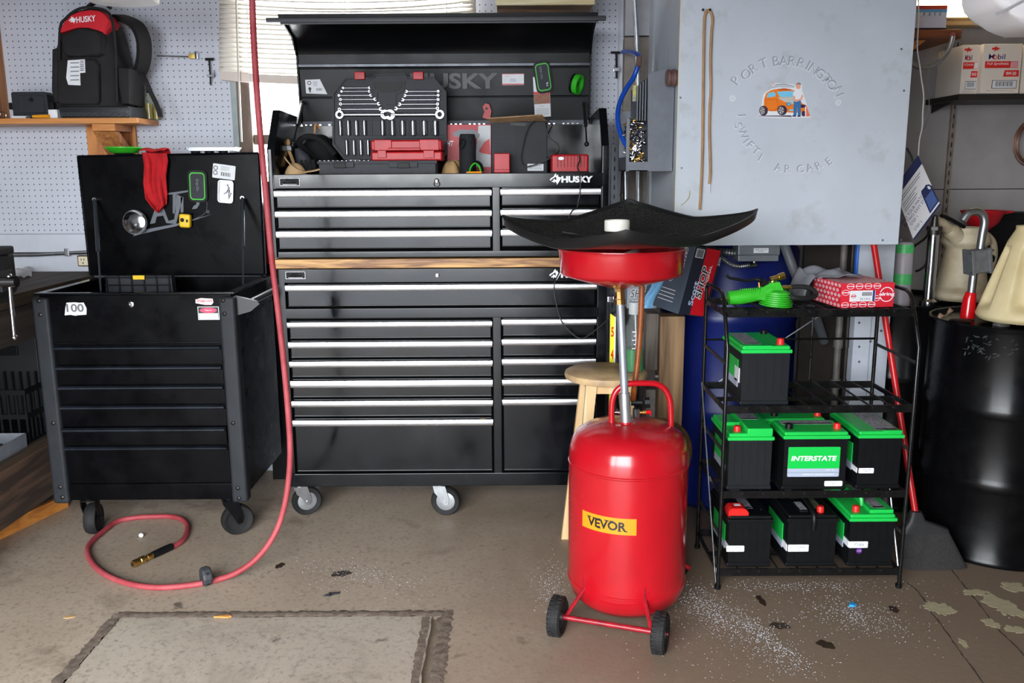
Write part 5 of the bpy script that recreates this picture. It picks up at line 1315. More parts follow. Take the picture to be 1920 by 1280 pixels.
# pale rounded lamp housing at the very top edge above the backpack
p_ = PY(232, -4, 3.3)
b = MB(); b.loft([((p_.x, 3.3, zat(232, 9, 3.3)), 0.07, 0.05, 2.5, (1, 0, 0), (0, 1, 0)), ((p_.x, 3.3, zat(232, 5, 3.3)), 0.115, 0.08, 2.8, (1, 0, 0), (0, 1, 0)), ((p_.x, 3.3, zat(232, -25, 3.3)), 0.125, 0.09, 3, (1, 0, 0), (0, 1, 0)), ((p_.x, 3.3, zat(232, -60, 3.3)), 0.11, 0.08, 3, (1, 0, 0), (0, 1, 0))], 36)
o = thing('hanging_plastic_shade', 'pale grey rounded plastic shape hanging at the top edge above the backpack', 'shade', (p_.x, 3.3, zat(232, 9, 3.3))); b.done('shade', mat('pale_grey_plastic', (206, 206, 208), 0.4), o)
b = MB(); b.tube([V((p_.x, 3.3, zat(232, -58, 3.3))), V((p_.x, 3.3, ZC))], 0.006, 8); b.done('hanging_rod', STEEL, o)

# ================================================================== workbench, vise, conduit, outlet at the left wall
BX = -1.88; zbT = PX(0, 558, BX).z
BENCHW = wood('oily_bench_wood', (78, 62, 48), (34, 27, 22), 'Y', 7, 0.7)
DARKW = wood('dark_beam_wood', (58, 47, 38), (26, 21, 18), 'Y', 7, 0.8)
wbn = thing('workbench', 'heavy dark oil-stained wooden workbench along the side wall', 'workbench', (-2.4, 3.0, 0))
b = MB(); b.box(XL + 0.01, BX, 1.9, WALL_Y - 0.03, zbT - 0.05, zbT, 0.004); b.done('bench_top', BENCHW, wbn)
b = MB(); b.box(BX - 0.045, BX - 0.006, 1.9, WALL_Y - 0.04, zbT - 0.19, zbT - 0.052, 0.004); b.done('front_rail', DARKW, wbn)
b = MB(); b.box(BX - 0.07, BX - 0.01, 1.9, WALL_Y - 0.04, 0.14, 0.352, 0.004); b.done('lower_beam', wood('brown_beam_wood', (92, 70, 54), (48, 36, 28), 'Y', 7, 0.8), wbn)
b = MB(); b.box(XL + 0.02, BX - 0.02, 1.9, WALL_Y - 0.04, 0.352, 0.372, 0.002); b.done('lower_shelf', BENCHW, wbn)
for y in (2.0, 3.86):
    b = MB(); b.box(BX - 0.16, BX - 0.072, y, y + 0.09, 0, zbT - 0.051, 0.004); b.done('leg', DARKW, wbn)
    b = MB(); b.box(XL + 0.02, XL + 0.1, y, y + 0.09, 0, zbT - 0.051, 0.004); b.done('leg', DARKW, wbn)
b = MB(); b.box(XL + 0.012, XL + 0.03, 1.9, WALL_Y - 0.04, 0.374, zbT - 0.06); b.done('back_board', mat('dark_back', (26, 23, 22), 0.9), wbn)
b = MB(); b.box(XL + 0.035, BX - 0.02, WALL_Y - 0.038, WALL_Y - 0.031, 0.374, zbT - 0.052); b.done('under_bench_shade', mat('dark_back', (26, 23, 22), 0.9), wbn)  # dark sheet added on the wall for the shade under the bench
# vise: black body at the edge, screw head and bright sliding handle
Yv = 3.0
vz = thing('bench_vise', 'black bench vise with a bright steel sliding handle on the bench edge', 'vise', PY(10, 545, Yv))
b = MB(); g = rect(-60, 474, 6, 548, Yv); b.box(g[0], g[1], Yv - 0.05, Yv + 0.09, zbT + 0.03, g[3], 0.02, 3); b.box(g[0] - 0.06, g[1] - 0.03, Yv - 0.06, Yv + 0.10, zbT + 0.001, zbT + 0.04, 0.008)
g2 = rect(-30, 463, 9, 478, Yv); b.box(g2[0], g2[1], Yv - 0.06, Yv + 0.06, g2[2], g2[3], 0.006)
b.prism([(PY(0, 500, Yv).x, zat(0, 500, Yv)), (PY(8, 510, Yv).x, zat(8, 510, Yv)), (PY(15, 545, Yv).x, zat(15, 545, Yv)), (PY(-10, 548, Yv).x, zat(-10, 548, Yv))], Yv - 0.03, Yv + 0.05, 'XZ')
b.done('vise_body', mat('black_cast_iron', (34, 34, 36), 0.6, 0.4, noise=(30, 0.2), bump=(60, 0.4)), vz)
pc = PY(16, 528, Yv - 0.02)
b = MB(); b.cyl(pc + V((-0.06, 0, 0)), pc + V((0.028, 0, 0)), 0.02, n=20); b.done('screw_head', CHROME, vz)
b = MB(); b.tube([PY(17, 518, Yv - 0.02), PY(20, 560, Yv - 0.02), PY(27, 632, Yv - 0.02)], 0.0085, 12); b.ball(PY(17, 518, Yv - 0.02), 0.011); b.ball(PY(27, 632, Yv - 0.02), 0.011); b.done('sliding_handle', CHROME, vz)
# clear plastic bag on the bench
b = MB(); g0 = PZ(38, 518, zbT)
def bagf(u, v):
    x = 22 + 38 * u; y = 524 - 14 * v + 3 * math.sin(u * 5)
    p_ = PZ(x, y, zbT); return p_ + V((0, 0, 0.006 + 0.02 * abs(math.sin(u * 5 + v * 4)) * (1 - abs(2 * u - 1)) + 0.012 * abs(math.sin(v * 9))))
b.surf(bagf, 16, 8); o = b.done('plastic_bag', mat('crumpled_film', (196, 194, 190), 0.3, alpha=0.7), angle=20); tag(o, 'crumpled pale plastic bag lying on the workbench behind the vise', 'bag')
# conduit and outlet
Yc = WALL_Y - 0.02
b = MB(); b.tube([V((XL + 0.01, Yc, zat(0, 478, Yc))), PY(60, 477, Yc), PY(160, 472, Yc), PY(200, 471, Yc)], 0.011, 12); cnd = thing('wall_conduit', 'thin grey metal conduit running along the wall above the workbench', 'conduit', PY(80, 478, Yc)); b.done('pipe', STEEL, cnd)
b = MB(); g = rect(120, 466, 129, 480, Yc - 0.012); b.box(g[0], g[1], Yc - 0.013, WALL_Y - 0.002, g[2], g[3], 0.003); b.box(g[0] + 0.002, g[1], Yc - 0.002, WALL_Y - 0.002, g[3], g[3] + 0.02, 0.002); b.done('strap', STEEL, cnd)
q = rect(145, 479, 168, 499, WALL_Y - 0.03)
ou = thing('wall_outlet', 'cream wall socket in a rusty box just behind the cart lid', 'outlet', ((q[0] + q[1]) / 2, WALL_Y - 0.03, q[2]))
b = MB(); b.box(q[0], q[1] + 0.01, WALL_Y - 0.03, WALL_Y - 0.001, q[2], q[3], 0.002); b.done('box', mat('rusty_box', (90, 64, 50), 0.7, noise=(50, 0.4)), ou)
b = MB(); b.box(q[0] + 0.006, q[1] - 0.006, WALL_Y - 0.036, WALL_Y - 0.028, q[2] + 0.004, q[3] - 0.004, 0.004); b.done('socket_face', mat('cream', (226, 214, 186), 0.4), ou)
b = MB(); cxo = (q[0] + q[1]) / 2; czo = (q[2] + q[3]) / 2
for dz in (0.0,):
    for dx in (-0.007, 0.006): b.box(cxo + dx - 0.0015, cxo + dx + 0.0015, WALL_Y - 0.037, WALL_Y - 0.035, czo + 0.002, czo + 0.012)
    b.box(cxo - 0.003, cxo + 0.003, WALL_Y - 0.037, WALL_Y - 0.035, czo - 0.012, czo - 0.006)
b.done('slot', BLACKINK, ou)
# things on the lower shelf
zsf = 0.372
p_ = PX(0, 860, BX - 0.1)
c0, c1 = PZ(0, 878, zsf), PZ(62, 850, zsf)
gt = thing('grey_parts_tray', 'grey sheet-metal tray of oily parts on the low bench shelf', 'tray', (-2.02, 3.2, zsf))
b = MB(); x0_, x1_, y0_, y1_ = -2.22, -1.93, 3.10, 3.34
for bb in ((x0_, x1_, y0_, y1_, zsf + 0.001, zsf + 0.005), (x0_, x1_, y0_, y0_ + 0.003, zsf, zsf + 0.055), (x0_, x1_, y1_ - 0.003, y1_, zsf, zsf + 0.055), (x0_, x0_ + 0.003, y0_, y1_, zsf, zsf + 0.055), (x1_ - 0.003, x1_, y0_, y1_, zsf, zsf + 0.055)): b.box(*bb)
b.done('tray', mat('grey_enamel', (112, 116, 124), 0.4, noise=(20, 0.15)), gt)
b = MB(); rnd = random.Random(4)
for k in range(16): 
    x, y = rnd.uniform(x0_ + 0.03, x1_ - 0.03), rnd.uniform(y0_ + 0.03, y1_ - 0.03); a = rnd.uniform(0, 6.28); d_ = V((math.cos(a), math.sin(a), rnd.uniform(-0.2, 0.4))) * 0.02
    b.cyl(V((x, y, zsf + 0.02)) - d_, V((x, y, zsf + 0.02)) + d_, 0.006, n=8)
o = b.done('oily_bolts', mat('oily_steel', (70, 62, 54), 0.4, 0.8)); tag(o, 'heap of oily bolts lying in the grey tray on the low shelf', 'bolts', kind='stuff')
wc = thing('wire_crate', 'black plastic crate with slotted sides on the low bench shelf', 'crate', (-2.1, 3.55, zsf))
b = MB(); x0_, x1_, y0_, y1_, zz = -2.32, -1.94, 3.38, 3.72, zsf + 0.22
b.box(x0_, x1_, y0_, y1_, zsf + 0.001, zsf + 0.012); b.done('crate_floor', BLACKPLASTIC, wc)
b = MB()
for k in range(12):
    t = k / 11; b.box(x0_ + (x1_ - x0_ - 0.008) * t, x0_ + (x1_ - x0_ - 0.008) * t + 0.008, y0_, y0_ + 0.006, zsf + 0.01, zz); b.box(x1_ - 0.006, x1_, y0_ + (y1_ - y0_ - 0.008) * t, y0_ + (y1_ - y0_ - 0.008) * t + 0.008, zsf + 0.01, zz)
    b.box(x0_ + (x1_ - x0_ - 0.008) * t, x0_ + (x1_ - x0_ - 0.008) * t + 0.008, y1_ - 0.006, y1_, zsf + 0.01, zz)
for z in (zz - 0.02, zsf + 0.1): b.box(x0_, x1_, y0_ - 0.001, y0_ + 0.008, z, z + 0.02); b.box(x1_ - 0.008, x1_ + 0.001, y0_, y1_, z, z + 0.02)
b.done('slotted_sides', BLACKPLASTIC, wc)
o = thing('dark_toolbox', 'dark scuffed box standing deep under the workbench behind the crate', 'box', (-2.15, 3.9, zsf)); b = MB(); b.box(-2.45, -2.07, 3.735, 3.845, zsf + 0.001, 0.80, 0.006); b.done('box', mat('dark_grey_box', (20, 20, 22), 0.6, noise=(8, 0.3)), o)
b = MB(); b.box(-2.35, -2.15, 3.727, 3.736, 0.66, 0.70, 0.004); b.done('handle', BLACKPLASTIC, o)
# orange plank on the floor under the beam
pA, pB = PZ(-20, 1022, 0.0), PZ(129, 950, 0.0)
d_ = (pB - pA).normalized(); nn = V((-d_.y, d_.x, 0))
b = MB(); hh = 0.06
vs = [pA, pB, pB + nn * 0.02, pA + nn * 0.02]; b.add([v + V((0, 0, 0.001)) for v in vs] + [v + V((0, 0, hh)) for v in vs], [(0, 1, 2, 3), (4, 5, 6, 7), (0, 1, 5, 4), (1, 2, 6, 5), (2, 3, 7, 6), (3, 0, 4, 7)])
o = b.done('orange_plank', wood('orange_plank_wood', (206, 138, 66), (164, 100, 42), 'Y', 8, 0.5), smooth=False); tag(o, 'orange wooden plank lying on edge on the floor under the bench beam', 'plank')
# red cabinet sliver behind the hose, between cart and chest
q = rect(489, 340, 502, 500, 3.95)
o = thing('red_metal_box', 'red metal box glimpsed in the gap between cart lid and tool chest', 'box', ((q[0] + q[1]) / 2, 4.0, 0))
b = MB(); b.box(q[0] - 0.015, q[1] + 0.02, 3.98, 4.08, zat(495, 495, 3.98), q[3], 0.003); b.done('box', mat('dark_red_paint', (150, 16, 26), 0.35), o)
b = MB(); b.box(q[0] - 0.02, q[1] + 0.025, 3.97, 4.085, 0.0, zat(495, 496, 3.98), 0.003); b.done('stand', BLACKMATTE, o)
# ================================================================== right side: grey box, pipes, hoses
GBF = 3.28
gx0, gx1 = PY(1270, 230, GBF).x, PY(1702, 230, GBF).x
gz0 = zat(1480, 459.5, GBF)
GB = thing('grey_wall_box', 'large grey painted sheet box on the wall with a peeling round lettered logo', 'wall box', ((gx0 + gx1) / 2, 3.7, gz0))
def grime(name, col, stain):
    m = mat(name, col, 0.5, noise=(3.2, 0.05), bump=(14, 0.04))
    nt = m.node_tree; p = nt.nodes['Principled BSDF']; src = p.inputs['Base Color'].links[0].from_socket
    tc = nt.nodes.new('ShaderNodeTexCoord'); n = nt.nodes.new('ShaderNodeTexNoise'); n.inputs['Scale'].default_value = 7; n.inputs['Detail'].default_value = 9; n.inputs['Roughness'].default_value = 0.65
    nt.links.new(tc.outputs['Object'], n.inputs['Vector']); r = nt.nodes.new('ShaderNodeMapRange'); r.inputs['From Min'].default_value = 0.56; r.inputs['From Max'].default_value = 0.78; r.inputs['To Max'].default_value = 0.7
    nt.links.new(n.outputs['Fac'], r.inputs['Value']); x = nt.nodes.new('ShaderNodeMix'); x.data_type = 'RGBA'; nt.links.new(r.outputs['Result'], x.inputs['Factor'])
    nt.links.new(src, [q for q in x.inputs if q.name == 'A' and q.type == 'RGBA'][0]); [q for q in x.inputs if q.name == 'B' and q.type == 'RGBA'][0].default_value = lin(stain)
    nt.links.new([q for q in x.outputs if q.type == 'RGBA'][0], p.inputs['Base Color']); return m
GBM = grime('grey_box_paint', (192, 200, 210), (158, 156, 150))
b = MB(); b.box(gx0, gx1, GBF, GBF + 0.012, gz0, 2.6, 0.002); b.done('front_sheet', GBM, GB)
b = MB(); b.box(gx0 + 0.003, gx1 - 0.003, GBF + 0.013, WALL_Y - 0.07, gz0 + 0.006, 2.598, 0.002); b.done('box_body', GBM, GB)
b = MB(); b.box(gx0 - 0.0015, gx0 + 0.004, GBF - 0.0015, GBF + 0.004, gz0, 2.6); b.done('corner_strip', mat('worn_cream_edge', (204, 202, 190), 0.6), GB)
GY = GBF
G = lambda px, py, dz=0.0, roll=0.0: face_front(PY(px, py, GY).x, GY - dz, PY(px, py, GY).z, roll)
for (px, py) in ((1690, 92), (1695, 170), (1278, 315), (1690, 450), (1655, 450), (1310, 450), (1276, 183)):
    b = MB(G(px, py)); b.lathe([(0.004, 0), (0.0035, 0.0015), (0.0005, 0.002)], 10); b.done('rivet', DULLSTEEL, GB)
# the round logo: ghost letters with white edges, and the printed car scene
logo = decal(G(1474, 210, 0.0002), circ(0.004, 10), GBM, GB, 'logo', 0.0002)
def zz(x, y): return 1340 + x * 280 / 1378.0, 80 + y * 260 / 1280.0
LCX, LCY = 648, 640
ST = mat('lettering_shadow', (58, 64, 78), 0.5); GHOST = mat('lettering_ghost', (176, 184, 194), 0.5)
layers = {WHITEINK: [], ST: [], GHOST: []}
def lt(ch, x, y, up, hpx, ghost=True, bold=0.0):
    px, py = zz(x, y); ang = math.atan2(-(y - LCY), x - LCX) - math.pi / 2
    if not up: ang += math.pi
    hh = hpx * 0.2032 / 500.0
    for m_, bo, dx, dy, dz in ((WHITEINK, 0.03 + bold, 0.0012, -0.0012, 0.0003), (ST, 0.0 + bold, -0.0006, 0.0007, 0.0005), (GHOST, 0.0 + bold, 0.0006, -0.0003, 0.0007)):
        me = text_mesh(ch, h=hh * (1.06 if m_ is WHITEINK else 1), bold=bo); me.transform(G(px, py, dz, ang) @ MX.Translation((dx, dy, 0))); layers[m_].append(me)
for ch, x, y in (('P', 195, 345), ('O', 290, 290), ('R', 360, 235), ('T', 452, 190), ('B', 568, 170), ('A', 637, 168), ('R', 715, 172), ('R', 800, 190), ('I', 862, 210), ('N', 912, 245), ('G', 975, 285), ('T', 1030, 335), ('O', 1080, 390), ('N', 1140, 452)): lt(ch, x, y, True, 80)
for ch, x, y in (('I', 248, 672), ('S', 215, 765), ('W', 262, 838), ('I', 290, 908), ('F', 328, 945), ('T', 380, 998), ('I', 420, 1060), ('A', 585, 1150), ('R', 675, 1165), ('C', 790, 1165), ('A', 875, 1150), ('R', 960, 1130), ('E', 1055, 1092)): lt(ch, x, y, False, 68)
for m_, lst in layers.items():
    bmx = bmesh.new()
    for me in lst: bmx.from_mesh(me)
    me = bpy.data.meshes.new('lettering'); bmx.to_mesh(me); bmx.free(); me.materials.append(m_); link(me, 'lettering', logo, None)
for (x, y) in ((165, 515), (1140, 552)):
    px, py = zz(x, y)
    for r0, r1 in ((0.0105, 0.0085), (0.0060, 0.0040)):
        o_, i_ = circ(r0, 24), circ(r1, 24); b = MB(G(px, py, 0.0004)); b.add([(a, c, 0) for a, c in o_] + [(a, c, 0) for a, c in i_], [(k, (k + 1) % 24, 24 + (k + 1) % 24, 24 + k) for k in range(24)]); b.done('lettering', WHITEINK, logo, smooth=False)
def art(pts, m, name, lay):
    b = MB(); P_ = [PY(*zz(x, y), GY) for x, y in pts]; b.prism([(p_.x, p_.z) for p_ in P_], GY - 0.0003 - 0.0002 * lay - 0.00015, GY - 0.0003 - 0.0002 * (lay - 1), 'XZ'); b.done(name, m, logo, smooth=False)
def ell(cx, cy, rx, ry, n=20): return [(cx + rx * math.cos(2 * math.pi * k / n), cy + ry * math.sin(2 * math.pi * k / n)) for k in range(n)]
OR = mat('print_orange', (240, 126, 26), 0.45); ORD_ = mat('print_dark_orange', (196, 84, 20), 0.45); SKY_ = mat('print_sky_blue', (120, 204, 236), 0.4); PURP = mat('print_dark_purple', (52, 32, 62), 0.5)
HOODC = mat('print_pale_grey', (196, 196, 190), 0.5); DENIM = mat('print_denim', (52, 112, 168), 0.5); SKIN = mat('print_skin', (232, 170, 140), 0.5); LILAC = mat('print_lilac', (196, 190, 206), 0.5)
art([(372, 690), (405, 668), (560, 668), (880, 668), (888, 690), (600, 696)], WHITEINK, 'print_ground', 1)
art([(378, 688), (410, 672), (700, 672), (716, 688)], LILAC, 'print_ground', 2)
art([(448, 480), (470, 455), (520, 425), (590, 412), (735, 418), (760, 360), (806, 380), (806, 440), (840, 540), (880, 680), (860, 690), (640, 680), (405, 675), (425, 610)], WHITEINK, 'print_outline', 2)
art([(455, 520), (475, 465), (520, 438), (590, 425), (690, 430), (735, 440), (745, 520), (850, 585), (852, 645), (690, 645), (600, 632), (500, 632), (452, 600)], OR, 'print_car_body', 3)
art([(578, 430), (640, 420), (710, 432), (700, 440), (590, 440)], ORD_, 'print_roof_line', 4)
art([(480, 505), (490, 468), (540, 452), (562, 470), (560, 500)], SKY_, 'print_window', 4)
art([(575, 452), (725, 445), (728, 500), (600, 502)], SKY_, 'print_window', 4)
art([(580, 508), (735, 500), (740, 572), (690, 560), (640, 545)], HOODC, 'print_hood', 4)
art([(470, 525), (575, 520), (590, 590), (560, 625), (500, 628), (470, 590)], ORD_, 'print_door_line', 4); art([(474, 529), (571, 524), (585, 588), (556, 621), (503, 624), (474, 588)], OR, 'print_door', 5)
art(ell(545, 510, 20, 14), OR, 'print_mirror', 6)
for (cx_, cy_, rx_, ry_) in ((450, 628, 40, 46), (622, 624, 45, 46)):
    art(ell(cx_, cy_, rx_, ry_), PURP, 'print_wheel', 5); art(ell(cx_ - 10, cy_, rx_ * 0.55, ry_ * 0.7), HOODC, 'print_wheel_rim', 6)
    for k in range(5):
        a_ = k * 1.257; art([(cx_ - 10, cy_ - 4), (cx_ - 10 + rx_ * 0.5 * math.cos(a_ - 0.3), cy_ + ry_ * 0.64 * math.sin(a_ - 0.3)), (cx_ - 10 + rx_ * 0.5 * math.cos(a_ + 0.3), cy_ + ry_ * 0.64 * math.sin(a_ + 0.3))], PURP, 'print_wheel_gap', 7)
art(ell(683, 568, 22, 17), DENIM, 'print_headlight', 5); art(ell(683, 568, 14, 10), SKY_, 'print_headlight', 6)
art([(790, 570), (840, 575), (838, 600), (790, 600)], PURP, 'print_grille', 5); art([(690, 615), (740, 612), (740, 628), (690, 630)], SKY_, 'print_plate', 5)
art(ell(820, 655, 20, 26), PURP, 'print_wheel', 5)
art([(728, 540), (795, 535), (793, 675), (766, 675), (762, 590), (752, 675), (724, 675)], DENIM, 'print_trousers', 8)
art([(722, 460), (745, 440), (790, 440), (806, 462), (800, 520), (740, 520), (722, 500)], WHITEINK, 'print_shirt', 8)
art([(722, 490), (738, 490), (745, 530), (790, 515), (802, 480), (816, 490), (800, 530), (745, 548), (726, 530)], SKIN, 'print_arm', 9)
art(ell(770, 402, 22, 27), SKIN, 'print_face', 9); art([(748, 392), (752, 372), (775, 366), (798, 380), (800, 388), (775, 386)], mat('print_cap', (120, 128, 146), 0.5), 'print_cap', 10); art([(748, 392), (752, 372), (765, 368), (762, 388)], mat('print_coral', (236, 120, 90), 0.5), 'print_cap', 11)
art([(832, 585), (845, 580), (880, 680), (840, 682)], mat('print_coral', (236, 120, 90), 0.5), 'print_squeegee', 8); art([(832, 590), (842, 590), (842, 680), (832, 680)], WHITEINK, 'print_squeegee', 9)
art([(706, 682), (724, 670), (748, 672), (748, 684)], PURP, 'print_shoe', 9); art([(762, 672), (790, 672), (792, 684), (762, 684)], PURP, 'print_shoe', 9)
art([(515, 380), (560, 372), (735, 384), (735, 402), (660, 384), (560, 392), (540, 400)], WHITEINK, 'print_streak', 4); art([(520, 382), (550, 376), (545, 388)], mat('print_coral', (236, 120, 90), 0.5), 'print_streak', 5); art([(555, 384), (640, 380), (730, 398), (728, 402), (640, 386), (556, 390)], GREYINK, 'print_streak', 5)
# pipe cap on the box's side
pc = PX(1249, 146, gx0)
b = MB(MX.Translation((gx0 + 0.006, 3.313, PY(1249, 146, 3.313).z)) @ MX.Rotation(Rd(-90), 4, 'Y')); 
b.lathe([(0.026, 0), (0.026, 0.01), (0.030, 0.012), (0.030, 0.022), (0.026, 0.024), (0.026, 0.030), (0.030, 0.032), (0.030, 0.042), (0.024, 0.046), (0.001, 0.046)], 28)
o = b.done('brown_spool', mat('brown_plastic', (104, 78, 72), 0.5, noise=(30, 0.2))); tag(o, 'small brown ribbed spool fixed to the side of the grey wall box', 'spool')
# tan rubber strap hanging on two nails
STRAP = mat('tan_rubber', (164, 128, 92), 0.6, noise=(20, 0.15))
st = thing('hanging_rubber_cord', 'long tan rubber cord doubled over two nails on the grey wall box', 'cord', PY(1322, 30, GY))
b = MB(); Ys = GY - 0.010
pts = [(1312, 393), (1315, 340), (1317, 280), (1318, 200), (1319, 120), (1320, 60), (1321, 34), (1324, 22), (1328, 20), (1333, 24), (1336, 40), (1334, 60), (1332, 120), (1333, 165), (1331, 200), (1330, 240), (1331, 280), (1332, 320), (1330, 345)]
b.tube(smooth_path([PY(x, y, Ys) for x, y in pts], 4), 0.0052, 8); b.done('cord', STRAP, st)
b = MB(); b.tube([PY(1330, 345, Ys), PY(1331, 362, Ys)], [0.003, 0.0008], 6); b.done('frayed_end', PAPER, st)
for (x, y) in ((1316, 20), (1329, 20)):
    b = MB(G(x, y)); b.cyl((0, 0, 0), (0, 0, 0.018), 0.0022, n=8); b.cyl((0, 0, 0.018), (0, 0, 0.0195), 0.0045, n=10); b.done('nail', CHROME, st)
b = MB(); b.tube(smooth_path([PY(1293, 358, Ys + 0.006), PY(1292, 368, Ys + 0.005), PY(1287, 376, Ys + 0.006), PY(1277, 385, Ys + 0.006)], 5), 0.0012, 6)
o = b.done('loose_wire', mat('yellow_wire', (190, 170, 110), 0.5)); tag(o, 'short curved yellowish wire stuck low on the grey wall box', 'wire')
# fittings bin of folded sheet metal
bn = thing('fittings_bin', 'folded sheet-metal bin full of shiny fittings mounted on the side of the grey box', 'bin', (0.5, 3.4, 1.43))
SHM = mat('grey_sheet_metal', (104, 108, 116), 0.45, 0.3, noise=(14, 0.12))
Yb0, Yb1 = 3.35, 3.57
q = rect(1174, 218, 1238, 322, Yb0)
bX0, bX1 = q[0], gx0 - 0.002
zb0 = zat(1205, 321, Yb0); zb1 = zat(1172, 222, Yb0); zb2 = zat(1228, 133, Yb0)
b = MB()
b.box(bX0, bX1, Yb0, Yb1, zb0, zb0 + 0.004); b.box(bX0, bX1, Yb0, Yb0 + 0.003, zb0, zb0 + 0.035)
b.box(bX0, bX0 + 0.012, Yb0, Yb0 + 0.012, zb0, zb1); b.box(bX0, bX0 + 0.003, Yb0, Yb1, zb0, zb1 - 0.14)
b.box(bX0, bX1, Yb1 - 0.003, Yb1, zb0, zb1 + 0.04)
b.prism([(PY(1215, 300, Yb0).x, zb0), (bX1, zb0), (bX1, zb2 + 0.012), (PY(1232, 133, Yb0).x, zb2), (PY(1215, 140, Yb0).x, zb2 - 0.012)], Yb0 - 0.001, Yb0 + 0.012, 'XZ')
b.done('bin_sheet', SHM, bn)
b = MB()
for k in range(5):
    x0 = PY(1194 + k * 5, 200, Yb0 + 0.03).x; b.box(x0, x0 + 0.004, Yb0 + 0.03, Yb1 - 0.02, zat(1200, 225, Yb0), zat(1200, 160 - k * 4, Yb0))
b.done('divider_sheet', SHM, bn)
b = MB(); g = rect(1186, 160, 1193, 190, Yb0 + 0.06); b.box(g[0], g[1] + 0.008, Yb0 + 0.06, Yb0 + 0.062, g[2], g[3] + 0.0); b.done('blue_yellow_label', mat('blue_yellow_label', (60, 92, 150), 0.5, noise=(40, 0.4), col2=(210, 200, 60)), bn)
FIT = None; rnd = random.Random(8)
for k in range(64):
    x = rnd.uniform(PY(1178, 260, Yb0).x, PY(1213, 260, Yb0).x); t = k / 64.0; z = zb0 + 0.02 + t * (zat(1195, 222, Yb0) - zb0 - 0.02); y = Yb0 + 0.022 + rnd.uniform(0, 0.02) + 0.05 * t
    Mw = MX.Translation((x, y, z)) @ MX.Rotation(rnd.uniform(0, 6.28), 4, 'Z') @ MX.Rotation(rnd.uniform(-0.9, 0.9) + 1.2, 4, 'X') @ MX.Scale(rnd.uniform(0.8, 1.15), 4)
    if FIT is None:
        b = MB(); b.lathe([(0.003, -0.016), (0.0055, -0.014), (0.0042, -0.006), (0.0042, -0.003)], 12); b.lathe([(0.0085, -0.004), (0.0085, 0.004)], 6); b.lathe([(0.006, 0.004), (0.0052, 0.006), (0.006, 0.008), (0.0052, 0.010), (0.006, 0.012), (0.004, 0.018)], 12)
        FIT = b.done('air_fitting', CHROME); FIT.data.transform(MX.Translation(ORG[FIT.name])); o = FIT
        FIT2 = FIT.copy(); FIT2.data = FIT.data.copy(); COL.objects.link(FIT2); FIT2.data.materials[0] = BRASS; o2 = FIT2
        o2.matrix_world = MX.Translation((x + 0.004, y + 0.002, z + 0.01)); tag(o2, 'small brass threaded fitting in the sheet-metal bin', 'fitting', 'brass fittings in the bin')
    else:
        brass = rnd.random() < 0.2; o = (FIT2 if brass else FIT).copy(); COL.objects.link(o)
        if brass: o.matrix_world = Mw; tag(o, 'small brass threaded fitting in the sheet-metal bin', 'fitting', 'brass fittings in the bin'); continue
    o.matrix_world = Mw; tag(o, 'small shiny steel threaded fitting in the sheet-metal bin', 'fitting', 'steel fittings in the bin')
# conduits and blue hose left of the grey box
Yp2 = 3.95
b = MB(); b.tube([PY(1190, -60, Yp2), PY(1190, 0, Yp2), PY(1194, 75, Yp2), PY(1196, 130, Yp2), PY(1197, 420, Yp2), V((PY(1197, 420, Yp2).x, Yp2, 0))], 0.0105, 12)
o = b.done('vertical_conduit', STEEL); tag(o, 'vertical grey conduit descending behind the sheet-metal bin', 'conduit')
b = MB(); b.tube([PY(1171, 224, 3.72), PY(1172, 300, 3.72), PY(1173, 372, 3.72), V((PY(1174, 372, 3.72).x, 3.72, 0))], 0.011, 12)
o = b.done('thin_steel_pipe', STEEL); tag(o, 'thin steel pipe rising in front of the column to the bin edge', 'pipe')
BLUE = mat('blue_hose', (22, 74, 178), 0.3)
bh = thing('blue_air_hose', 'blue air hose curving in front of the pegboard edge into the fittings bin', 'hose', PY(1160, 210, 3.6))
pts = [(1168, 97, 4.0), (1180, 97, 3.85), (1192, 100, 3.7), (1199, 108, 3.62), (1196, 122, 3.6), (1188, 145, 3.6), (1175, 165, 3.58), (1163, 190, 3.55), (1158, 218, 3.5), (1162, 245, 3.46), (1172, 268, 3.42), (1180, 280, 3.40)]
b = MB(); b.tube(smooth_path([PY(*p_) for p_ in pts], 6), 0.0095, 12); b.done('hose', BLUE, bh)
b = MB(); b.tube([PY(1199, 108, 3.61), PY(1197, 125, 3.59)], 0.0105, 12); b.done('brown_tape', mat('brown_tape', (110, 84, 76), 0.6), bh)
# slotted shelf standard below the pegboard strip
def standard(name, label, px, py0, py1, Y, wpx, m):
    p0, p1 = PY(px, py0, Y), PY(px, py1, Y); w_ = wpx / 2 / 420.0
    o = thing(name, label, 'bracket strip', (p0.x, Y, p1.z)); b = MB(); b.box(p0.x - w_, p0.x + w_, Y, WALL_Y - 0.002, p1.z, p0.z, 0.001); b.done('strip', m, o)
    k = 0; z = p0.z - 0.015
    b = MB()
    while z > p1.z + 0.03 and k < 60:
        b.prism([(p0.x - 0.003, z), (p0.x, z + 0.004), (p0.x + 0.003, z), (p0.x + 0.0018, z - 0.006), (p0.x + 0.004, z - 0.010), (p0.x, z - 0.022), (p0.x - 0.004, z - 0.010), (p0.x - 0.0018, z - 0.006)], Y - 0.0006, Y + 0.001, 'XZ'); z -= 0.042; k += 1
    b.done('slots', BLACKINK, o); return o
STD = mat('grey_strip_paint', (150, 156, 166), 0.45, 0.3)
standard('slotted_strip', 'grey slotted metal strip below the pegboard beside the tool chest', 1153, 271, 660, WALL_Y - 0.03, 13, STD)
standard('slotted_strip', 'tall grey slotted metal strip on the wall left of the oil cartons', 1797, 74, 180, WALL_Y - 0.02, 13, STD)
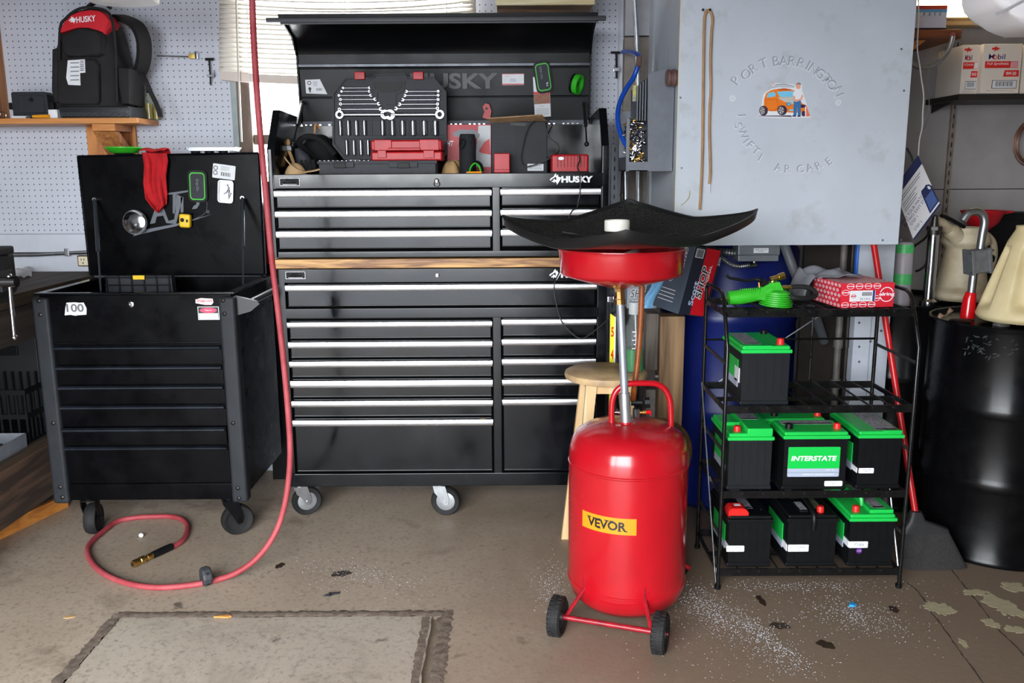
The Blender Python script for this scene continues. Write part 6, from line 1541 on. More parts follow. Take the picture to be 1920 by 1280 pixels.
standard('slotted_strip', 'rusty slotted metal strip on the wall above the jug spout', 1791, 190, 520, WALL_Y - 0.02, 9, mat('rusty_strip', (140, 128, 118), 0.6, 0.3, noise=(20, 0.3)))
# ------------------------------------------------------------------ upper right corner
RBD = wood('rusty_brown_shelf', (150, 84, 46), (92, 50, 30), 'X', 6, 0.55)
SHY = 3.70
q = rect(1712, 55, 1803, 73, SHY)
us = thing('brown_wall_shelf', 'red-brown wooden wall shelf beside the grey box carrying a striped carton', 'shelf', (q[1] - 0.2, 3.9, q[2]))
b = MB(); b.box(gx1 + 0.004, q[1], SHY, WALL_Y - 0.022, q[2], q[3], 0.002); b.done('shelf_board', RBD, us)
b = MB(); b.prism([(PY(1690, 73, SHY + 0.03).x, q[2] - 0.001), (PY(1736, 73, SHY + 0.03).x, q[2] - 0.001), (PY(1690, 112, SHY + 0.03).x, zat(1690, 112, SHY + 0.03))], SHY + 0.03, SHY + 0.05, 'XZ'); b.done('bracket', SHELFW, us)
q2 = rect(1690, 10, 1776, 42, SHY + 0.03); zt_ = q[3]
o = thing('striped_carton', 'flat red, blue and white carton lying on the brown wall shelf', 'box', ((q2[0] + q2[1]) / 2, 3.85, zt_))
zq = zat(1740, 53, SHY + 0.03)
b = MB(); b.box(q2[0], q2[1], SHY + 0.03, SHY + 0.22, zq + 0.001, q2[3], 0.002); b.done('carton', mat('lilac_white_carton', (196, 194, 206), 0.5), o)
for (ya, yb_, m_, nm) in ((10, 17.5, mat('brick_red_print', (196, 66, 42), 0.5), 'red_stripe'), (17.5, 25, mat('sky_blue_print', (96, 150, 190), 0.5), 'blue_stripe')):
    g = rect(1690, ya, 1776, yb_, SHY + 0.03); b = MB(); b.box(g[0], g[1], SHY + 0.0285, SHY + 0.0305, g[2], g[3]); b.done(nm, m_, o)
b = MB()
for k in range(6): px_ = 1718 + k * 10; p_ = PY(px_, 26.5, SHY + 0.028); b.prism(circ(0.0125, 14, p_.x, p_.z, 1.1, 0.6), SHY + 0.0275, SHY + 0.0283, 'XZ')
b.done('cloud_print', mat('lilac_white_carton', (196, 194, 206), 0.5), o)
o = thing('black_flat_box', 'flat black box under the striped carton on the brown wall shelf', 'box', ((q2[0] + q2[1]) / 2, 3.85, zt_)); b = MB(); b.box(q2[0], q2[1] + 0.002, SHY + 0.025, SHY + 0.23, zt_ + 0.001, zq, 0.002); b.done('box', BLACKPLASTIC, o)
# fluorescent lamp behind
LAMP = mat('fluorescent_tube', (255, 240, 200), 0.5, emit=((255, 236, 190), 1.6))
fx = thing('fluorescent_lamp', 'glowing warm fluorescent lamp strip above the oil cartons', 'lamp', PY(1850, 40, 3.98))
g = rect(1690, 4, 2100, 34, 4.0)
b = MB(); b.box(g[0], g[1], 3.985, 4.06, g[2] - 0.03, g[3] + 0.05, 0.004); b.done('lamp_housing', mat('warm_enamel', (220, 190, 140), 0.4), fx)
for zf in (0.3, 0.75):
    z_ = g[2] + (g[3] - g[2]) * zf; b = MB(); b.tube([V((g[0] + 0.02, 3.968, z_)), V((g[1] - 0.02, 3.968, z_))], 0.0155, 12); b.done('tube', LAMP, fx)
b = MB(); b.box(g[0], g[1], 3.93, 3.985, g[2] - 0.012, g[2] - 0.006); b.done('lamp_lip', mat('warm_enamel', (220, 190, 140), 0.4), fx)
# curved steel pipe end
b = MB()
pts = [(1786, 68), (1783, 82), (1776, 98), (1762, 114), (1745, 124), (1726, 126), (1712, 120), (1700, 108), (1692, 90)]
b.tube(smooth_path([PY(x, y, 3.60) for x, y in pts], 5), 0.0095, 12); cp = thing('curved_steel_pipe', 'bent steel pipe hooked under the brown wall shelf beside the grey box', 'pipe', PY(1745, 124, 3.6)); b.done('pipe', STEEL, cp)
b = MB(); b.tube([PY(1786, 66, 3.6), PY(1786, 66, 3.70)], 0.012, 10); b.done('fixing', mat('rust_red', (120, 54, 40), 0.7), cp)
# oil cartons on their shelf
MY = 3.80
zm_ = zat(1860, 176, MY)
ms = thing('dark_metal_shelf', 'dark metal wall shelf carrying the white oil cartons', 'shelf', (2.0, 3.95, zm_))
g = rect(1796, 176, 2100, 186, MY)
b = MB(); b.box(g[0], g[1], MY - 0.01, WALL_Y - 0.005, zm_ - 0.024, zm_, 0.003); b.done('shelf_board', mat('dark_shelf_metal', (50, 46, 42), 0.5, 0.4), ms)
b = MB(); b.prism([(MY + 0.1, zm_ - 0.024), (WALL_Y - 0.005, zm_ - 0.024), (WALL_Y - 0.005, zm_ - 0.06)], g[0] + 0.03, g[0] + 0.034, 'YZ'); b.done('bracket', mat('dark_shelf_metal', (50, 46, 42), 0.5, 0.4), ms)
def oilbox(x0, x1, yt, Y, label, full=True):
    g = rect(x0, yt, x1, 175, Y)
    o = thing('oil_carton', label, 'carton', ((g[0] + g[1]) / 2, Y + 0.1, zm_), 'oil cartons on the dark shelf')
    W_, H_ = g[1] - g[0], g[3] - zm_
    b = MB(); b.box(g[0], g[1], Y, Y + 0.22, zm_ + 0.001, g[3], 0.002); b.done('carton', mat('cream_carton', (226, 216, 204), 0.6, noise=(5, 0.04)), o)
    Mf = face_front(g[0], Y - 0.0003, zm_)
    fx_ = lambda u, v: Mf @ MX.Translation((u * W_, v * H_, 0))
    RI = mat('print_red', (226, 44, 36), 0.5)
    b = MB(fx_(0.32, 0.90)); b.prism([(-0.018, 0.004), (-0.006, 0.006), (0.0, 0.011), (0.004, 0.005), (0.018, 0.002), (0.008, -0.002), (0.012, -0.008), (0.002, -0.004), (-0.008, -0.012), (-0.006, -0.003), (-0.016, -0.004)], 0, 0.0005, 'XY'); b.done('emblem', RI, o)
    text('M bil', fx_(0.36, 0.745), mat('print_navy', (34, 44, 110), 0.5), o, w=W_ * 0.42, h=H_ * 0.105, bold=0.01)
    o_, i_ = circ(0.0085, 20), circ(0.0052, 20); b = MB(fx_(0.318, 0.732)); b.add([(x, y, 0.0003) for x, y in o_] + [(x, y, 0.0003) for x, y in i_], [(k, (k + 1) % 20, 20 + (k + 1) % 20, 20 + k) for k in range(20)]); b.done('lettering', RI, o, smooth=False)
    s_ = decal(fx_(0.50, 0.585), rr(W_ * 0.86, H_ * 0.135), RI, o, 'red_band')
    text('Full Synthetic', fx_(0.40, 0.60) @ MX.Translation((0, 0, 0.0007)), WHITEINK, s_, w=W_ * 0.56, h=H_ * 0.07, shear=0.2)
    for k in range(6): decal(fx_(0.74 + k * 0.035, 0.585), [(-0.002, -H_ * 0.06), (0.0005, -H_ * 0.06), (0.002, H_ * 0.06), (-0.0005, H_ * 0.06)], WHITEINK, s_, 'stripe', 0.0003, 0.0006)
    s_ = decal(fx_(0.76, 0.41), [(-W_ * 0.2, -H_ * 0.065), (W_ * 0.2, -H_ * 0.065), (W_ * 0.2, H_ * 0.065), (-W_ * 0.17, H_ * 0.065)], RI, o, 'grade_band')
    text('0W-20', fx_(0.76, 0.41) @ MX.Translation((0, 0, 0.0007)), WHITEINK, s_, w=W_ * 0.26, h=H_ * 0.065, bold=0.02)
    s_ = decal(fx_(0.61, 0.19), rr(W_ * 0.64, H_ * 0.165), BLACKINK, o, 'barcode_frame'); decal(fx_(0.61, 0.19), rr(W_ * 0.61, H_ * 0.145), PAPER, s_, 'barcode_field', 0.0004, 0.0006)
    for k in range(14): decal(fx_(0.40 + k * 0.032, 0.20), rr(W_ * (0.010 if k % 3 else 0.018), H_ * 0.10), BLACKINK, s_, 'barcode_bar', 0.0003, 0.001)
    text('MOBIL FULL SYNTHETIC 6 x 1 QT', fx_(0.5, 0.065), BLACKINK, o, w=W_ * 0.7, h=H_ * 0.018)
oilbox(1841, 1914, 82, MY, 'white oil carton in full view standing in the middle of the dark shelf')
oilbox(1806, 1879, 90, MY + 0.235 * 0 + 0.06 if False else MY + 0.225, 'white oil carton pushed back in shadow behind its front neighbour') if False else None
oilbox(1916, 1990, 84, MY + 0.01, 'white oil carton cut off by the picture edge')
g = rect(1806, 86, 1838, 175, MY + 0.04)
oilbox(1803, 1834.5, 84, MY + 0.03, 'narrow shaded white oil carton at the slotted strip end of the shelf')
# coil of copper wire
o = thing('wire_coil', 'coil of reddish-brown wire hanging on the wall at the picture edge', 'wire coil', PY(1935, 268, 4.05))
b = MB(); pc = PY(1938, 267, 4.05); rnd = random.Random(2); pts = []
for k in range(7 * 28):
    a = 2 * math.pi * k / 28; r_ = 0.075 + 0.006 * math.sin(k * 0.13) + 0.004 * (k // 28 % 3); pts.append(pc + V((r_ * math.cos(a), -0.008 + 0.016 * (k / 196.0), 1.22 * r_ * math.sin(a))))
b.tube(pts, 0.0024, 6); b.done('wire_turns', mat('copper_brown', (112, 72, 58), 0.4, 0.4), o)
b = MB(); b.tube([pc + V((0, -0.02, 0.09)), pc + V((0, 0.049, 0.095))], 0.004, 6); b.done('hanging_nail', DULLSTEEL, o)
# big white rounded plastic shape hanging in the corner
Yw = 2.35
wp = thing('white_plastic_tank', 'big smooth white rounded plastic shape hanging at the top right picture corner', 'tank', PY(1900, 40, Yw))
def wpt(x, y): p_ = PY(x, y, Yw); return (p_.x, p_.z)
outl = [(1831, -120), (1831, 0), (1836, 16), (1846, 26), (1862, 36), (1880, 50), (1898, 58), (1920, 62), (1990, 62), (2010, 40), (2014, -120)]
b = MB(); b.prism([wpt(*p_) for p_ in outl], Yw - 0.09, Yw + 0.09, 'XZ')
bmesh.ops.bevel(b.bm, geom=[e for e in b.bm.edges if abs(e.verts[0].co.y - e.verts[1].co.y) < 1e-6], offset=0.02, segments=3, profile=0.5, affect='EDGES')
b.done('tank_shell', mat('white_plastic', (232, 230, 232), 0.35), wp, angle=70)
b = MB(); b.tube([PY(1868, 26, Yw - 0.090), PY(1880, 22, Yw - 0.094), PY(1925, -2, Yw - 0.094), PY(1960, -18, Yw - 0.092)], 0.003, 8); b.done('moulded_seam', mat('grey_seam', (170, 170, 174), 0.5), wp)
b = MB(); x_ = PY(1920, -120, Yw).x; b.box(x_ - 0.02, x_ + 0.02, Yw - 0.02, Yw + 0.02, zat(1920, -122, Yw), ZC); b.done('hanger', DULLSTEEL, wp)
# hanging oil sign with wire
o = thing('oil_sign', 'white hanging sign with a dark blue oil jug and instructions tilted beside the grey box', 'sign', PY(1725, 370, 3.55))
YS = 3.52
quad = [(1693, 382), (1712, 450), (1763, 386), (1727, 291)]
quad = [(1721, 291), (1763, 384), (1713, 451), (1676, 352)]
def sgn(u, v):                                   # u across, v down
    a = [quad[3][k] + (quad[0][k] - quad[3][k]) * u for k in (0, 1)]; c = [quad[2][k] + (quad[1][k] - quad[2][k]) * u for k in (0, 1)]
    return (a[0] + (c[0] - a[0]) * v, a[1] + (c[1] - a[1]) * v)
def spoly(uv, m, name, lay, par):
    b = MB(); P_ = [PY(*sgn(u, v), YS) for u, v in uv]; b.prism([(p_.x, p_.z) for p_ in P_], YS - 0.0008 * lay - 0.0006, YS - 0.0008 * (lay - 1) - 0.0004, 'XZ'); return b.done(name, m, par, smooth=False)
sb = spoly(((0, 0), (1, 0), (1, 1), (0, 1)), mat('sign_white', (224, 222, 226), 0.4), 'sign_board', 1, o)
NAVY = mat('sign_navy', (40, 48, 88), 0.4)
spoly(((0, 0), (1, 0), (1, 0.17), (0, 0.17)), NAVY, 'header_band', 2, sb); spoly(((0, 0.965), (1, 0.965), (1, 1), (0, 1)), NAVY, 'footer_band', 2, sb)
spoly(((0.66, 0.53), (0.68, 0.50), (0.80, 0.51), (0.86, 0.50), (0.95, 0.55), (1.0, 0.62), (1.0, 0.93), (0.66, 0.93)), NAVY, 'jug_picture', 2, sb)
spoly(((0.88, 0.54), (0.93, 0.57), (0.95, 0.63), (0.90, 0.62), (0.87, 0.58)), mat('sign_white', (224, 222, 226), 0.4), 'jug_handle_gap', 3, sb)
spoly(((0.70, 0.66), (0.95, 0.66), (0.97, 0.90), (0.69, 0.90)), mat('sign_label_blue', (74, 96, 150), 0.4), 'jug_label', 3, sb)
for v_, u1 in ((0.24, 0.85), (0.28, 0.8), (0.36, 0.6), (0.40, 0.5), (0.45, 0.55), (0.49, 0.5)): spoly(((0.06, v_), (u1, v_), (u1, v_ + 0.014), (0.06, v_ + 0.014)), GREYINK, 'print_line', 2, sb)
def stext(s_, u, v, h, m):
    p_ = PY(*sgn(u, v), YS); a0 = PY(*sgn(0, v), YS); a1 = PY(*sgn(1, v), YS); xd = a1 - a0; up = PY(*sgn(u, 0), YS) - PY(*sgn(u, 1), YS)
    text(s_, frame(p_ + V((0, -0.0016, 0)), xd, up), m, sb, h=h)
stext('THE NEXT\nBIG CHANGE', 0.36, 0.09, 0.032, WHITEINK); stext('FIND YOUR MATCH\nIN TWO EASY STEPS', 0.32, 0.62, 0.028, NAVY); stext('STEP 1', 0.2, 0.75, 0.011, NAVY); stext('STEP 2', 0.25, 0.88, 0.011, NAVY)
wr = thing('hanging_wire', 'pale twisted wire hanging from above past the brown shelf to the sign', 'wire', PY(1722, 60, 3.6))
pts = [(1722, -60), (1722, 0), (1723, 30), (1721, 62), (1720, 92), (1724, 120), (1728, 150), (1732, 180), (1730, 210), (1729, 240), (1724, 262), (1722, 292)]
b = MB(); b.tube(smooth_path([PY(x, y, 3.53) for x, y in pts], 5), 0.0026, 6); b.done('wire', mat('pale_wire', (206, 204, 206), 0.45), wr)
b = MB(); b.tube(smooth_path([PY(x, y, 3.54) for x, y in ((1739, 130), (1741, 165), (1742, 200), (1738, 228), (1730, 244))], 5), 0.0012, 6); b.done('thin_strand', mat('dark_strand', (90, 84, 82), 0.5), wr)
b = MB(); b.tube([V(PY(1722, -60, 3.53)), V((PY(1722, -60, 3.53).x, 3.53, ZC))], 0.0026, 6); b.done('wire_top', mat('pale_wire', (206, 204, 206), 0.45), wr)
b = MB(); b.tube(smooth_path([PY(x, y, 3.535) for x, y in ((1700, 278), (1706, 288), (1711, 300), (1713, 312))], 5), 0.004, 6); b.done('dark_loop', CORD, wr)

# ------------------------------------------------------------------ drums and what stands on them
DRUM = mat('black_drum_enamel', (9, 9, 11), 0.25, rvar=(6, 0.08), noise=(20, 0.3), spec=0.25)
def drum(name, label, cx, cy, r, h, m, ribs=(0.34, 0.65)):
    o = thing(name, label, 'drum', (cx, cy, 0)); X = MX.Translation((cx, cy, 0))
    pr_ = [(r * 0.93, 0.012), (r * 0.985, 0.012), (r * 1.01, 0.0), (r * 1.02, 0.008), (r * 1.01, 0.018), (r, 0.024)]
    for f in ribs: pr_ += [(r, h * f - 0.03), (r * 1.012, h * f - 0.018), (r * 1.025, h * f), (r * 1.012, h * f + 0.018), (r, h * f + 0.03)]
    pr_ += [(r, h - 0.024), (r * 1.01, h - 0.016), (r * 1.018, h - 0.006), (r * 1.008, h), (r * 0.98, h - 0.002), (r * 0.97, h - 0.018)]
    b = MB(); b.lathe(pr_, 56, X, cap=False); b.lathe([(r * 0.93, 0.012), (0.001, 0.012)], 56, X, cap=False); b.done('drum_wall', m, o)
    b = MB(); b.lathe([(r * 0.972, h - 0.019), (r * 0.9, h - 0.017), (0.001, h - 0.016)], 48, X, cap=False); b.done('drum_top', m, o)
    return o
d1x, d1y = 1.885, 3.235
dr = drum('black_drum', 'glossy black steel drum in front carrying the big cream jug', d1x, d1y, 0.288, 0.885, DRUM)
b = MB(MX.Translation((PZ(1800, 600, 0.88).x, PZ(1800, 600, 0.88).y, 0.868))); b.lathe([(0.038, 0), (0.038, 0.01), (0.03, 0.014), (0.001, 0.014)], 20); b.done('bung_cap', BLACKMATTE, dr)
def patch(th0, th1, z0, z1, seed, m, name):
    rnd = random.Random(seed); n = 26; pts = []
    for k in range(n):
        a = 2 * math.pi * k / n; rr_ = rnd.uniform(0.45, 1.0); pts.append(((th0 + th1) / 2 + (th1 - th0) / 2 * math.cos(a) * rr_, (z0 + z1) / 2 + (z1 - z0) / 2 * math.sin(a) * rr_))
    b = MB(); R_ = 0.2886; c = ((th0 + th1) / 2, (z0 + z1) / 2); P_ = [V((d1x + R_ * math.sin(t), d1y - R_ * math.cos(t), z)) for t, z in [c] + pts]
    b.add(P_, [(0, 1 + k, 1 + (k + 1) % n) for k in range(n)]); b.done(name, m, dr)
SM = mat('shiny_oil_smear', (70, 72, 76), 0.25, noise=(60, 0.6))
b = MB(); rnd = random.Random(12)
for k in range(46):
    th = Rd(-60 + 34 * rnd.random() ** 1.2); z = 0.775 + 0.075 * rnd.random(); L = rnd.uniform(0.006, 0.026); a = rnd.uniform(-0.6, 1.4)
    c = V((d1x + 0.289 * math.sin(th), d1y - 0.289 * math.cos(th), z)); t_ = V((math.cos(th), math.sin(th), 0)) * math.cos(a) + V((0, 0, 1)) * math.sin(a)
    b.tube([c - t_ * L / 2, c, c + t_ * L / 2], [0.0006, rnd.uniform(0.001, 0.003), 0.0006], 5)
b.done('scuff_marks', SM, dr)
d2x, d2y = 1.70, 3.80
drum('black_drum', 'second black steel drum standing behind, carrying the spouted jug', d2x, d2y, 0.288, 0.885, DRUM)
JUG = mat('cream_jug_plastic', (222, 208, 166), 0.45, noise=(5, 0.12), col2=(198, 176, 126))
JUGD = mat('dirty_jug_plastic', (202, 190, 164), 0.5, noise=(5, 0.2), col2=(150, 132, 104))
def jug(name, label, cx, cy, z0, rb, rt, h, m, ribs=6):
    o = thing(name, label, 'jug', (cx, cy, z0)); X = MX.Translation((cx, cy, z0)); secs = []
    def fn(u, v):
        a = 2 * math.pi * u; r = rb + (rt - rb) * v ** 1.05
        if v > 0.9: r -= (v - 0.9) * 0.35 * rb
        if v < 0.04: r -= (0.04 - v) * 0.4
        g = 0.0
        if 0.12 < v < 0.86:
            k = math.cos(a * ribs + 0.4); f = min(1, (v - 0.12) / 0.08, (0.86 - v) / 0.08); g = -0.026 * f * max(0.0, k) ** 0.5
        return X @ V(((r + g) * math.cos(a), (r + g) * math.sin(a), h * v + 0.001))
    b = MB(); b.surf(fn, 120, 40); b.done('jug_body', m, o, angle=80, weld=True)
    b = MB(); rt2 = rt - 0.1 * 0.35 * rb; b.lathe([(rt2, h), (rt2 * 0.9, h + 0.012), (rt2 * 0.9, h + 0.026), (rt2 * 0.78, h + 0.026), (rt2 * 0.75, h)], 32, X, cap=False); b.lathe([(rb - 0.016, 0.001), (0.001, 0.001)], 32, X, cap=False); b.done('jug_neck', m, o); return o
zdt = 0.885
p_ = PZ(1905, 606, zdt)
jcx = PY(1909, 560, 3.17).x
j1 = jug('oil_jug', 'big cream ribbed plastic oil jug standing on the front drum', jcx + 0.036, 3.185, zdt, 0.165, 0.066, 0.318, JUG)
b = MB(); b.tube(smooth_path([V((jcx + 0.05, 3.10, zdt + 0.30)), V((jcx + 0.08, 3.05, zdt + 0.28)), V((jcx + 0.11, 3.03, zdt + 0.2)), V((jcx + 0.13, 3.05, zdt + 0.1))], 5), 0.016, 10); b.done('jug_handle', JUG, j1)
p_ = PY(1806, 500, 3.72)
j2 = jug('oil_jug', 'dirty cream oil jug with a long side spout on the rear drum', p_.x, 3.72, zdt, 0.132, 0.092, 0.28, JUGD, 0)
b = MB(); s0 = PY(1790, 440, 3.68); b.tube(smooth_path([PY(1800, 452, 3.68), PY(1782, 432, 3.66), PY(1766, 420, 3.64), PY(1752, 409, 3.62)], 5), [0.034] * 6 + [0.024] * 6 + [0.018] * 4, 14); b.done('spout', JUGD, j2)
b = MB(); b.tube(smooth_path([PY(1764, 404, 3.64), PY(1780, 410, 3.64), PY(1795, 418, 3.65), PY(1808, 426, 3.66)], 4), 0.008, 8); b.done('black_spout_hose', BLACKPLASTIC, j2)
b = MB(); b.tube(smooth_path([PY(1850, 440, 3.70), PY(1862, 455, 3.70), PY(1864, 480, 3.70), PY(1856, 505, 3.70)], 5), 0.014, 10); b.done('jug_handle', JUGD, j2)
# red funnel
fn_ = PY(1846, 410, 3.84)
fo = thing('red_funnel', 'wide red plastic funnel standing behind the spouted oil jug', 'funnel', PY(1845, 440, 3.72))
pf = PY(1845, 398, 3.86)
b = MB(MX.Translation((pf.x - 0.005, 3.86, 0)) @ MX.Rotation(0, 4, 'X')); zF0 = zat(1845, 396, 3.86); b.lathe([(0.086, zF0), (0.090, zF0 + 0.004), (0.090, zF0), (0.082, zF0 - 0.012), (0.066, zF0 - 0.05), (0.022, zF0 - 0.09), (0.016, zdt - 0.014), (0.013, zdt - 0.014), (0.020, zF0 - 0.086), (0.064, zF0 - 0.048), (0.080, zF0 - 0.01), (0.086, zF0)], 36, cap=False); b.done('funnel_cone', REDPL, fo)
b = MB(); b.prism([(pf.x + 0.05, zF0 - 0.02), (pf.x + 0.12, zF0 - 0.006), (pf.x + 0.125, zF0 + 0.002), (pf.x + 0.08, zF0 + 0.002)], 3.85, 3.87, 'XZ'); b.done('funnel_tab', REDPL, fo)
# black bin behind
q = rect(1842, 404, 2000, 520, 3.93)
o = thing('black_tub', 'black plastic tub standing behind the red funnel at the picture edge', 'tub', ((q[0] + q[1]) / 2, 3.98, 0)); b = MB(); b.prism([(q[0] + 0.03, 0.0), (q[1], 0.0), (q[1], q[3]), (q[0], q[3] + 0.0)], 3.97, 4.08, 'XZ'); b.box(q[0] - 0.012, q[1], 3.96, 4.085, q[3] - 0.02, q[3] + 0.012, 0.004); b.done('tub', BLACKPLASTIC, o)
# hand pump on the front drum
YP = 3.30
hp_ = thing('drum_hand_pump', 'grey rotary hand pump with a hooked steel spout and red base on the front drum', 'pump', PZ(1816, 583, zdt))
pb = PY(1815, 578, YP); 
b = MB(); b.tube([V((pb.x, YP, zdt - 0.012)), PY(1818, 560, YP), PY(1821, 548, YP)], [0.026, 0.024, 0.019], 16); b.done('red_bung', RED, hp_)
b = MB(); b.tube([PY(1821, 550, YP), PY(1826, 510, YP)], 0.015, 14); b.tube(smooth_path([PY(1838, 466, YP), PY(1842, 440, YP), PY(1846, 415, YP), PY(1841, 401, YP), PY(1829, 396, YP), PY(1815, 401, YP), PY(1805, 414, YP)], 6), 0.015, 14); b.done('spout_pipe', STEEL, hp_)
g = rect(1812, 467, 1854, 511, YP)
Xp = MX.Translation(((g[0] + g[1]) / 2, YP, (g[2] + g[3]) / 2)) @ MX.Rotation(Rd(-8), 4, 'Y'); w2, h2 = (g[1] - g[0]) / 2 * 0.85, (g[3] - g[2]) / 2
b = MB(Xp); b.box(-w2, w2, -0.035, 0.03, -h2, h2, 0.008, 3); b.box(-w2 - 0.004, -w2 + 0.008, -0.04, 0.034, -h2 - 0.003, h2 + 0.003, 0.002); b.box(w2 - 0.012, w2, -0.04, 0.034, -h2 - 0.003, h2 + 0.003, 0.002); b.done('pump_body', mat('cast_grey', (128, 130, 134), 0.45, 0.6, noise=(40, 0.15)), hp_)
b = MB(Xp)
for sz in (-1, 1):
    for dy in (-0.03, 0.02): b.cyl((w2 - 0.014, dy, sz * h2 * 0.85), (w2 + 0.010, dy, sz * h2 * 0.85), 0.004, n=8); b.cyl((-w2 - 0.008, dy, sz * h2 * 0.85), (-w2, dy, sz * h2 * 0.85), 0.004, n=8)
b.done('pump_bolts', DULLSTEEL, hp_)
b = MB(Xp); b.cyl((w2, 0, 0), (w2 + 0.022, 0, 0), 0.013, n=14); b.cyl((w2 + 0.010, 0, 0), (w2 + 0.018, 0, -0.004), 0.019, n=8); b.done('crank_hub', BLACKPLASTIC, hp_)
# second pump
P2 = 3.58
q = rect(1737, 440, 1757, 527, P2)
o = thing('barrel_pump', 'chrome cylinder pump with black hose standing on the rear drum', 'pump', ((q[0] + q[1]) / 2, P2, zdt - 0.017)); r_ = (q[1] - q[0]) / 2; X = MX.Translation(((q[0] + q[1]) / 2, P2, 0))
b = MB(); b.lathe([(r_ * 1.5, zdt - 0.016), (r_ * 1.5, zdt + 0.012), (r_ * 1.1, zdt + 0.02), (r_, zdt + 0.022), (r_, q[3])], 28, X); b.done('cylinder', CHROME, o)
b = MB(); b.lathe([(r_ * 1.15, q[3]), (r_ * 1.2, q[3] + 0.025), (r_ * 0.7, q[3] + 0.03), (r_ * 0.5, q[3] + 0.075), (0.002, q[3] + 0.08)], 20, X); b.lathe([(0.032, q[3] + 0.02), (0.032, q[3] + 0.034)], 8, X); b.done('pump_head', mat('dark_steel_head', (70, 68, 66), 0.4, 0.8), o)
b = MB(); b.tube(smooth_path([PY(1745, 432, P2), PY(1735, 446, P2 - 0.02), PY(1722, 456, P2 - 0.02), PY(1714, 462, P2), PY(1712, 470, P2 + 0.01)], 5), 0.005, 8); b.tube(smooth_path([PY(1740, 470, P2 + 0.03), PY(1736, 495, P2 + 0.03), PY(1724, 506, P2 + 0.03), PY(1717, 508, P2 + 0.03)], 5), 0.005, 8); b.done('black_hose', BLACKPLASTIC, o)
# white and green bottle
Yw2 = 3.60; q = rect(1676, 453, 1711, 532, Yw2); r_ = (q[1] - q[0]) / 2; X = MX.Translation(((q[0] + q[1]) / 2, Yw2, 0))
o = thing('fluid_bottle', 'white translucent bottle with green fluid and green label on the rear drum', 'bottle', ((q[0] + q[1]) / 2, Yw2, zdt - 0.016))
b = MB(); b.lathe([(r_, zdt - 0.015), (r_, q[3] - 0.01), (r_ * 0.8, q[3])], 28, X); b.done('bottle_body', mat('milky_plastic', (164, 158, 164), 0.4), o)
for (ya, yb_, nm) in ((514, 534, 'green_fluid'), (459, 475, 'green_label')):
    b = MB(); b.lathe([(r_ * 1.01, zat(1693, yb_, Yw2 - r_)), (r_ * 1.01, zat(1693, ya, Yw2 - r_))], 28, X, cap=False); b.done(nm, mat('mint_green', (84, 190, 110), 0.4, noise=(30, 0.2)), o)
# rag scrap on the drum edge
b = MB(); p0 = PZ(1762, 598, zdt + 0.004); 
def scr(u, v): return p0 + V((0.085 * u, 0.02 * v + 0.07 * u, 0.012 * math.sin(u * 9) * v + 0.016 * u + 0.004))
b.surf(scr, 12, 3); o = b.done('paper_scrap', mat('dirty_paper', (170, 140, 120), 0.8, noise=(30, 0.2))); tag(o, 'crumpled dirty paper scrap on the front drum edge by the pump', 'scrap')
sm = o.modifiers.new('thickness', 'SOLIDIFY'); sm.thickness = 0.002
b = MB(); b.surf(blob(PZ(1790, 576, zdt).x, 3.14, zdt - 0.015, 0.028, 0.02, 0.03, 44, 0.4), 18, 8); o = b.done('foil_ball', mat('crumpled_foil', (190, 186, 184), 0.25, 0.8), angle=20); tag(o, 'crumpled ball of foil on the front drum beside the red pump base', 'foil')
# blue barrel, white post, pipes behind the rack
BLUEB = mat('navy_blue_plastic', (14, 30, 104), 0.35, noise=(4, 0.2))
bbx, bby, bbr = 0.945, 3.775, 0.285
o = thing('blue_barrel', 'tall navy blue plastic barrel standing behind the battery rack', 'barrel', (bbx, bby, 0)); X = MX.Translation((bbx, bby, 0))
b = MB(); b.lathe([(bbr * 0.9, 0.002), (bbr, 0.03), (bbr, 0.40), (bbr * 1.03, 0.42), (bbr * 1.03, 0.45), (bbr, 0.47), (bbr, 0.80), (bbr * 1.03, 0.82), (bbr * 1.03, 0.85), (bbr, 0.87), (bbr, 1.10), (bbr * 0.9, 1.145)], 48, X); b.done('barrel', BLUEB, o)
WPM = mat('dirty_white_paint', (190, 196, 208), 0.55, noise=(6, 0.12), bump=(20, 0.2))
q = rect(1597, 465, 1664, 900, 3.45)
o = thing('white_post', 'dirty white painted post standing behind the battery rack', 'post', ((q[0] + q[1]) / 2, 3.48, 0))
b = MB(); b.box(q[0], (q[0] + q[1]) / 2 - 0.004, 3.45, 3.515, 0, gz0 + 0.004, 0.003); b.box((q[0] + q[1]) / 2 - 0.002, q[1], 3.455, 3.515, 0, gz0 + 0.004, 0.003); b.done('post', WPM, o)
b = MB()
for (px, py) in ((1611, 605), (1611, 650), (1632, 640), (1611, 678), (1656 - 4, 620)): p_ = PY(px, py, 3.45); b.lathe([(0.005, 0), (0.004, 0.002), (0.0005, 0.0022)], 12, face_front(p_.x, 3.45, p_.z))
b.done('screw_heads', DULLSTEEL, o)
for (px, r_, nm, lb, m_) in ((1573, 0.014, 'grey_pipe', 'vertical grey pipe with couplings between blue barrel and white post', mat('dirty_pipe', (110, 106, 102), 0.6, 0.3, noise=(20, 0.3))), (1589, 0.0075, 'dark_pipe', 'vertical dark oily pipe touching the white post', mat('oily_pipe', (52, 46, 42), 0.5, 0.3, noise=(20, 0.3)))):
    x_ = PY(px - 4, 680, 3.5).x; b = MB(); b.tube([V((x_, 3.5, 0)), V((x_, 3.5, gz0 + 0.003))], r_, 14)
    for z in (0.55, 0.72, 0.95): b.tube([V((x_, 3.5, z)), V((x_, 3.5, z + 0.04))], r_ * 1.4, 14)
    o = b.done(nm, m_); tag(o, lb, 'pipe')
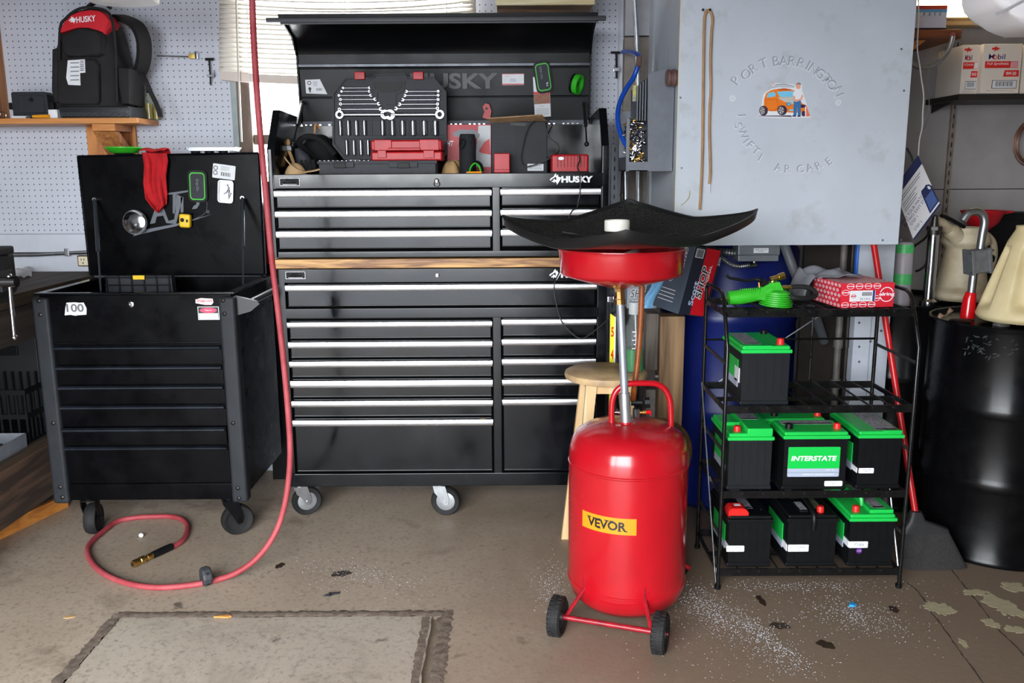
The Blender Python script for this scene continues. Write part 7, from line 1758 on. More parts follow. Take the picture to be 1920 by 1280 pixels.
x_ = PY(1607, 480, 3.47).x; b = MB(); b.tube([V((x_, 3.465, 0.98)), V((x_, 3.465, gz0 + 0.003))], 0.011, 12); o = b.done('blue_pipe', mat('bright_blue_pipe', (30, 96, 190), 0.4)); tag(o, 'bright blue pipe showing above the red and white carton', 'pipe')
# junction box and flexible conduit under the grey box
YJ = 3.36
q = rect(1380, 461, 1463, 490, YJ)
o = thing('junction_box', 'grey electrical junction box hanging under the grey wall box', 'junction box', ((q[0] + q[1]) / 2, YJ, q[2]))
q9 = rect(1489, 470, 1602, 1000, 3.60)
b = MB(); b.box(1.20, 1.415, 3.585, 3.61, 0.0, gz0 + 0.003, 0.003); o9 = b.done('dark_gap_sheet', mat('dark_gap_fill', (40, 34, 30), 0.8, noise=(8, 0.4))); tag(o9, 'dark stained board standing against the wall between blue barrel and white post', 'board')  # made-up sheet, put in to darken the pale wall gap behind the rack
JM = mat('grey_box_metal', (120, 126, 132), 0.4, 0.3, noise=(20, 0.12))
b = MB(); b.box(q[0] + 0.008, q[1], YJ, YJ + 0.09, zat(1420, 479, YJ), gz0 + 0.003, 0.005); b.done('upper_body', JM, o)
g = rect(1384, 478, 1460, 490, YJ - 0.01); b = MB(); b.box(g[0], g[1], YJ - 0.012, YJ + 0.085, g[2], g[3], 0.004); b.done('cover', JM, o)
g = rect(1413, 465, 1441, 474, YJ); decal(face_front((g[0] + g[1]) / 2, YJ - 0.0003, (g[2] + g[3]) / 2), rr(g[1] - g[0], g[3] - g[2]), PAPER, o, 'rating_label'); text('LINE 120 VAC\nLISTED', face_front((g[0] + g[1]) / 2, YJ - 0.001, (g[2] + g[3]) / 2), BLACKINK, o, w=0.045, h=0.010)
FLEX = mat('flex_conduit_metal', (150, 154, 158), 0.3, 0.9)
def ringed(pts, r, per=10):
    P_ = smooth_path(pts, per); out = []; L = 0; res = []
    for i, p_ in enumerate(P_): res.append(r * (1.0 if i % 2 else 0.84))
    return P_, res
P_, res = ringed([PY(1320, 464, YJ + 0.02), PY(1340, 470, YJ + 0.02), PY(1352, 482, YJ + 0.02), PY(1368, 494, YJ + 0.02), PY(1385, 499, YJ + 0.02), PY(1404, 497, YJ + 0.02)], 0.010, 12)
fc = thing('flexible_conduit', 'ribbed metal flexible conduit looping from under the grey box to the junction box', 'conduit', PY(1370, 494, YJ))
b = MB(); b.tube(P_, res, 10); b.done('thin_loop', FLEX, fc)
P_, res = ringed([PY(1330, 468, YJ + 0.05), PY(1350, 472, YJ + 0.05), PY(1382, 474, YJ + 0.05)], 0.016, 14); b = MB(); b.tube(P_, res, 12); b.done('thick_length', FLEX, fc)
b = MB(); b.tube([PY(1404, 497, YJ + 0.02), PY(1418, 496, YJ + 0.02)], 0.012, 12); b.tube([PY(1414, 496, YJ + 0.02), PY(1414, 486, YJ + 0.02)], 0.009, 10); b.done('connector', CHROME, fc)
b = MB(); b.tube(smooth_path([PY(1470, 455, 3.33), PY(1478, 478, 3.31), PY(1490, 510, 3.30), PY(1508, 545, 3.32), PY(1528, 590, 3.42), PY(1545, 640, 3.5)], 6), 0.018, 14)
o = b.done('grey_hose', mat('grey_rubber_hose', (84, 88, 94), 0.5)); tag(o, 'thick grey hose slanting down in front of the blue barrel', 'hose')
# ================================================================== foreground: waste oil drainer
tcx, tcy, tr = 0.372, 2.69, 0.191
tank = thing('oil_drainer', 'red wheeled waste oil drainer with tall pole, funnel bowl and yellow label', 'oil drainer', (tcx, tcy, 0))
X = MX.Translation((tcx, tcy, 0))
b = MB(); b.lathe([(0.002, 0.034), (tr * 0.55, 0.038), (tr * 0.8, 0.052), (tr * 0.94, 0.08), (tr, 0.118), (tr, 0.1255), (tr + 0.0025, 0.128), (tr + 0.0025, 0.132), (tr, 0.1345), (tr, 0.515), (tr + 0.0025, 0.518), (tr + 0.0025, 0.522), (tr, 0.5245), (tr * 0.995, 0.555), (tr * 0.96, 0.588), (tr * 0.88, 0.613), (tr * 0.72, 0.632), (tr * 0.45, 0.645), (0.002, 0.650)], 72, X)
TANKM = mat('red_tank_paint', (166, 16, 28), 0.22, noise=(5, 0.10), rvar=(9, 0.08), coat=0.25)
b.done('tank_shell', TANKM, tank)
WORNRED = mat('worn_red_paint', (112, 18, 30), 0.35, noise=(30, 0.4), col2=(160, 24, 36))
# yellow name plate wrapped on the shell: px 1093..1193, py 959..1000
def wrap(px, py, dr=0.0008):
    d = ray(px, py); ox, oy = -tcx, -tcy; A = d.x ** 2 + d.y ** 2; B = 2 * (ox * d.x + oy * d.y); Cc = ox * ox + oy * oy - (tr + dr) ** 2
    t = (-B - math.sqrt(max(0, B * B - 4 * A * Cc))) / (2 * A); return V((d.x * t, d.y * t, CH + d.z * t))
cs = [wrap(1092, 958), wrap(1194, 970), wrap(1193, 1000), wrap(1092, 989)]
def cang(p_): return math.atan2(p_.x - tcx, tcy - p_.y)
ths = [cang(p_) for p_ in cs]
th0, th1 = (ths[0] + ths[3]) / 2, (ths[1] + ths[2]) / 2; zA_, zB_ = (cs[0].z + cs[1].z) / 2, (cs[2].z + cs[3].z) / 2
def plate(dr, t0, t1, z0, z1, m, name, par):
    b = MB()
    def fn(u, v): th = t0 + (t1 - t0) * u; return V((tcx + (tr + dr) * math.sin(th), tcy - (tr + dr) * math.cos(th), z0 + (z1 - z0) * v))
    b.surf(fn, 20, 1); return b.done(name, m, par)
pl = plate(0.0008, th0, th1, zB_, zA_, mat('amber_label', (200, 136, 26), 0.35, noise=(20, 0.06)), 'name_plate', tank)
def wraptext(s_, thc, zc, wth, h, m, dr, par, serif=True):
    me = text_mesh(s_, w=1.0, h=1.0, bold=0.03)
    bmx = bmesh.new(); bmx.from_mesh(me)
    bmesh.ops.subdivide_edges(bmx, edges=[e for e in bmx.edges if e.calc_length() > 0.04], cuts=3)
    for v in bmx.verts: th = thc + v.co.x * wth; z = zc + v.co.y * h; v.co = V((tcx + (tr + dr) * math.sin(th), tcy - (tr + dr) * math.cos(th), z))
    bmx.to_mesh(me); bmx.free(); me.materials.append(m); return link(me, 'lettering', par, None)
thc, wz = (th0 + th1) / 2 - 0.015, (zA_ + zB_) / 2
Wt, Ht = (th1 - th0) * 0.70, (zA_ - zB_) * 0.55
wraptext('VEVOR', thc, wz, Wt, Ht, BLACKINK, 0.0014, pl)
for (u, v, ww) in ((-0.46, 0.5, 0.12), (-0.30, 0.5, 0.12), (-0.18, 0.5, 0.10), (-0.18, -0.5, 0.10), (0.02, 0.5, 0.12), (0.145, 0.5, 0.10), (0.34, -0.5, 0.09), (0.49, -0.5, 0.08)):
    if abs(u) < 0.5 or True:
        tc_ = thc + u * Wt; plate(0.0014, tc_ - ww * Wt / 2, tc_ + ww * Wt / 2, wz + v * Ht - Ht * 0.05, wz + v * Ht + Ht * 0.05, BLACKINK, 'letter_serif', pl)
# carrying handle (tube)
yh = tcy
b = MB(); hp = [PY(1147, 800, yh), PY(1147, 770, yh), PY(1149, 748, yh), PY(1158, 730, yh), PY(1176, 720, yh), PY(1205, 718, yh), PY(1232, 720, yh), PY(1248, 731, yh), PY(1256, 750, yh), PY(1258, 775, yh), PY(1258, 806, yh)]
b.tube(smooth_path(hp, 6), 0.0095, 14); b.done('carry_handle', TANKM, tank)
# pole
p0, p1 = PY(1174, 800, tcy - 0.02), PY(1163, 566, tcy + 0.02)
dp = (p1 - p0)
b = MB(); b.tube([p0 - dp * 0.02, p0 + dp * 0.04], 0.0185, 20); b.done('red_socket', TANKM, tank)
b = MB(); b.tube([p0 + dp * 0.035, p0 + dp * 0.272], 0.0172, 24); b.tube([p0 + dp * 0.268, p0 + dp * 0.274], 0.0178, 24); b.done('pole_sleeve', mat('zinc_sleeve', (158, 160, 162), 0.42, 0.8, noise=(30, 0.15)), tank)
b = MB(); b.tube([p0 + dp * 0.25, p1], 0.0128, 24); b.tube([p0 + dp * 0.86, p0 + dp * 0.866], 0.0134, 20); pole = b.done('pole', mat('zinc_pole', (150, 155, 164), 0.45, 0.6, noise=(20, 0.1)), tank)
b = MB(); b.tube([p1 - dp * 0.02, p1 + dp * 0.02, p1 + dp * 0.025, p1 + dp * 0.085], [0.0165, 0.0165, 0.0145, 0.0145], 8); b.tube([p1 + dp * 0.08, p1 + dp * 0.11], 0.0165, 6); b.tube([p1 + dp * 0.11, p1 + dp * 0.15], 0.013, 12); b.done('brass_coupling', mat('dull_brass', (140, 104, 62), 0.4, 0.9, noise=(40, 0.2)), tank)
b = MB(); v0 = p1 + dp * 0.03; b.tube([v0, v0 + V((-0.022, -0.004, 0.002))], 0.006, 10); b.box(v0.x - 0.040, v0.x - 0.02, v0.y - 0.006, v0.y + 0.004, v0.z - 0.012, v0.z + 0.006, 0.002); b.done('valve_lever', CHROME, tank)
# bowl
bc_ = p1 + dp * 0.15
bx, byy = PY(1165, 480, tcy + 0.03).x, tcy + 0.03
zr = zat(1165, 466, byy); rb_ = 0.197; zk = zat(1165, 512, byy); zn = zat(1165, 541, byy)
Xb = MX.Translation((bx, byy, 0))
b = MB(); b.lathe([(0.015, zn), (0.022, zn + 0.001), (rb_ * 0.55, (zn + zk) / 2 - 0.002), (rb_ * 0.93, zk - 0.004), (rb_ * 0.965, zk + 0.004), (rb_ * 0.985, zr - 0.012), (rb_, zr - 0.002), (rb_ * 1.015, zr), (rb_ * 1.015, zr + 0.004), (rb_ * 0.985, zr + 0.003), (rb_ * 0.97, zr - 0.012), (rb_ * 0.95, zk + 0.006), (rb_ * 0.5, (zn + zk) / 2 + 0.004), (0.012, zn + 0.006)], 72, Xb, cap=False)
b.done('funnel_bowl', TANKM, tank)
# wheels, axle, braces
wl, wr_ = PZ(1045, 1189, 0), PZ(1237, 1222, 0); ax = (wr_ - wl).normalized(); Wr = 0.063
def wheel(c):
    Mx = frame(V((c.x, c.y, Wr)), (0, 0, 1), ax.cross(V((0, 0, 1))))     # local z = along axle
    b = MB(Mx); w_ = 0.021
    b.lathe([(Wr * 0.55, -w_ * 0.6), (Wr * 0.86, -w_), (Wr * 0.97, -w_ * 0.75), (Wr, 0), (Wr * 0.97, w_ * 0.75), (Wr * 0.86, w_), (Wr * 0.55, w_ * 0.6)], 40, cap=False)
    for k in range(26):
        a = 2 * math.pi * k / 26
        for sgn_ in (-1, 1): b.box(Wr * 0.955, Wr * 1.004, -0.004, 0.004, sgn_ * w_ * 0.2, sgn_ * w_ * 0.8, 0.001, 1, X=MX.Rotation(a + 0.06 * sgn_, 4, 'Z'))
    wv = b.done('wheel', RUBBER, tank)
    b = MB(Mx); b.lathe([(0.006, -w_ * 0.9), (0.014, -w_ * 0.9), (0.016, -w_ * 0.4), (Wr * 0.56, -w_ * 0.62), (Wr * 0.56, w_ * 0.62), (0.016, w_ * 0.4), (0.014, w_ * 0.9), (0.006, w_ * 0.9)], 28); b.done('hub', mat('dark_hub', (40, 40, 42), 0.5), wv)
wheel(wl); wheel(wr_)
A0, A1 = V((wl.x, wl.y, Wr)), V((wr_.x, wr_.y, Wr))
b = MB(); b.tube([A0 + ax * 0.01, A1 - ax * 0.01], 0.0085, 12); b.tube([A0 - ax * 0.024, A1 + ax * 0.024], 0.0055, 10); b.done('axle', WORNRED, tank)
for c, ang in ((A0 + ax * 0.026, None), (A1 - ax * 0.026, None)):
    tgt = V((tcx, tcy, 0)) - V((c.x, c.y, 0)); tgt.normalize(); e = V((tcx, tcy, 0)) - tgt * (tr - 0.002)
    b = MB(); b.tube([c, V((e.x, e.y, 0.135)), V((e.x, e.y, 0.175))], [0.0065, 0.006, 0.003], 6); b.done('wheel_brace', WORNRED, tank)
# rear foot so it stands
b = MB(); q_ = V((tcx, tcy, 0)) + ax.cross(V((0, 0, -1))) * 0.12
b.tube([V((q_.x, q_.y, 0.0)), V((q_.x, q_.y, 0.06))], 0.014, 10); b.tube([V((q_.x, q_.y, 0.0)), V((q_.x, q_.y, 0.008))], 0.022, 10); b.done('rear_foot', TANKM, tank)
# valves on the dome
vb = PY(1191, 800, tcy + 0.02)
b = MB(); b.tube([V((vb.x, vb.y, 0.63)), PY(1191, 792, vb.y)], 0.0145, 14); b.done('valve_base', TANKM, tank)
b = MB(); b.tube([PY(1192, 794, vb.y), PY(1193, 766, vb.y)], 0.012, 6); b.done('hex_fitting', CHROME, tank)
b = MB(); b.tube([PY(1193, 773, vb.y), PY(1206, 773, vb.y)], 0.005, 10); b.tube([PY(1206, 773, vb.y), PY(1211, 773, vb.y)], 0.007, 8); b.done('brass_valve', BRASS, tank)
b = MB(); b.tube([PY(1207, 773, vb.y), PY(1220, 772, vb.y)], 0.0062, 10); b.tube([PY(1220, 772, vb.y), PY(1220, 779, vb.y)], 0.002, 6); b.done('red_relief_knob', RED, tank)
b = MB(); b.tube([PY(1150, 772, vb.y), PY(1164, 773, vb.y)], [0.0045, 0.006], 10); b.tube([PY(1156, 772, vb.y), PY(1158, 772, vb.y)], 0.0075, 10); b.done('air_nipple', CHROME, tank)
b = MB(); Mx = frame(PY(1197, 755, tcy + 0.06), (0, 0, 1), (0, 1, 0)); c = PY(1197, 755, tcy + 0.06)
b.tube([c + V((-0.024, 0, 0)), c + V((0.012, -0.005, 0.002)), c + V((0.02, -0.006, 0.002)), c + V((0.036, -0.008, 0.004))], [0.009, 0.009, 0.018, 0.018], 9); b.done('black_valve_knob', BLACKPLASTIC, tank)
# brown ribbed hose down from the bowl, black-brown hose behind the tank
P_, res = ringed([PY(1205, 505, tcy + 0.10), PY(1203, 560, tcy + 0.10), PY(1200, 620, tcy + 0.10), PY(1195, 680, tcy + 0.09), PY(1189, 730, tcy + 0.07), PY(1186, 752, tcy + 0.06)], 0.0105, 16)
b = MB(); b.tube(P_, res, 12); b.done('ribbed_hose', mat('rust_brown_hose', (138, 72, 30), 0.4, noise=(30, 0.2)), tank)
b = MB(); b.tube([PY(1205, 500, tcy + 0.10), PY(1205, 530, tcy + 0.10)], 0.0095, 12); b.done('hose_ferrule', CHROME, tank)
P_, res = ringed([PY(1212, 790, tcy + 0.1), PY(1232, 787, tcy + 0.12), PY(1256, 792, tcy + 0.12), PY(1278, 806, tcy + 0.10), PY(1290, 828, tcy + 0.08), PY(1292, 850, tcy + 0.07), PY(1287, 872, tcy + 0.06)], 0.0105, 14)
b = MB(); b.tube(P_, res, 12); b.done('return_hose', mat('dark_brown_hose', (84, 58, 34), 0.35, 0.3, noise=(30, 0.2)), tank)
# splash tray of black rubber resting on the bowl
TZ = 1.236; tcxx, tcyy = 0.358, 2.72
DIAG = 0.40
tray = thing('drip_tray', 'wide square black splash tray with upturned corners resting on the red funnel bowl', 'splash tray', (tcxx, tcyy, TZ))
thr = Rd(37)
def tpt(s_, t_, dz=0.0, scale=1.0):
    """s,t in -1..1 over the square"""
    k = 0.93; e = 1.0
    x, y = s_, t_
    r2 = max(abs(x), abs(y)); c = (abs(x) * abs(y))
    half = DIAG * 0.742 * scale
    X_, Y_ = x * half, y * half
    # pull corners in a touch so they round
    f = 1 - 0.10 * c ** 4
    X_ *= f; Y_ *= f
    ca, sa = math.cos(thr), math.sin(thr)
    z = TZ + 0.0 + 0.046 * c ** 1.3 + 0.014 * r2 ** 3
    wx, wy = X_ * ca - Y_ * sa, X_ * sa + Y_ * ca
    return V((tcxx + wx, tcyy + wy, z + dz + 0.07 * wy + 0.035 * wx))
b = MB(); b.surf(lambda u, v: tpt(2 * u - 1, 2 * v - 1, -0.001), 48, 48)
rimpts = []
N_ = 40
for (f_) in (lambda t: (t, -1), lambda t: (1, t), lambda t: (-t, 1), lambda t: (-1, -t)):
    for k in range(N_): rimpts.append(f_(-1 + 2 * k / N_))
R0 = [tpt(*q_, -0.002) for q_ in rimpts]; R1 = [tpt(q_[0], q_[1], 0.012, 1.012) for q_ in rimpts]; R2 = [tpt(q_[0], q_[1], 0.013, 1.035) for q_ in rimpts]; R3 = [tpt(q_[0], q_[1], -0.012, 1.02) for q_ in rimpts]; R4 = [tpt(q_[0] * 0.97, q_[1] * 0.97, -0.018) for q_ in rimpts]
n_ = len(R0); b.add(R0 + R1 + R2 + R3 + R4, [(L * n_ + k, L * n_ + (k + 1) % n_, (L + 1) * n_ + (k + 1) % n_, (L + 1) * n_ + k) for L in range(4) for k in range(n_)])
b.surf(lambda u, v: tpt((2 * u - 1) * 0.97, (2 * v - 1) * 0.97, -0.018), 40, 40)
TRAYM = mat('black_tray_plastic', (20, 21, 22), 0.4)
b.done('tray_rim', TRAYM, tray, angle=60)
MESHM = mat('black_foam_mesh', (12, 12, 12), 0.95, col2=(64, 64, 62), noise=(130, 0.9), bump=(260, 1.0), spec=0.2)
b = MB(); rnd = random.Random(21)
b.surf(lambda u, v: tpt((2 * u - 1) * 0.985, (2 * v - 1) * 0.985, 0.008 + rnd.uniform(-0.0022, 0.0022) - (0.008 if u in (0, 1) or v in (0, 1) else 0)), 90, 90)
b.done('foam_mesh', MESHM, tray, angle=180)
b = MB(); b.lathe([(0.187, TZ - 0.012), (0.187, TZ + 0.012), (0.15, TZ + 0.008), (0.13, TZ + 0.004)], 40, MX.Translation((bx, byy, 0)), cap=False); b.done('tray_neck', TRAYM, tray)
b = MB(); b.lathe([(0.125, TZ + 0.002), (0.10, TZ - 0.008), (0.02, TZ - 0.05), (0.012, TZ - 0.052)], 40, MX.Translation((bx, byy, 0)), cap=False); b.done('red_drain_cone', TANKM, tray)
cpx = PY(1157, 424, 2.52)
# white cap
b = MB(); zc_ = tpt(0, 0).z; 
ccx, ccy = PY(1157, 420, 2.56).x, 2.56
zc_ = zat(1157, 427, ccy - 0.036)
b.lathe([(0.034, -0.012), (0.0365, -0.010), (0.0365, 0.018), (0.035, 0.0205), (0.030, 0.0205), (0.029, 0.016), (0.001, 0.016)], 36, MX.Translation((ccx, ccy, zc_)))
o = b.done('white_plastic_disc', mat('off_white_plastic', (226, 224, 214), 0.45, noise=(14, 0.04))); tag(o, 'round off-white plastic lid lying on the black splash tray', 'cap')

# ================================================================== stool with spray bottle
STW = wood('stool_birch', (216, 188, 144), (196, 160, 112), 'Z', 6, 0.5)
SEATW = mat('stained_stool_seat', (138, 112, 84), 0.55, noise=(7, 0.3), col2=(206, 176, 132))
scx, scy, szt = 0.344, 3.13, 0.715
stool = thing('wooden_stool', 'round pale wooden stool with oil-stained seat behind the red drainer', 'stool', (scx, scy, 0))
b = MB(); b.lathe([(0.135, szt - 0.030), (0.148, szt - 0.026), (0.152, szt - 0.015), (0.149, szt - 0.004), (0.142, szt), (0.001, szt)], 56, MX.Translation((scx, scy, 0))); b.done('seat', SEATW, stool)
fl_ = PZ(1052, 1008, 0); ff = PZ(1066, 1068, 0)
feet = [(fl_.x + 0.016, fl_.y), (ff.x + 0.016, ff.y), (2 * scx - fl_.x - 0.01, fl_.y), (2 * scx - ff.x - 0.01, ff.y)]
for (fx0, fy0) in feet:
    tx, ty = scx + (fx0 - scx) * 0.48, scy + (fy0 - scy) * 0.55
    h_ = 0.0155; hw = 0.0185
    b = MB(); vs = [(fx0 - h_, fy0 - h_, 0), (fx0 + h_, fy0 - h_, 0), (fx0 + h_, fy0 + h_, 0), (fx0 - h_, fy0 + h_, 0), (tx - hw, ty - hw, szt - 0.031), (tx + hw, ty - hw, szt - 0.031), (tx + hw, ty + hw, szt - 0.031), (tx - hw, ty + hw, szt - 0.031)]
    b.add(vs, [(0, 1, 2, 3), (4, 5, 6, 7), (0, 1, 5, 4), (1, 2, 6, 5), (2, 3, 7, 6), (3, 0, 4, 7)]); b.done('leg', STW, stool, smooth=False)
def legp(i, z):
    fx0, fy0 = feet[i]; tx, ty = scx + (fx0 - scx) * 0.48, scy + (fy0 - scy) * 0.55; t = z / (szt - 0.031); return V((fx0 + (tx - fx0) * t, fy0 + (ty - fy0) * t, z))
for (i, j, z) in ((0, 1, 0.22), (2, 3, 0.22), (0, 2, 0.30), (1, 3, 0.30)):
    b = MB(); b.tube([legp(i, z), legp(j, z)], 0.010, 10); b.done('rung', STW, stool)
b = MB()
for (i, j) in ((0, 1), (2, 3), (0, 2), (1, 3)):
    p0, p1 = legp(i, szt - 0.05), legp(j, szt - 0.05); d_ = (p1 - p0).normalized(); nn = V((-d_.y, d_.x, 0)) * 0.009
    vs = [p0 - nn, p1 - nn, p1 + nn, p0 + nn]; b.add([v + V((0, 0, -0.016)) for v in vs] + [v + V((0, 0, 0.018)) for v in vs], [(0, 1, 2, 3), (4, 5, 6, 7), (0, 1, 5, 4), (1, 2, 6, 5), (2, 3, 7, 6), (3, 0, 4, 7)])
b.done('apron', STW, stool, smooth=False)
# spray bottle
sx_, sy_ = PY(1188, 660, 3.12).x, 3.12; X = MX.Translation((sx_, sy_, szt))
ht = zat(1185, 566, sy_) - szt
sb_ = thing('spray_bottle', 'clear spray bottle half full of green fluid standing on the stool', 'bottle', (sx_, sy_, szt))
b = MB(); b.lathe([(0.036, 0.001), (0.038, 0.006), (0.038, ht * 0.55), (0.034, ht * 0.62), (0.022, ht * 0.72), (0.017, ht * 0.80), (0.017, ht * 0.84)], 32, X); b.done('bottle_body', mat('clear_bottle', (150, 160, 160), 0.12, alpha=0.18), sb_)
b = MB(); b.lathe([(0.0365, 0.004), (0.0365, ht * 0.33), (0.001, ht * 0.33)], 32, X); b.done('green_fluid', mat('green_fluid', (8, 128, 52), 0.15), sb_)
b = MB(); b.lathe([(0.021, ht * 0.83), (0.021, ht), (0.001, ht)], 20, X); b.done('cap', mat('clear_cap', (206, 212, 214), 0.25, alpha=0.7), sb_)
b = MB(); b.tube([V((sx_ + 0.003, sy_, szt + ht * 0.83)), V((sx_ + 0.012, sy_, szt + 0.03))], 0.003, 8); b.done('dip_tube', PAPER, sb_)
b = MB()
for k in range(5): b.box(sx_ - 0.006 - (0.006 if k % 2 == 0 else 0), sx_ + 0.004, sy_ - 0.0395, sy_ - 0.0385, szt + ht * (0.35 + 0.06 * k), szt + ht * (0.35 + 0.06 * k) + 0.0035)
b.done('scale_marks', WHITEINK, sb_)
# yellow sign board slotted beside the cabinet
Ysg = 3.40
q = rect(1138, 590, 1150, 790, Ysg)
zt2, zb2_ = zat(1140, 586, Ysg), 0.0
sg = thing('yellow_sign', 'narrow yellow sign with red figures and white edge standing between cabinet and stool', 'sign', (q[0], Ysg, 0))
x0 = PY(1136, 690, Ysg).x + 0.012; x1 = x0 + 0.018
b = MB(); b.add([(x0, Ysg - 0.02, 0.38), (x1, Ysg - 0.03, 0.38), (x1, Ysg - 0.026, 0.38), (x0, Ysg - 0.016, 0.38), (x0, Ysg - 0.02, zt2), (x1, Ysg - 0.03, zt2 - 0.012), (x1, Ysg - 0.026, zt2 - 0.012), (x0, Ysg - 0.016, zt2)], [(0, 1, 5, 4), (1, 2, 6, 5), (2, 3, 7, 6), (3, 0, 4, 7), (4, 5, 6, 7), (0, 1, 2, 3)])
b.done('sign_panel', mat('sign_yellow', (232, 222, 50), 0.45), sg, smooth=False)
b = MB(); b.box(x1 - 0.001, x1 + 0.003, Ysg - 0.031, Ysg - 0.006, 0.38, zt2 - 0.012); b.done('white_edge', PAPER, sg)
b = MB(); b.box(x0 + 0.002, x1, Ysg - 0.01, Ysg + 0.05, 0.0, 0.381); b.done('stake', BLACKMATTE, sg)
Mf = frame(V(((x0 + x1) / 2, Ysg - 0.0256, zat(1140, 620, Ysg))), (x1 - x0, -0.010, 0), (0, 0, 1))
text('5', Mf, REDINK, sg, w=0.012, h=0.04, bold=0.03); text('4', Mf @ MX.Translation((0, -0.09, 0)), REDINK, sg, w=0.012, h=0.04, bold=0.03)
# timbers behind the drainer
TY = 3.30
q = rect(1236, 594, 1281, 1000, TY)
TIM = wood('weathered_timber', (150, 120, 86), (98, 74, 52), 'Z', 6, 0.75)
b = MB(); tz = zat(1258, 593, TY); tx0, tx1 = PY(1236, 690, TY).x, PY(1282, 690, TY).x
b.box(tx0, tx1, TY, TY + 0.09, 0, tz, 0.004); o = b.done('timber_post', TIM); tag(o, 'upright brown timber post behind the red drainer holding up the towel box', 'timber')
gx_0, gx_1 = PY(1211, 640, TY + 0.02).x, tx0 - 0.003
b = MB(); b.box(gx_0, gx_1, TY + 0.02, TY + 0.26, zat(1222, 694, TY + 0.02), zat(1222, 588, TY + 0.02), 0.003); 
o = thing('grey_timber_block', 'weathered grey timber block bolted to the side of the brown timber post', 'timber', (gx_0, TY, zat(1222, 694, TY + 0.02)))
b.done('block', wood('grey_timber', (124, 114, 106), (84, 76, 70), 'Z', 10, 0.8), o)
b = MB(); b.tube([V((gx_1 - 0.01, TY + 0.02, zat(1228, 706, TY + 0.02))), V((tx0 + 0.004, TY + 0.02, zat(1228, 706, TY + 0.02)))], 0.009, 8); b.done('bolt', DULLSTEEL, o)
b = MB(); b.box(gx_0 + 0.008, gx_1, TY + 0.04, TY + 0.12, 0, zat(1222, 730, TY + 0.04), 0.004); o = b.done('concrete_block', mat('grey_concrete_block', (110, 106, 102), 0.9, noise=(30, 0.2), bump=(60, 0.5))); tag(o, 'grey concrete block standing on the floor left of the brown timber post', 'block')
# towel boxes
def towelbox(name, label, corner, yaw, tilt, wR, wL, h, full=True):
    """corner = bottom of the near vertical edge; right face goes +u, left face goes -v"""
    M = MX.Translation(corner) @ MX.Rotation(tilt, 4, 'Y') @ MX.Rotation(yaw, 4, 'Z')
    o = thing(name, label, 'box', corner)
    NAVYB = mat('towel_box_navy', (34, 40, 54), 0.5); GREYB = mat('towel_box_grey', (74, 84, 98), 0.5, noise=(4, 0.1)); REDB = mat('towel_box_red', (206, 20, 34), 0.45)
    b = MB(M); b.box(0, wR, 0, wL, 0.0, h, 0.001, 1); b.done('carton', NAVYB, o)
    # right face lies in local x-z plane at y=0 ; left face in local y-z plane at x=0
    FR = M @ MX.Translation((0, -0.0004, 0)) @ MX.Rotation(Rd(90), 4, 'X')
    FL = M @ MX.Translation((-0.0004, wL, 0)) @ MX.Rotation(Rd(90), 4, 'X'); FL = M @ MX.Translation((-0.0004, wL, 0)) @ MX.Rotation(Rd(-90), 4, 'Z') @ MX.Rotation(Rd(90), 4, 'X')
    def dr(F_, x0, x1, y0, y1, m, nm, par=o, lay=0): return decal(F_ @ MX.Translation(((x0 + x1) / 2, (y0 + y1) / 2, 0)), rr(x1 - x0, y1 - y0), m, par, nm, 0.0004, 0.0003 * lay)
    dr(FR, wR * 0.40, wR * 0.90, 0.004, h, REDB, 'red_panel')
    dr(FL, 0, wL, 0.0, h, GREYB, 'grey_panel')
    Rz = lambda u, v, l=2: FR @ MX.Translation((u * wR, v * h, 0.0004 * l)) @ MX.Rotation(Rd(90), 4, 'Z')
    text('Scott', Rz(0.32, 0.33), mat('pale_blue_ink', (190, 206, 236), 0.5), o, w=h * 0.36, h=wR * 0.17, bold=0.02)
    text('SHOP', Rz(0.52, 0.50, 2), WHITEINK, o, w=h * 0.50, h=wR * 0.25, bold=0.07, shear=0.2); text('SHOP', Rz(0.52, 0.50, 3), BLACKINK, o, w=h * 0.47, h=wR * 0.22, bold=0.02, shear=0.2)
    text('ORIGINAL', Rz(0.70, 0.58), WHITEINK, o, w=h * 0.38, h=wR * 0.09, bold=0.02)
    text('200', FR @ MX.Translation((wR * 0.95, h * 0.84, 0.001)) @ MX.Rotation(Rd(90), 4, 'Z'), WHITEINK, o, w=h * 0.13, h=wR * 0.08)
    dr(FR, wR * 0.05, wR * 0.34, h * 0.84, h * 0.97, PAPER, 'code_frame'); dr(FR, wR * 0.08, wR * 0.31, h * 0.85, h * 0.96, GREYINK, 'code_field', o, 2)
    text('GREASE', FL @ MX.Translation((wL * 0.80, h * 0.80, 0.001)) @ MX.Rotation(Rd(-90), 4, 'Z'), WHITEINK, o, w=h * 0.30, h=wL * 0.07, bold=0.02)
    for k in range(4): dr(FL, wL * 0.36, wL * 0.78, h * (0.30 - 0.055 * k), h * (0.30 - 0.055 * k) + 0.0022, WHITEINK, 'print_line', o, 2)
    o_, i_ = circ(0.011, 20, wL * 0.57, h * 0.46), circ(0.009, 20, wL * 0.57, h * 0.46); b = MB(FL @ MX.Translation((0, 0, 0.0008))); b.add([(x, y, 0) for x, y in o_] + [(x, y, 0) for x, y in i_], [(k, (k + 1) % 20, 20 + (k + 1) % 20, 20 + k) for k in range(20)]); b.done('round_mark', WHITEINK, o, smooth=False)
    return o, M
cB = PY(1272, 589, 3.24)
o, M = towelbox('towel_box', 'tilted red and dark grey shop towel box with a blue towel pulled out', cB, Rd(36), Rd(13), 0.155, 0.192, 0.262)
b = MB()
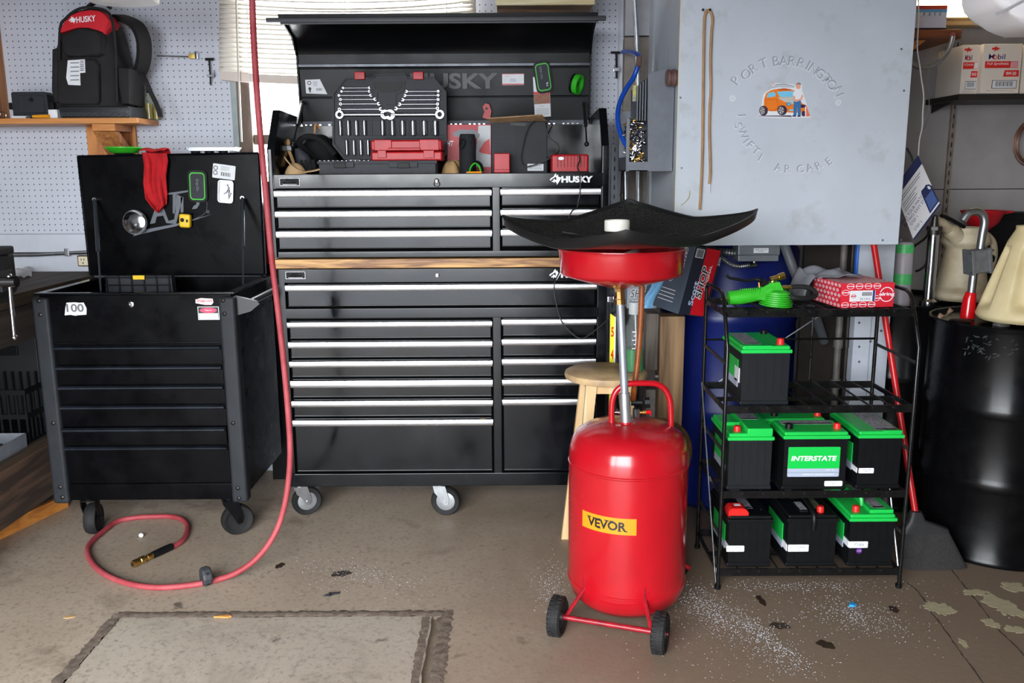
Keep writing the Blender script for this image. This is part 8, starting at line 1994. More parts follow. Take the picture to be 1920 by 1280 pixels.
def tow(u, v):
    x = 1232 - 22 * v + 14 * u + 3 * math.sin(v * 6); y = 520 + 58 * v - 6 * u * (1 - v)
    return PY(x - (8 * (1 - u)) , y, 3.07 + 0.006 * math.sin(u * 6 + v * 2) - 0.03 * v)
b.surf(tow, 12, 14); t_ = b.done('blue_towel', mat('blue_towel', (120, 178, 222), 0.8, noise=(60, 0.06), bump=(150, 0.3)), o, angle=80)
sm = t_.modifiers.new('thickness', 'SOLIDIFY'); sm.thickness = 0.0015
# second towel box behind, pale, on the grey block
zg = zat(1222, 588, TY + 0.02)
q = rect(1176, 512, 1232, 586, TY + 0.15)
o = thing('pale_towel_box', 'grey shop towel box with white outlined letters behind the blue towel', 'box', (q[0], TY + 0.06, zg))
b = MB(); b.box(q[0], q[1], TY + 0.15, TY + 0.25, zg + 0.001, q[3], 0.002); b.done('carton', mat('towel_box_pale', (146, 152, 160), 0.5, noise=(6, 0.1)), o)
Mf = face_front((q[0] + q[1]) / 2, TY + 0.1494, (q[2] + q[3]) / 2 - 0.002)
text('SHOP', Mf, WHITEINK, o, w=0.098, h=0.038, bold=0.06, shear=0.2); text('SHOP', Mf @ MX.Translation((0, 0, 0.0005)), mat('ink_slate', (70, 76, 86), 0.5), o, w=0.094, h=0.033, bold=0.01, shear=0.2)
text('ORIGINAL', Mf @ MX.Translation((0.0, -0.034, 0.0003)), WHITEINK, o, w=0.085, h=0.014, bold=0.02)

# ================================================================== battery rack
RKM = mat('black_rack_wire', (14, 14, 15), 0.3, rvar=(30, 0.1))
ry0, ry1, ryt = 2.83, 3.17, 2.905
rx0 = PY(1354, 900, ry0).x; rx1 = PY(1702, 900, ry0).x
ztop = 1.02; zsh = [0.068, 0.352, 0.652, 0.968]
rack = thing('battery_rack', 'black wire battery rack of four open shelves beside the red drainer', 'rack', ((rx0 + rx1) / 2, 3.0, 0))
for x in (rx0, rx1):
    b = MB(); pts = [V((x, ry0, 0.0)), V((x, ry0, 0.6)), V((x, ry0, 0.855)), V((x, ryt, 1.005)), V((x, ryt + 0.02, 1.022)), V((x, ryt + 0.05, 1.03)), V((x, ry1 - 0.02, 1.03)), V((x, ry1, 1.012)), V((x, ry1, 0.6)), V((x, ry1, 0.0))]
    b.tube(pts, 0.0068, 10); sf = b.done('side_frame', RKM, rack)
    for z in (0.20, 0.50, 0.80): b = MB(); b.tube([V((x, ry0, z)), V((x, ry1, z))], 0.0058, 8); b.done('side_bar', mat('worn_grey_bar', (58, 58, 58), 0.45, 0.4), sf)
    b = MB(); b.tube([V((x, ry0 + 0.004, 0.0)), V((x, ry0 + 0.004, 0.012))], 0.011, 10); b.tube([V((x, ry1, 0.0)), V((x, ry1, 0.012))], 0.011, 10); b.done('foot_cap', BLACKPLASTIC, sf)
for k, z in enumerate(zsh):
    yf_ = ry0 if k < 3 else ry0 + 0.055
    b = MB(); b.box(rx0, rx1, yf_ - 0.004, yf_ + 0.001, z - 0.018, z + 0.008); b.box(rx0, rx1, ry1 - 0.004, ry1, z - 0.018, z + 0.008); b.box(rx0 + 0.002, rx1 - 0.002, (yf_ + ry1) / 2 - 0.002, (yf_ + ry1) / 2 + 0.002, z - 0.022, z - 0.006)
    for x in (rx0, rx1): b.box(x - 0.003, x + 0.003, yf_, ry1, z - 0.014, z + 0.002)
    sh_ = b.done('shelf', RKM, rack)
    nb = 9
    b = MB()
    for i in range(1, nb): x = rx0 + (rx1 - rx0) * i / nb; b.tube([V((x, yf_ - 0.006, z)), V((x, ry1 + 0.002, z))], 0.0035, 6)
    b.done('shelf_wires', mat('worn_rack_wire', (40, 38, 36), 0.4, 0.3), sh_)
b = MB(); b.tube([V((rx0 + 0.05, ry1 + 0.004, 0.652)), V((rx1 - 0.12, ry1 + 0.004, 0.968))], 0.0028, 6); b.done('back_brace', STEEL, rack)
b = MB(); b.tube([V((rx0, ry1 + 0.001, 0.82)), V((rx1, ry1 + 0.001, 0.82))], 0.0045, 6); b.tube([V(((rx0 + rx1) / 2 + 0.08, ry1 + 0.002, 0.66)), V(((rx0 + rx1) / 2 + 0.08, ry1 + 0.002, 0.97))], 0.0045, 6); b.done('back_bar', RKM, rack)
b = MB(); b.tube([V((rx0 - 0.006, ry1, 0.66)), V((rx0 - 0.006, ry0 + 0.01, 0.02))], 0.0028, 6); b.tube([V((rx1 + 0.006, ry0 + 0.16, 0.35)), V((rx1 + 0.006, ry0 + 0.01, 0.02))], 0.0028, 6); b.done('side_brace', STEEL, rack)
# ---- batteries
CASEM = mat('battery_case_black', (15, 16, 18), 0.42, noise=(30, 0.2), spec=0.25); CASEC = mat('battery_case_charcoal', (26, 28, 31), 0.5, noise=(20, 0.12), spec=0.25)
GL = mat('battery_green', (30, 190, 78), 0.35, noise=(10, 0.05)); REDT = mat('terminal_red', (226, 34, 30), 0.4)
BLUESH = mat('silver_label', (170, 180, 200), 0.4)
LABM = mat('grey_print_label', (186, 186, 192), 0.5, noise=(120, 0.5), col2=(90, 92, 98))
def battery(label, x0, x1, y0, d, z, h, lid=GL, case=CASEM, terms=(), strip=None, panel=None, sticker=None, side=True, lidh=0.024, step=None, group='car batteries on the rack'):
    w_ = x1 - x0; o = thing('car_battery', label, 'battery', ((x0 + x1) / 2, y0 + d / 2, z), group)
    M = MX.Translation((x0, y0, z + 0.004))
    b = MB(M); b.prism([(0.004, 0.0), (w_ - 0.004, 0.0), (w_ - 0.003, h - lidh), (0.003, h - lidh)], 0.004, d - 0.004, 'XZ')
    for k in range(1, 6): b.box(w_ * k / 6 - 0.0012, w_ * k / 6 + 0.0012, 0.002, 0.005, 0.03, h - lidh - 0.008)
    b.box(0.0, w_, 0.0, d, 0.0, 0.014, 0.003); b.done('battery_case', case, o, smooth=False)
    b = MB(M); b.box(-0.003, w_ + 0.003, -0.003, d + 0.003, h - lidh, h - lidh + 0.012, 0.002); b.box(0.002, w_ - 0.002, 0.002, d - 0.002, h - lidh + 0.010, h, 0.006, 3)
    for st_ in (step or ()): b.box(st_[0] * w_, st_[1] * w_, st_[2] * d, st_[3] * d, h - 0.006, h + st_[4], 0.004)
    L_ = b.done('battery_lid', lid, o)
    for (u, v, col, hh) in terms:
        b = MB(M @ MX.Translation((u * w_, v * d, h - 0.004))); b.lathe([(0.0135, 0), (0.0125, 0.006), (0.0115, hh), (0.0105, hh + 0.002), (0.001, hh + 0.002)], 20); b.done('terminal', REDT if col == 'r' else BLACKPLASTIC, o)
    if strip:
        u0, u1, v0, v1, zz_ = strip; b = MB(M); b.box(u0 * w_, u1 * w_, v0 * d, v1 * d, h + zz_, h + zz_ + 0.0008); b.done('top_label', LABM, o)
        b = MB(M); b.box(u0 * w_ + 0.002, u1 * w_ - 0.002, v0 * d, v0 * d + 0.012, h + zz_ + 0.0008, h + zz_ + 0.0012); b.done('top_label_code', BLACKINK, o)
    if sticker:
        u, v, sw, txt = sticker; Mf = M @ MX.Translation((u * w_, 0.0025 if True else 0, v * h)) @ MX.Rotation(Rd(90), 4, 'X')
        s_ = decal(Mf, rr(sw, sw * 0.36, 0.003), PAPER, o, 'white_sticker', 0.0012); text(txt, Mf @ MX.Translation((sw * 0.04, 0, 0.0013)), GREYINK, s_, w=sw * 0.5, h=sw * 0.18)
        if u < 0.5: b = MB(M); b.box(0.0005, 0.004, 0.004, 0.05, v * h - sw * 0.16, v * h + sw * 0.18); b.done('sticker_fold', PAPER, o)
    if side:
        b = MB(M); b.box(0.0012, 0.004, d * 0.2, d * 0.8, h * 0.38, h * 0.72); b.done('side_label', GL, o); b = MB(M); b.box(0.0008, 0.004, d * 0.2, d * 0.8, h * 0.25, h * 0.38); b.done('side_label_strip', BLUESH, o)
    return o, M, w_
# top row
yb_ = ry0 + 0.02
def bx_(pa, pb, py): return PY(pa, py, yb_).x, PY(pb, py, yb_).x
x0, x1 = bx_(1389, 1481, 715)
o, M, w_ = battery('green-topped battery standing alone on the second shelf from the top', x0, x1, yb_, 0.262, zsh[2], 0.202, terms=((0.83, 0.13, 'r', 0.022), (0.83, 0.88, 'k', 0.016)), case=CASEC, strip=(0.10, 0.45, 0.16, 0.9, 0.0), step=((0.02, 0.62, 0.0, 0.12, 0.002),))
b = MB(M); b.box(0.0008, 0.003, 0.03, 0.09, 0.07, 0.12); b.done('paper_label', PAPER, o)
# middle row
x0, x1 = bx_(1364, 1448, 875)
battery('green-topped battery with raised cell covers at the drainer end of the middle shelf', x0, x1, yb_, 0.25, zsh[1], 0.20, terms=((0.24, 0.14, 'r', 0.02),), case=CASEC, strip=(0.46, 0.86, 0.45, 0.95, 0.018), step=((0.42, 0.98, 0.0, 0.98, 0.018), (0.02, 0.42, 0.40, 0.5, 0.012)))
x0, x1 = bx_(1467, 1588, 875)
o, M, w_ = battery('wide green-topped battery with the big white-lettered green label on the middle shelf', x0, x1, yb_ - 0.004, 0.155, zsh[1], 0.205, terms=((0.13, 0.30, 'k', 0.020), (0.88, 0.30, 'r', 0.020)), strip=(0.10, 0.90, 0.62, 0.92, 0.0), side=False)
Mf = M @ MX.Translation((w_ * 0.475, 0.0012, 0.100)) @ MX.Rotation(Rd(90), 4, 'X')
pw, ph = w_ * 0.80, 0.106
p_ = decal(Mf, rr(pw, ph, 0.004), BLUESH, o, 'front_label', 0.0012)
decal(Mf @ MX.Translation((0, ph * 0.14, 0.0)), rr(pw, ph * 0.72, 0.004), mat('label_green', (14, 190, 72), 0.4), p_, 'green_field', 0.0006, 0.0012)
text('INTERSTATE', Mf @ MX.Translation((0, ph * 0.12, 0.0019)), WHITEINK, p_, w=pw * 0.88, h=ph * 0.17, bold=0.035, shear=0.15)
text('| MTR  65', Mf @ MX.Translation((pw * 0.32, -ph * 0.285, 0.0013)), WHITEINK, p_, h=ph * 0.06); text('WARRANTY FREE REPLACEMENT', Mf @ MX.Translation((pw * 0.10, -ph * 0.42, 0.0013)), WHITEINK, p_, w=pw * 0.62, h=ph * 0.05)
decal(Mf @ MX.Translation((0, -ph * 0.36, 0.0)), rr(pw, ph * 0.012), GREYINK, p_, 'print_line', 0.0003, 0.0012)
Ms = M @ MX.Translation((w_ * 0.80, 0.0012, 0.022)) @ MX.Rotation(Rd(90), 4, 'X'); s_ = decal(Ms, rr(w_ * 0.28, 0.019, 0.004), PAPER, o, 'white_sticker', 0.0012); text('MT-65\nDS', Ms @ MX.Translation((0, 0, 0.0013)), GREYINK, s_, h=0.010)
battery('green-topped battery hidden behind the wide labelled one on the middle shelf', x0 - 0.028, x1 - 0.022, yb_ + 0.160, 0.150, zsh[1], 0.205, terms=((0.24, 0.30, 'k', 0.020), (0.93, 0.30, 'r', 0.020)), strip=(0.35, 0.8, 0.6, 0.85, 0.0), side=False)
x0, x1 = bx_(1607, 1690, 872)
battery('green-topped battery with a small white sticker at the drum end of the middle shelf', x0, x1, yb_, 0.27, zsh[1], 0.205, strip=(0.42, 0.92, 0.06, 0.96, 0.001), sticker=(0.22, 0.32, 0.052, 'MT-78\nDS'), step=((0.55, 0.98, 0.0, 0.06, 0.003),), terms=())
# bottom row
x0, x1 = bx_(1364, 1446, 1035)
o, M, w_ = battery('all-black battery with a square red terminal cover on the bottom shelf', x0, x1, yb_, 0.28, zsh[0], 0.188, lid=CASEM, strip=(0.42, 0.66, 0.25, 0.95, 0.0), sticker=(0.18, 0.42 - 0.06, 0.062, 'MTP-48/H6\nDS'))
b = MB(M); b.prism([(0.02 * w_, 0.172), (0.46 * w_, 0.172), (0.46 * w_, 0.200), (0.36 * w_, 0.212), (0.06 * w_, 0.212), (0.0, 0.200)], 0.006, 0.068, 'XZ'); bmesh.ops.bevel(b.bm, geom=list(b.bm.edges), offset=0.003, segments=2, affect='EDGES'); tcv = b.done('red_terminal_cover', REDT, o)
decal(M @ MX.Translation((0.25 * w_, 0.045, 0.2122)), rr(0.022, 0.016), PAPER, tcv, 'white_label', 0.0006)
b = MB(M); b.tube([(0.84 * w_, 0.06, 0.186), (0.84 * w_, 0.06, 0.190)], 0.0035, 10); b.done('vent_hole', BLACKINK, o)
x0, x1 = bx_(1474, 1568, 1035)
o, M, w_ = battery('all-black battery with lifting strap and red terminal, middle of the bottom shelf', x0, x1, yb_, 0.28, zsh[0], 0.19, lid=CASEM, terms=((0.70, 0.12, 'r', 0.022),), sticker=(0.24, 0.36, 0.072, 'MTP-49/H8\nDS'))
b = MB(M); b.tube(smooth_path([(0.55 * w_, 0.27, 0.192), (0.54 * w_, 0.20, 0.206), (0.52 * w_, 0.10, 0.208), (0.51 * w_, 0.02, 0.200), (0.51 * w_, -0.004, 0.180), (0.51 * w_, -0.004, 0.140)], 5), 0.0085, 8); b.done('lifting_strap', BLACKPLASTIC, o)
for (u0, u1, v0, v1) in ((0.28, 0.46, 0.10, 0.42), (0.30, 0.48, 0.55, 0.85)): b = MB(M); b.box(u0 * w_, u1 * w_, v0 * 0.28, v1 * 0.28, 0.188, 0.197, 0.004); pc_ = b.done('vent_cover', BLACKPLASTIC, o); b = MB(M); b.box((u0 + 0.02) * w_, (u1 - 0.02) * w_, (v0 + 0.03) * 0.28, (v1 - 0.04) * 0.28, 0.1965, 0.1976); b.done('cover_label', LABM, pc_)
b = MB(M); b.box(0.58 * w_, 0.80 * w_, 0.06, 0.20, 0.1895, 0.1905); b.done('top_label', mat('faded_label', (110, 112, 90), 0.5, noise=(100, 0.5)), o)
x0, x1 = bx_(1590, 1676, 1033)
o, M, w_ = battery('green-topped battery with a carrying handle at the drum end of the bottom shelf', x0, x1, yb_, 0.28, zsh[0], 0.19, terms=((0.20, 0.13, 'r', 0.022),), strip=(0.56, 0.82, 0.12, 0.95, 0.012), sticker=(0.22, 0.42, 0.066, 'MTX-48/H6'), step=((0.46, 0.98, 0.06, 0.98, 0.012),))
b = MB(M); b.tube(smooth_path([(0.02 * w_, 0.27, 0.192), (0.04 * w_, 0.2, 0.214), (0.20 * w_, 0.13, 0.226), (0.40 * w_, 0.10, 0.226), (0.44 * w_, 0.09, 0.215), (0.44 * w_, 0.085, 0.19)], 6), 0.008, 8); b.done('carry_handle', GL, o)
Ms = M @ MX.Translation((0.24 * w_, 0.001, 0.058)) @ MX.Rotation(Rd(90), 4, 'X'); decal(Ms, circ(0.0105, 20), mat('purple_dot', (92, 40, 130), 0.4), o, 'purple_dot', 0.0016); text('1/25', Ms @ MX.Translation((0, 0, 0.0017)), WHITEINK, o, h=0.006)
# ---- on the top shelf
# tyre inflator
zt_ = zsh[3] + 0.005
YI = 2.96
inf = thing('tyre_inflator', 'lime-green hand tyre inflator with black lever and brass fittings on the rack', 'tyre inflator', PY(1430, 575, YI))
zin = zat(1440, 578, YI) - zt_
I = lambda x, y, dY=0.0: PY(x, y, YI + dY) - V((0, 0, zin))
b = MB(); P_ = [I(1364, 562), I(1366, 561), I(1385, 560), I(1402, 557), I(1414, 556), I(1424, 554), I(1440, 548), I(1452, 545)]; b.tube(P_, [0.010, 0.0235, 0.025, 0.0255, 0.0225, 0.022, 0.028, 0.024], 18)
gx = I(1455, 566); c = I(1454, 568); r_ = 0.0635 * 0.88
X = MX.Translation((c.x, c.y, zt_)) @ MX.Rotation(Rd(4), 4, 'Y')
pr_ = [(0.024, 0.001), (r_ * 0.85, 0.002)]
for k in range(6): pr_ += [(r_ * (1.0 - 0.012 * k), 0.006 + k * 0.007), (r_ * (1.0 - 0.012 * k), 0.0095 + k * 0.007), (r_ * (0.86 - 0.012 * k), 0.0105 + k * 0.007), (r_ * (0.86 - 0.012 * k), 0.0125 + k * 0.007)]
pr_ += [(r_ * 0.80, 0.052), (0.03, 0.060), (0.001, 0.062)]
b.lathe(pr_, 40, X)
b.prism([(I(1416, 562).x, I(1416, 562).z), (I(1462, 566).x, I(1462, 566).z), (I(1466, 548).x, I(1466, 548).z), (I(1458, 530).x, I(1458, 530).z), (I(1440, 532).x, I(1440, 532).z), (I(1424, 541).x, I(1424, 541).z)], YI - 0.024, YI + 0.024, 'XZ')
b.done('inflator_body', LIMEPL, inf)
b = MB(); 
for k in range(8): x = 1424 + k * 5; b.tube([I(x, 560, -0.025), I(x + 4, 540, -0.025)], 0.0012, 5)
for k in range(9): x = 1388 + k * 3.8; b.tube([I(x, 545.5 - 0.25 * k, -0.012), I(x + 1, 543.5 - 0.25 * k, 0.012)], 0.0018, 5)
b.done('grip_ribs', mat('dark_lime', (48, 170, 40), 0.5), inf)
b = MB(); b.tube(smooth_path([I(1363, 517), I(1366, 523), I(1380, 526), I(1400, 529), I(1418, 526), I(1430, 530), I(1434, 537)], 4), [0.0045] * 5 + [0.005] * 12 + [0.008] * 8, 10); b.prism(circ(0.013, 16, I(1432, 534).x, I(1432, 534).z), YI - 0.02, YI + 0.02, 'XZ'); b.done('lever', BLACKPLASTIC, inf)
b = MB(); b.tube([I(1424, 541), I(1423, 532)], 0.004, 8); b.done('copper_pin', mat('copper', (190, 110, 70), 0.3, 1.0), inf)
b = MB(); b.tube([I(1448, 532), I(1450, 524)], 0.0085, 10); b.tube([I(1444, 527), I(1468, 520)], 0.0095, 12); b.tube([I(1460, 522), I(1471, 519)], 0.0125, 6); b.tube([I(1464, 543), I(1474, 542)], 0.010, 6); b.tube([I(1472, 542), I(1484, 541)], 0.0075, 10); b.tube([I(1366, 562), I(1352, 564)], 0.0038, 8); b.done('brass_fittings', BRASS, inf)
b = MB(); b.tube(smooth_path([I(1483, 541), I(1495, 540), I(1512, 541), I(1524, 546), I(1530, 554), I(1524, 560, -0.01), I(1508, 562, -0.03), I(1490, 561, -0.04), I(1478, 560, -0.03)], 6), 0.0082, 12); b.done('black_hose', RUBBER, inf)
# patterned gasket box
yE = 2.92
q0 = PY(1573, 577, yE)
REDW = mat('red_white_carton', (216, 38, 54), 0.45)
e0, e1, eh = PY(1577, 555, yE).x, PY(1682, 555, yE).x, zat(1630, 533, yE) - zat(1630, 577, yE) + 0.004
zt2 = zsh[3] + 0.005
ex = thing('gasket_box', 'red carton with white ring pattern and lettering on the top rack shelf', 'box', ((e0 + e1) / 2, yE + 0.12, zt2))
ed = 0.205; skew = -0.028
M = MX.Translation((e0, yE, zt2)) @ MX.Rotation(Rd(7), 4, 'Z')
W_ = (e1 - e0) / math.cos(Rd(7))
b = MB(M); b.box(0, W_, 0, ed, 0.0, eh, 0.001, 1); b.done('carton', REDW, ex)
Mf = M @ MX.Translation((0, -0.0004, 0)) @ MX.Rotation(Rd(90), 4, 'X')
def ring(Mq, cx, cy, r, par, nm='ring_print', sq=0.72, t=0.0016):
    o_, i_ = circ(r, 16, cx, cy, 1, sq), circ(r - t, 16, cx, cy, 1, (r * sq - t) / (r - t)); b = MB(Mq); n = 16
    b.add([(x, y, 0.0003) for x, y in o_] + [(x, y, 0.0003) for x, y in i_], [(k, (k + 1) % n, n + (k + 1) % n, n + k) for k in range(n)])
    b.add([(cx - r, cy - 0.0014, 0.0004), (cx + r, cy - 0.0014, 0.0004), (cx + r, cy + 0.0014, 0.0004), (cx - r, cy + 0.0014, 0.0004)], [(0, 1, 2, 3)]); return b
def pattern(Mq, w, h, nm, nx, ny, r, skip=None):
    bmx = bmesh.new()
    for j in range(ny):
        for i in range(nx):
            cx = w * (i + 0.5 + 0.5 * (j % 2)) / nx; cy = h * (j + 0.5) / ny
            if cx + r > w or (skip and skip(cx, cy)): continue
            bb = ring(Mq, cx, cy, r, ex); bb.bm.verts.index_update(); tmp = bpy.data.meshes.new('t'); bb.bm.to_mesh(tmp); bb.bm.free(); bmx.from_mesh(tmp); bpy.data.meshes.remove(tmp)
    me = bpy.data.meshes.new(nm); bmx.to_mesh(me); bmx.free(); me.materials.append(WHITEINK); return link(me, nm, ex, None)
pattern(Mf, W_, eh, 'ring_pattern', 6, 4, 0.0135, lambda x, y: x > W_ * 0.74 or (0.14 * W_ < x < 0.66 * W_ and 0.24 * eh < y < 0.76 * eh))
LW = MX(((0, 0, -1, 0), (-1, 0, 0, 0), (0, 1, 0, 0), (0, 0, 0, 1)))
Ml = M @ MX.Translation((-0.0004, ed, 0)) @ MX.Rotation(Rd(-90), 4, 'Z') @ MX.Rotation(Rd(90), 4, 'X')
pattern(Ml, ed, eh, 'ring_pattern', 8, 5, 0.0085)
Mt_ = M @ MX.Translation((0, 0, eh + 0.0002)); pattern(Mt_, W_, ed, 'ring_pattern', 9, 12, 0.010)
s_ = decal(Mf @ MX.Translation((W_ * 0.40, eh * 0.48, 0.0004)), rr(W_ * 0.48, eh * 0.44), PAPER, ex, 'part_label', 0.0006)
ring(Mf @ MX.Translation((W_ * 0.23, eh * 0.48, 0.0012)), 0, 0, 0.009, ex).done('label_ring', REDINK, s_, smooth=False)
for k in range(9): decal(Mf @ MX.Translation((W_ * (0.40 + 0.02 * k), eh * 0.56, 0.0011)), rr(0.0015 if k % 2 else 0.0026, eh * 0.16), BLACKINK, s_, 'barcode_bar', 0.0003)
text('54.130.0', Mf @ MX.Translation((W_ * 0.45, eh * 0.36, 0.0011)), BLACKINK, s_, h=eh * 0.09)
decal(Mf @ MX.Translation((W_ * 0.61, eh * 0.48, 0.0005)), rr(W_ * 0.045, eh * 0.44), mat('label_blue', (56, 62, 130), 0.5), s_, 'blue_edge', 0.0006)
o_, i_ = circ(0.0255, 28), circ(0.0225, 28); b = MB(Mf @ MX.Translation((W_ * 0.855, eh * 0.52, 0.0006))); b.add([(x, y, 0) for x, y in o_] + [(x, y, 0) for x, y in i_], [(k, (k + 1) % 28, 28 + (k + 1) % 28, 28 + k) for k in range(28)]); b.done('logo_ring', WHITEINK, ex, smooth=False)
decal(Mf @ MX.Translation((W_ * 0.855, eh * 0.52, 0.0006)), rr(0.058, 0.015), REDW, ex, 'logo_band', 0.0003)
text('elring', Mf @ MX.Translation((W_ * 0.855, eh * 0.52, 0.0011)), WHITEINK, ex, w=0.055, h=0.015, bold=0.03)
# grey cloth over the back of it
b = MB(); ct = zt2 + eh
def clo(u, v):
    x = -0.075 + (W_ + 0.02) * u; y = 0.115 + 0.13 * v
    z = eh + 0.006 + 0.008 * math.sin(u * 11 + v * 4) + 0.006 * math.sin(v * 12 - u * 5) + 0.016 * v * math.sin(math.pi * u)
    if u < 0.22: z = (eh + 0.005) * max(0.16, (u / 0.22) ** 0.45) + 0.006 * math.sin(v * 9) + 0.02 * v * u / 0.22
    if u > 0.88: z = eh + 0.006 + 0.004 * math.sin(v * 9)
    if x > -0.006: z = max(z, eh + 0.004)
    return M @ V((x, y + 0.02 * math.sin(u * 6), z + 0.004))
b.surf(clo, 44, 14); o = b.done('grey_cloth', mat('grey_cloth', (124, 124, 132), 0.85, noise=(16, 0.12), bump=(60, 0.4)), angle=80); tag(o, 'crumpled grey cloth draped over the patterned red carton on the rack', 'cloth')
sm = o.modifiers.new('thickness', 'SOLIDIFY'); sm.thickness = 0.002

# ================================================================== broom
br0, br1 = PY(1639, 462, 3.30), PY(1718, 972, 3.02)
br = thing('broom', 'push broom with a red handle and black bristles leaning between rack and drum', 'broom', (br1.x, br1.y, 0))
b = MB(); d_ = br1 - br0; b.tube([br0 - d_ * 0.1, br1], 0.0115, 12); b.done('handle', mat('red_handle', (188, 26, 30), 0.3), br)
b = MB(); pm = br0 + d_ * 0.14; b.tube([pm, pm + d_ * 0.03], 0.0124, 12); b.done('worn_sticker', PAPER, br)
b = MB(); hz = br1.z; b.loft([(br1 + V((-0.005, 0, 0.03)), 0.02, 0.018, 2.5, (1, 0, 0), (0, 1, 0)), (br1 + V((0.0, 0, -0.005)), 0.032, 0.02, 3, (1, 0, 0), (0, 1, 0)), (br1 + V((0.03, 0, -0.035)), 0.085, 0.024, 4, (1, 0, 0), (0, 1, 0)), (br1 + V((0.034, 0, -0.05)), 0.088, 0.025, 4, (1, 0, 0), (0, 1, 0))], 24); b.done('broom_head', mat('dark_broom_head', (44, 44, 46), 0.5), br)
b = MB(); zb_ = br1.z - 0.05
secs = [(br1 + V((0.034, 0, -0.048)), 0.086, 0.024, 4, (1, 0, 0), (0, 1, 0)), (V((br1.x + 0.048, br1.y - 0.005, zb_ * 0.55)), 0.104, 0.032, 4, (1, 0, 0), (0, 1, 0)), (V((br1.x + 0.062, br1.y - 0.02, 0.004)), 0.122, 0.040, 4, (1, 0, 0), (0, 1, 0))]
b.loft(secs, 40); b.done('bristles', mat('grey_black_bristles', (50, 48, 48), 0.9, noise=(60, 0.4), bump=(90, 0.9), stretch=(6, 6, 0.4)), br)
# dustpan-like dark red thing behind the drainer
p_ = PZ(1291, 1078, 0.0)
o = thing('red_black_nozzle', 'small red and black fitting lying on the floor behind the drainer', 'fitting', p_)
b = MB(); b.tube([p_ + V((-0.03, 0.03, 0.04)), p_ + V((0.004, 0.0, 0.026))], [0.012, 0.008], 10); b.done('red_tip', REDPL, o); b = MB(); b.tube([p_ + V((-0.035, 0.03, 0.02)), p_ + V((-0.005, 0.01, 0.018))], 0.018, 10); b.done('black_body', BLACKPLASTIC, o)

# ================================================================== red air hose
HOSE = mat('red_rubber_hose', (138, 38, 46), 0.6, noise=(7, 0.12), col2=(166, 76, 82))
rh_ = 0.0105; YH = 3.0
fl = lambda x, y: PZ(x, y, rh_ + 0.0005)
up = [PY(472, -150, YH), PY(473, 0, YH), PY(479, 130, YH), PY(488, 250, YH), PY(499, 370, YH), PY(509, 480, YH), PY(521, 580, YH), PY(532, 680, YH), PY(540, 770, YH), PY(544, 840, YH), PY(542, 890, YH), PY(535, 940, YH - 0.01), PY(522, 985, YH - 0.02), PY(502, 1022, YH - 0.04), PY(474, 1053, YH - 0.06), PY(440, 1075, YH - 0.085)]
flr = [fl(412, 1085), fl(385, 1092), fl(345, 1098), fl(300, 1101), fl(262, 1098), fl(225, 1089), fl(195, 1075), fl(173, 1055), fl(164, 1032), fl(173, 1014), fl(196, 994), fl(220, 977), fl(255, 970), fl(290, 968), fl(320, 968), fl(340, 973), fl(351, 984), fl(350, 1000), fl(340, 1015), fl(318, 1028)]
for p_ in up:
    if p_.z < rh_ + 0.001: p_.z = rh_ + 0.001
hs = thing('red_air_hose', 'red air hose hanging from above and looping on the floor before the cart', 'air hose', fl(262, 1098))
b = MB(); b.tube([V((up[0].x, YH, ZC - 0.001))] + smooth_path(up + flr, 7), rh_, 12); b.done('hose', HOSE, hs)
e_ = [fl(322, 1026), fl(285, 1043)]; ed_ = (e_[1] - e_[0]).normalized(); up_ = V((0, 0, 0.004))
b = MB(); b.tube([e_[0] + up_, e_[0] + (e_[1] - e_[0]) * 0.35 + up_, e_[1] + up_], [0.0135, 0.0145, 0.0135], 14); b.done('black_sleeve', BLACKPLASTIC, hs)
b = MB(); c0 = e_[1] + up_; L = (fl(250, 1060) - e_[1]).length
b.tube([c0 - ed_ * 0.006, c0 + ed_ * L * 0.25, c0 + ed_ * L * 0.27, c0 + ed_ * L * 0.38, c0 + ed_ * L * 0.40, c0 + ed_ * L * 0.62, c0 + ed_ * L * 0.64, c0 + ed_ * L * 0.9, c0 + ed_ * L], [0.012, 0.012, 0.009, 0.009, 0.0142, 0.0142, 0.0125, 0.0142, 0.0125], 16); b.done('brass_coupler', BRASS, hs)
b = MB(); b.tube([c0 + ed_ * L * 0.99, c0 + ed_ * (L + 0.0008)], 0.007, 12); b.done('coupler_mouth', BLACKINK, hs)
sp_ = fl(387, 1091); sd = (fl(385, 1092) - fl(412, 1085)).normalized()
Mx = frame(V((sp_.x, sp_.y, 0.034)), (0, 0, 1), sd.cross(V((0, 0, 1))))
b = MB(Mx); b.lathe([(0.010, -0.016), (0.030, -0.016), (0.034, -0.010), (0.034, 0.010), (0.030, 0.016), (0.010, 0.016)], 12); stp = b.done('hose_stopper', mat('dark_stopper', (52, 54, 58), 0.55, noise=(30, 0.15)), hs, angle=20)
b = MB(Mx)
for k in range(5): a = 2 * math.pi * k / 5 + 0.3; b.cyl((0.030 * math.cos(a), 0.030 * math.sin(a), 0), (0.0345 * math.cos(a), 0.0345 * math.sin(a), 0), 0.0055, n=10)
b.done('stopper_hole', BLACKINK, stp)

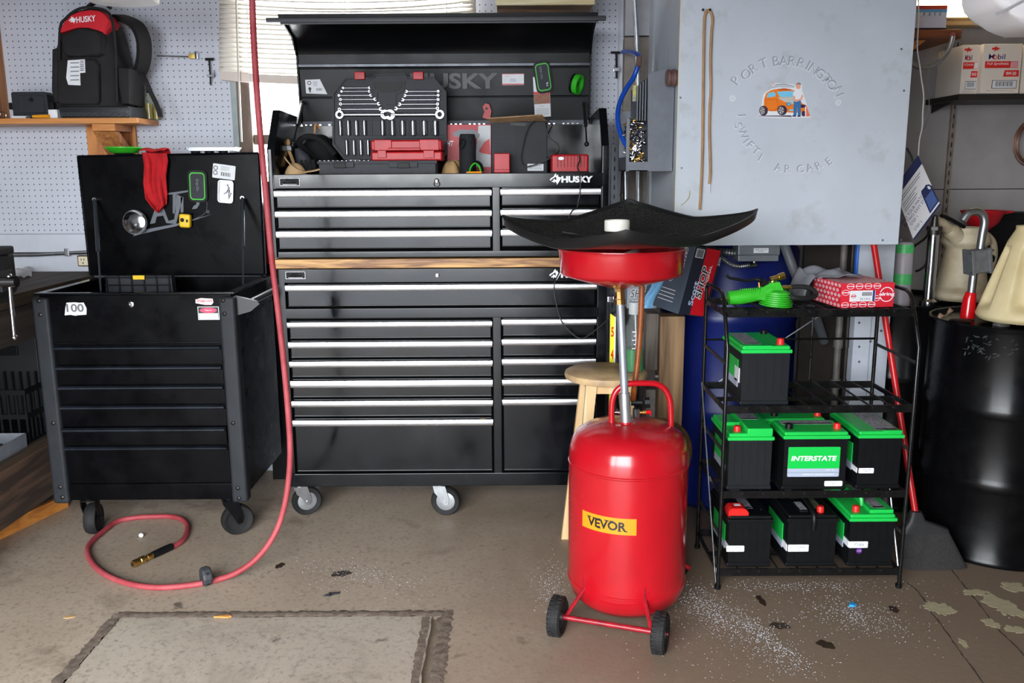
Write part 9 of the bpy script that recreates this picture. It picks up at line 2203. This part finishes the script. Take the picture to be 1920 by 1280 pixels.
# ================================================================== small things on the floor
def flat_bit(name, label, cat, px, py, pts, m, t=0.003):
    c = PZ(px, py, 0); b = MB(MX.Translation(c)); b.prism(pts, 0.0006, t, 'XY'); o = b.done(name, m, smooth=False); return tag(o, label, cat)
flat_bit('dry_leaf', 'curled tan leaf on the floor left of the hatch', 'leaf', 130, 1157, [(-0.016, -0.006), (-0.005, -0.01), (0.014, -0.004), (0.018, 0.004), (0.002, 0.009), (-0.012, 0.005)], mat('dry_leaf', (190, 150, 104), 0.8))
flat_bit('wood_sliver', 'orange-brown wood sliver lying along the back groove of the hatch', 'sliver', 417, 1157, [(-0.027, -0.004), (0.02, -0.007), (0.03, 0.0), (0.02, 0.007), (-0.01, 0.004)], mat('orange_leaf', (196, 132, 66), 0.7), 0.006)
flat_bit('blue_scrap', 'tiny bright blue scrap on the floor in front of the rack', 'scrap', 1597, 1135, [(-0.012, -0.008), (0.002, -0.012), (0.014, -0.004), (0.006, 0.010), (-0.006, 0.007)], mat('bright_blue_scrap', (40, 150, 220), 0.6), 0.008)
flat_bit('black_scrap', 'black shred of rubber on the floor between hatch and drainer', 'scrap', 622, 1115, [(-0.026, -0.012), (-0.004, -0.014), (0.004, -0.004), (0.024, 0.002), (0.026, 0.012), (0.0, 0.006), (-0.012, 0.01), (-0.008, -0.002)], mat('black_scrap', (40, 40, 44), 0.6), 0.006)
b = MB(); c = PZ(265, 1007, 0.0); b.ball(c + V((0, 0, 0.009)), 0.009, (1.1, 0.9, 1)); o = b.done('white_pebble', PAPER); tag(o, 'small white pebble inside the loop of red hose', 'pebble')
# spilled absorbent granules
GR = mat('granule_grey', (178, 178, 182), 0.8, noise=(200, 0.3))
b = MB(); rnd = random.Random(99)
def gran(p_, s_):
    a = rnd.uniform(0, 6.28); s2 = s_ * rnd.uniform(0.6, 1.1); pts = [(s_ * math.cos(a + k * 2.1), s_ * math.sin(a + k * 2.1)) for k in range(3)]
    b.add([(p_.x + x, p_.y + y, 0.0004) for x, y in pts] + [(p_.x + rnd.uniform(-1, 1) * s_ * 0.3, p_.y, s2 * 0.8)], [(0, 1, 3), (1, 2, 3), (2, 0, 3), (0, 1, 2)])
def spray(cx, cy, sx, sy, n, size, ang=0.0):
    for _ in range(n):
        u, v = rnd.gauss(0, 1) * sx, rnd.gauss(0, 1) * sy; x = cx + u * math.cos(ang) - v * math.sin(ang); y = cy + u * math.sin(ang) + v * math.cos(ang)
        if y > 1276 or y < 900: continue
        gran(PZ(x, y, 0), rnd.uniform(0.6, 1.3) * size)
spray(1320, 1140, 40, 14, 420, 0.0021, 0.7); spray(1380, 1170, 80, 14, 700, 0.0021, 0.62); spray(1440, 1195, 50, 9, 420, 0.0022, 0.65)
spray(1500, 1098, 90, 6, 420, 0.0020); spray(1610, 1155, 50, 14, 460, 0.0021, 0.3); spray(1560, 1150, 120, 34, 420, 0.0021); spray(1035, 1100, 18, 26, 380, 0.0020); spray(670, 1072, 50, 9, 260, 0.0020, 0.15); spray(690, 1090, 60, 16, 120, 0.002); spray(760, 1110, 260, 60, 200, 0.0016); spray(1270, 1150, 60, 50, 260, 0.0018); spray(1420, 1240, 90, 20, 150, 0.0018)
o = b.done('spilled_granules', GR, None, smooth=False); tag(o, 'grey absorbent granules spilled over the floor around the drainer and rack', 'granules', kind='stuff')
CRK = mat('floor_crack', (66, 56, 48), 0.9)
for i, pts in enumerate((((1700, 1092), (1722, 1110), (1748, 1150), (1775, 1185), (1800, 1222), (1822, 1250), (1845, 1282)), ((1784, 1068), (1810, 1100), (1842, 1140), (1872, 1180), (1905, 1212), (1925, 1235)))):
    P_ = smooth_path([PZ(x, y, 0.0) for x, y in pts], 6); rn = random.Random(i); vs = []; fs = []
    for k, p_ in enumerate(P_):
        T = (P_[min(k + 1, len(P_) - 1)] - P_[max(k - 1, 0)]).normalized(); nn = V((-T.y, T.x, 0)); w_ = rn.uniform(0.0012, 0.0034); o_ = rn.uniform(-0.002, 0.002); vs += [p_ + nn * (w_ + o_) + V((0, 0, 0.0006)), p_ + nn * (o_ - w_) + V((0, 0, 0.0006))]
    fs = [(2 * k, 2 * k + 1, 2 * k + 3, 2 * k + 2) for k in range(len(P_) - 1)]
    b = MB(); b.add(vs, fs); struct(b.done('trim_floor_crack', CRK, smooth=False), 'thin dark joint line across the concrete near the drums', 'crack')
# oil spots and pale peeled paint patches on the concrete
def spot(px, py, rx, ry, seed, m, name, label, z=0.0005):
    rn = random.Random(seed); pts = []; c = PZ(px, py, 0)
    sx = abs(PZ(px + rx, py, 0).x - c.x); sy = abs(PZ(px, py - ry, 0).y - c.y)
    for k in range(36):
        a = 2 * math.pi * k / 36; r_ = 0.8 + 0.14 * math.sin(a * 2 + seed) + 0.1 * math.sin(a * 5 + seed * 2) + rn.uniform(-0.05, 0.05) * (3 if 'paint' in name else 1); pts.append((c.x + sx * r_ * math.cos(a), c.y + sy * r_ * math.sin(a)))
    b = MB(); b.prism(pts, 0.0001, z, 'XY'); o = b.done(name, m, smooth=False); struct(o, label, 'stain'); return o
OILS = mat('oil_stain', (58, 44, 36), 0.28, noise=(30, 0.3)); PALE = mat('pale_paint_patch', (172, 162, 132), 0.7, noise=(40, 0.12)); DARKP = mat('dark_damp_patch', (86, 70, 58), 0.45, noise=(9, 0.3))
for i, (px, py, rx, ry) in enumerate(((1462, 1173, 20, 9), (1548, 1208, 18, 10), (1427, 1125, 9, 11), (1676, 1142, 12, 7), (525, 1060, 10, 6), (640, 1075, 20, 8))): spot(px, py, rx, ry, i + 2, OILS, 'trim_oil_spot', 'dark oil spot on the concrete floor')
for i, (px, py, rx, ry) in enumerate(((1762, 1140, 28, 16), (1880, 1135, 34, 24), (1858, 1168, 18, 10), (1900, 1100, 30, 10), (1806, 1205, 8, 10), (1830, 1110, 26, 8), (1905, 1180, 20, 10))): spot(px, py, rx, ry, i + 40, PALE, 'trim_paint_patch', 'pale peeled paint patch on the concrete floor', 0.0009)
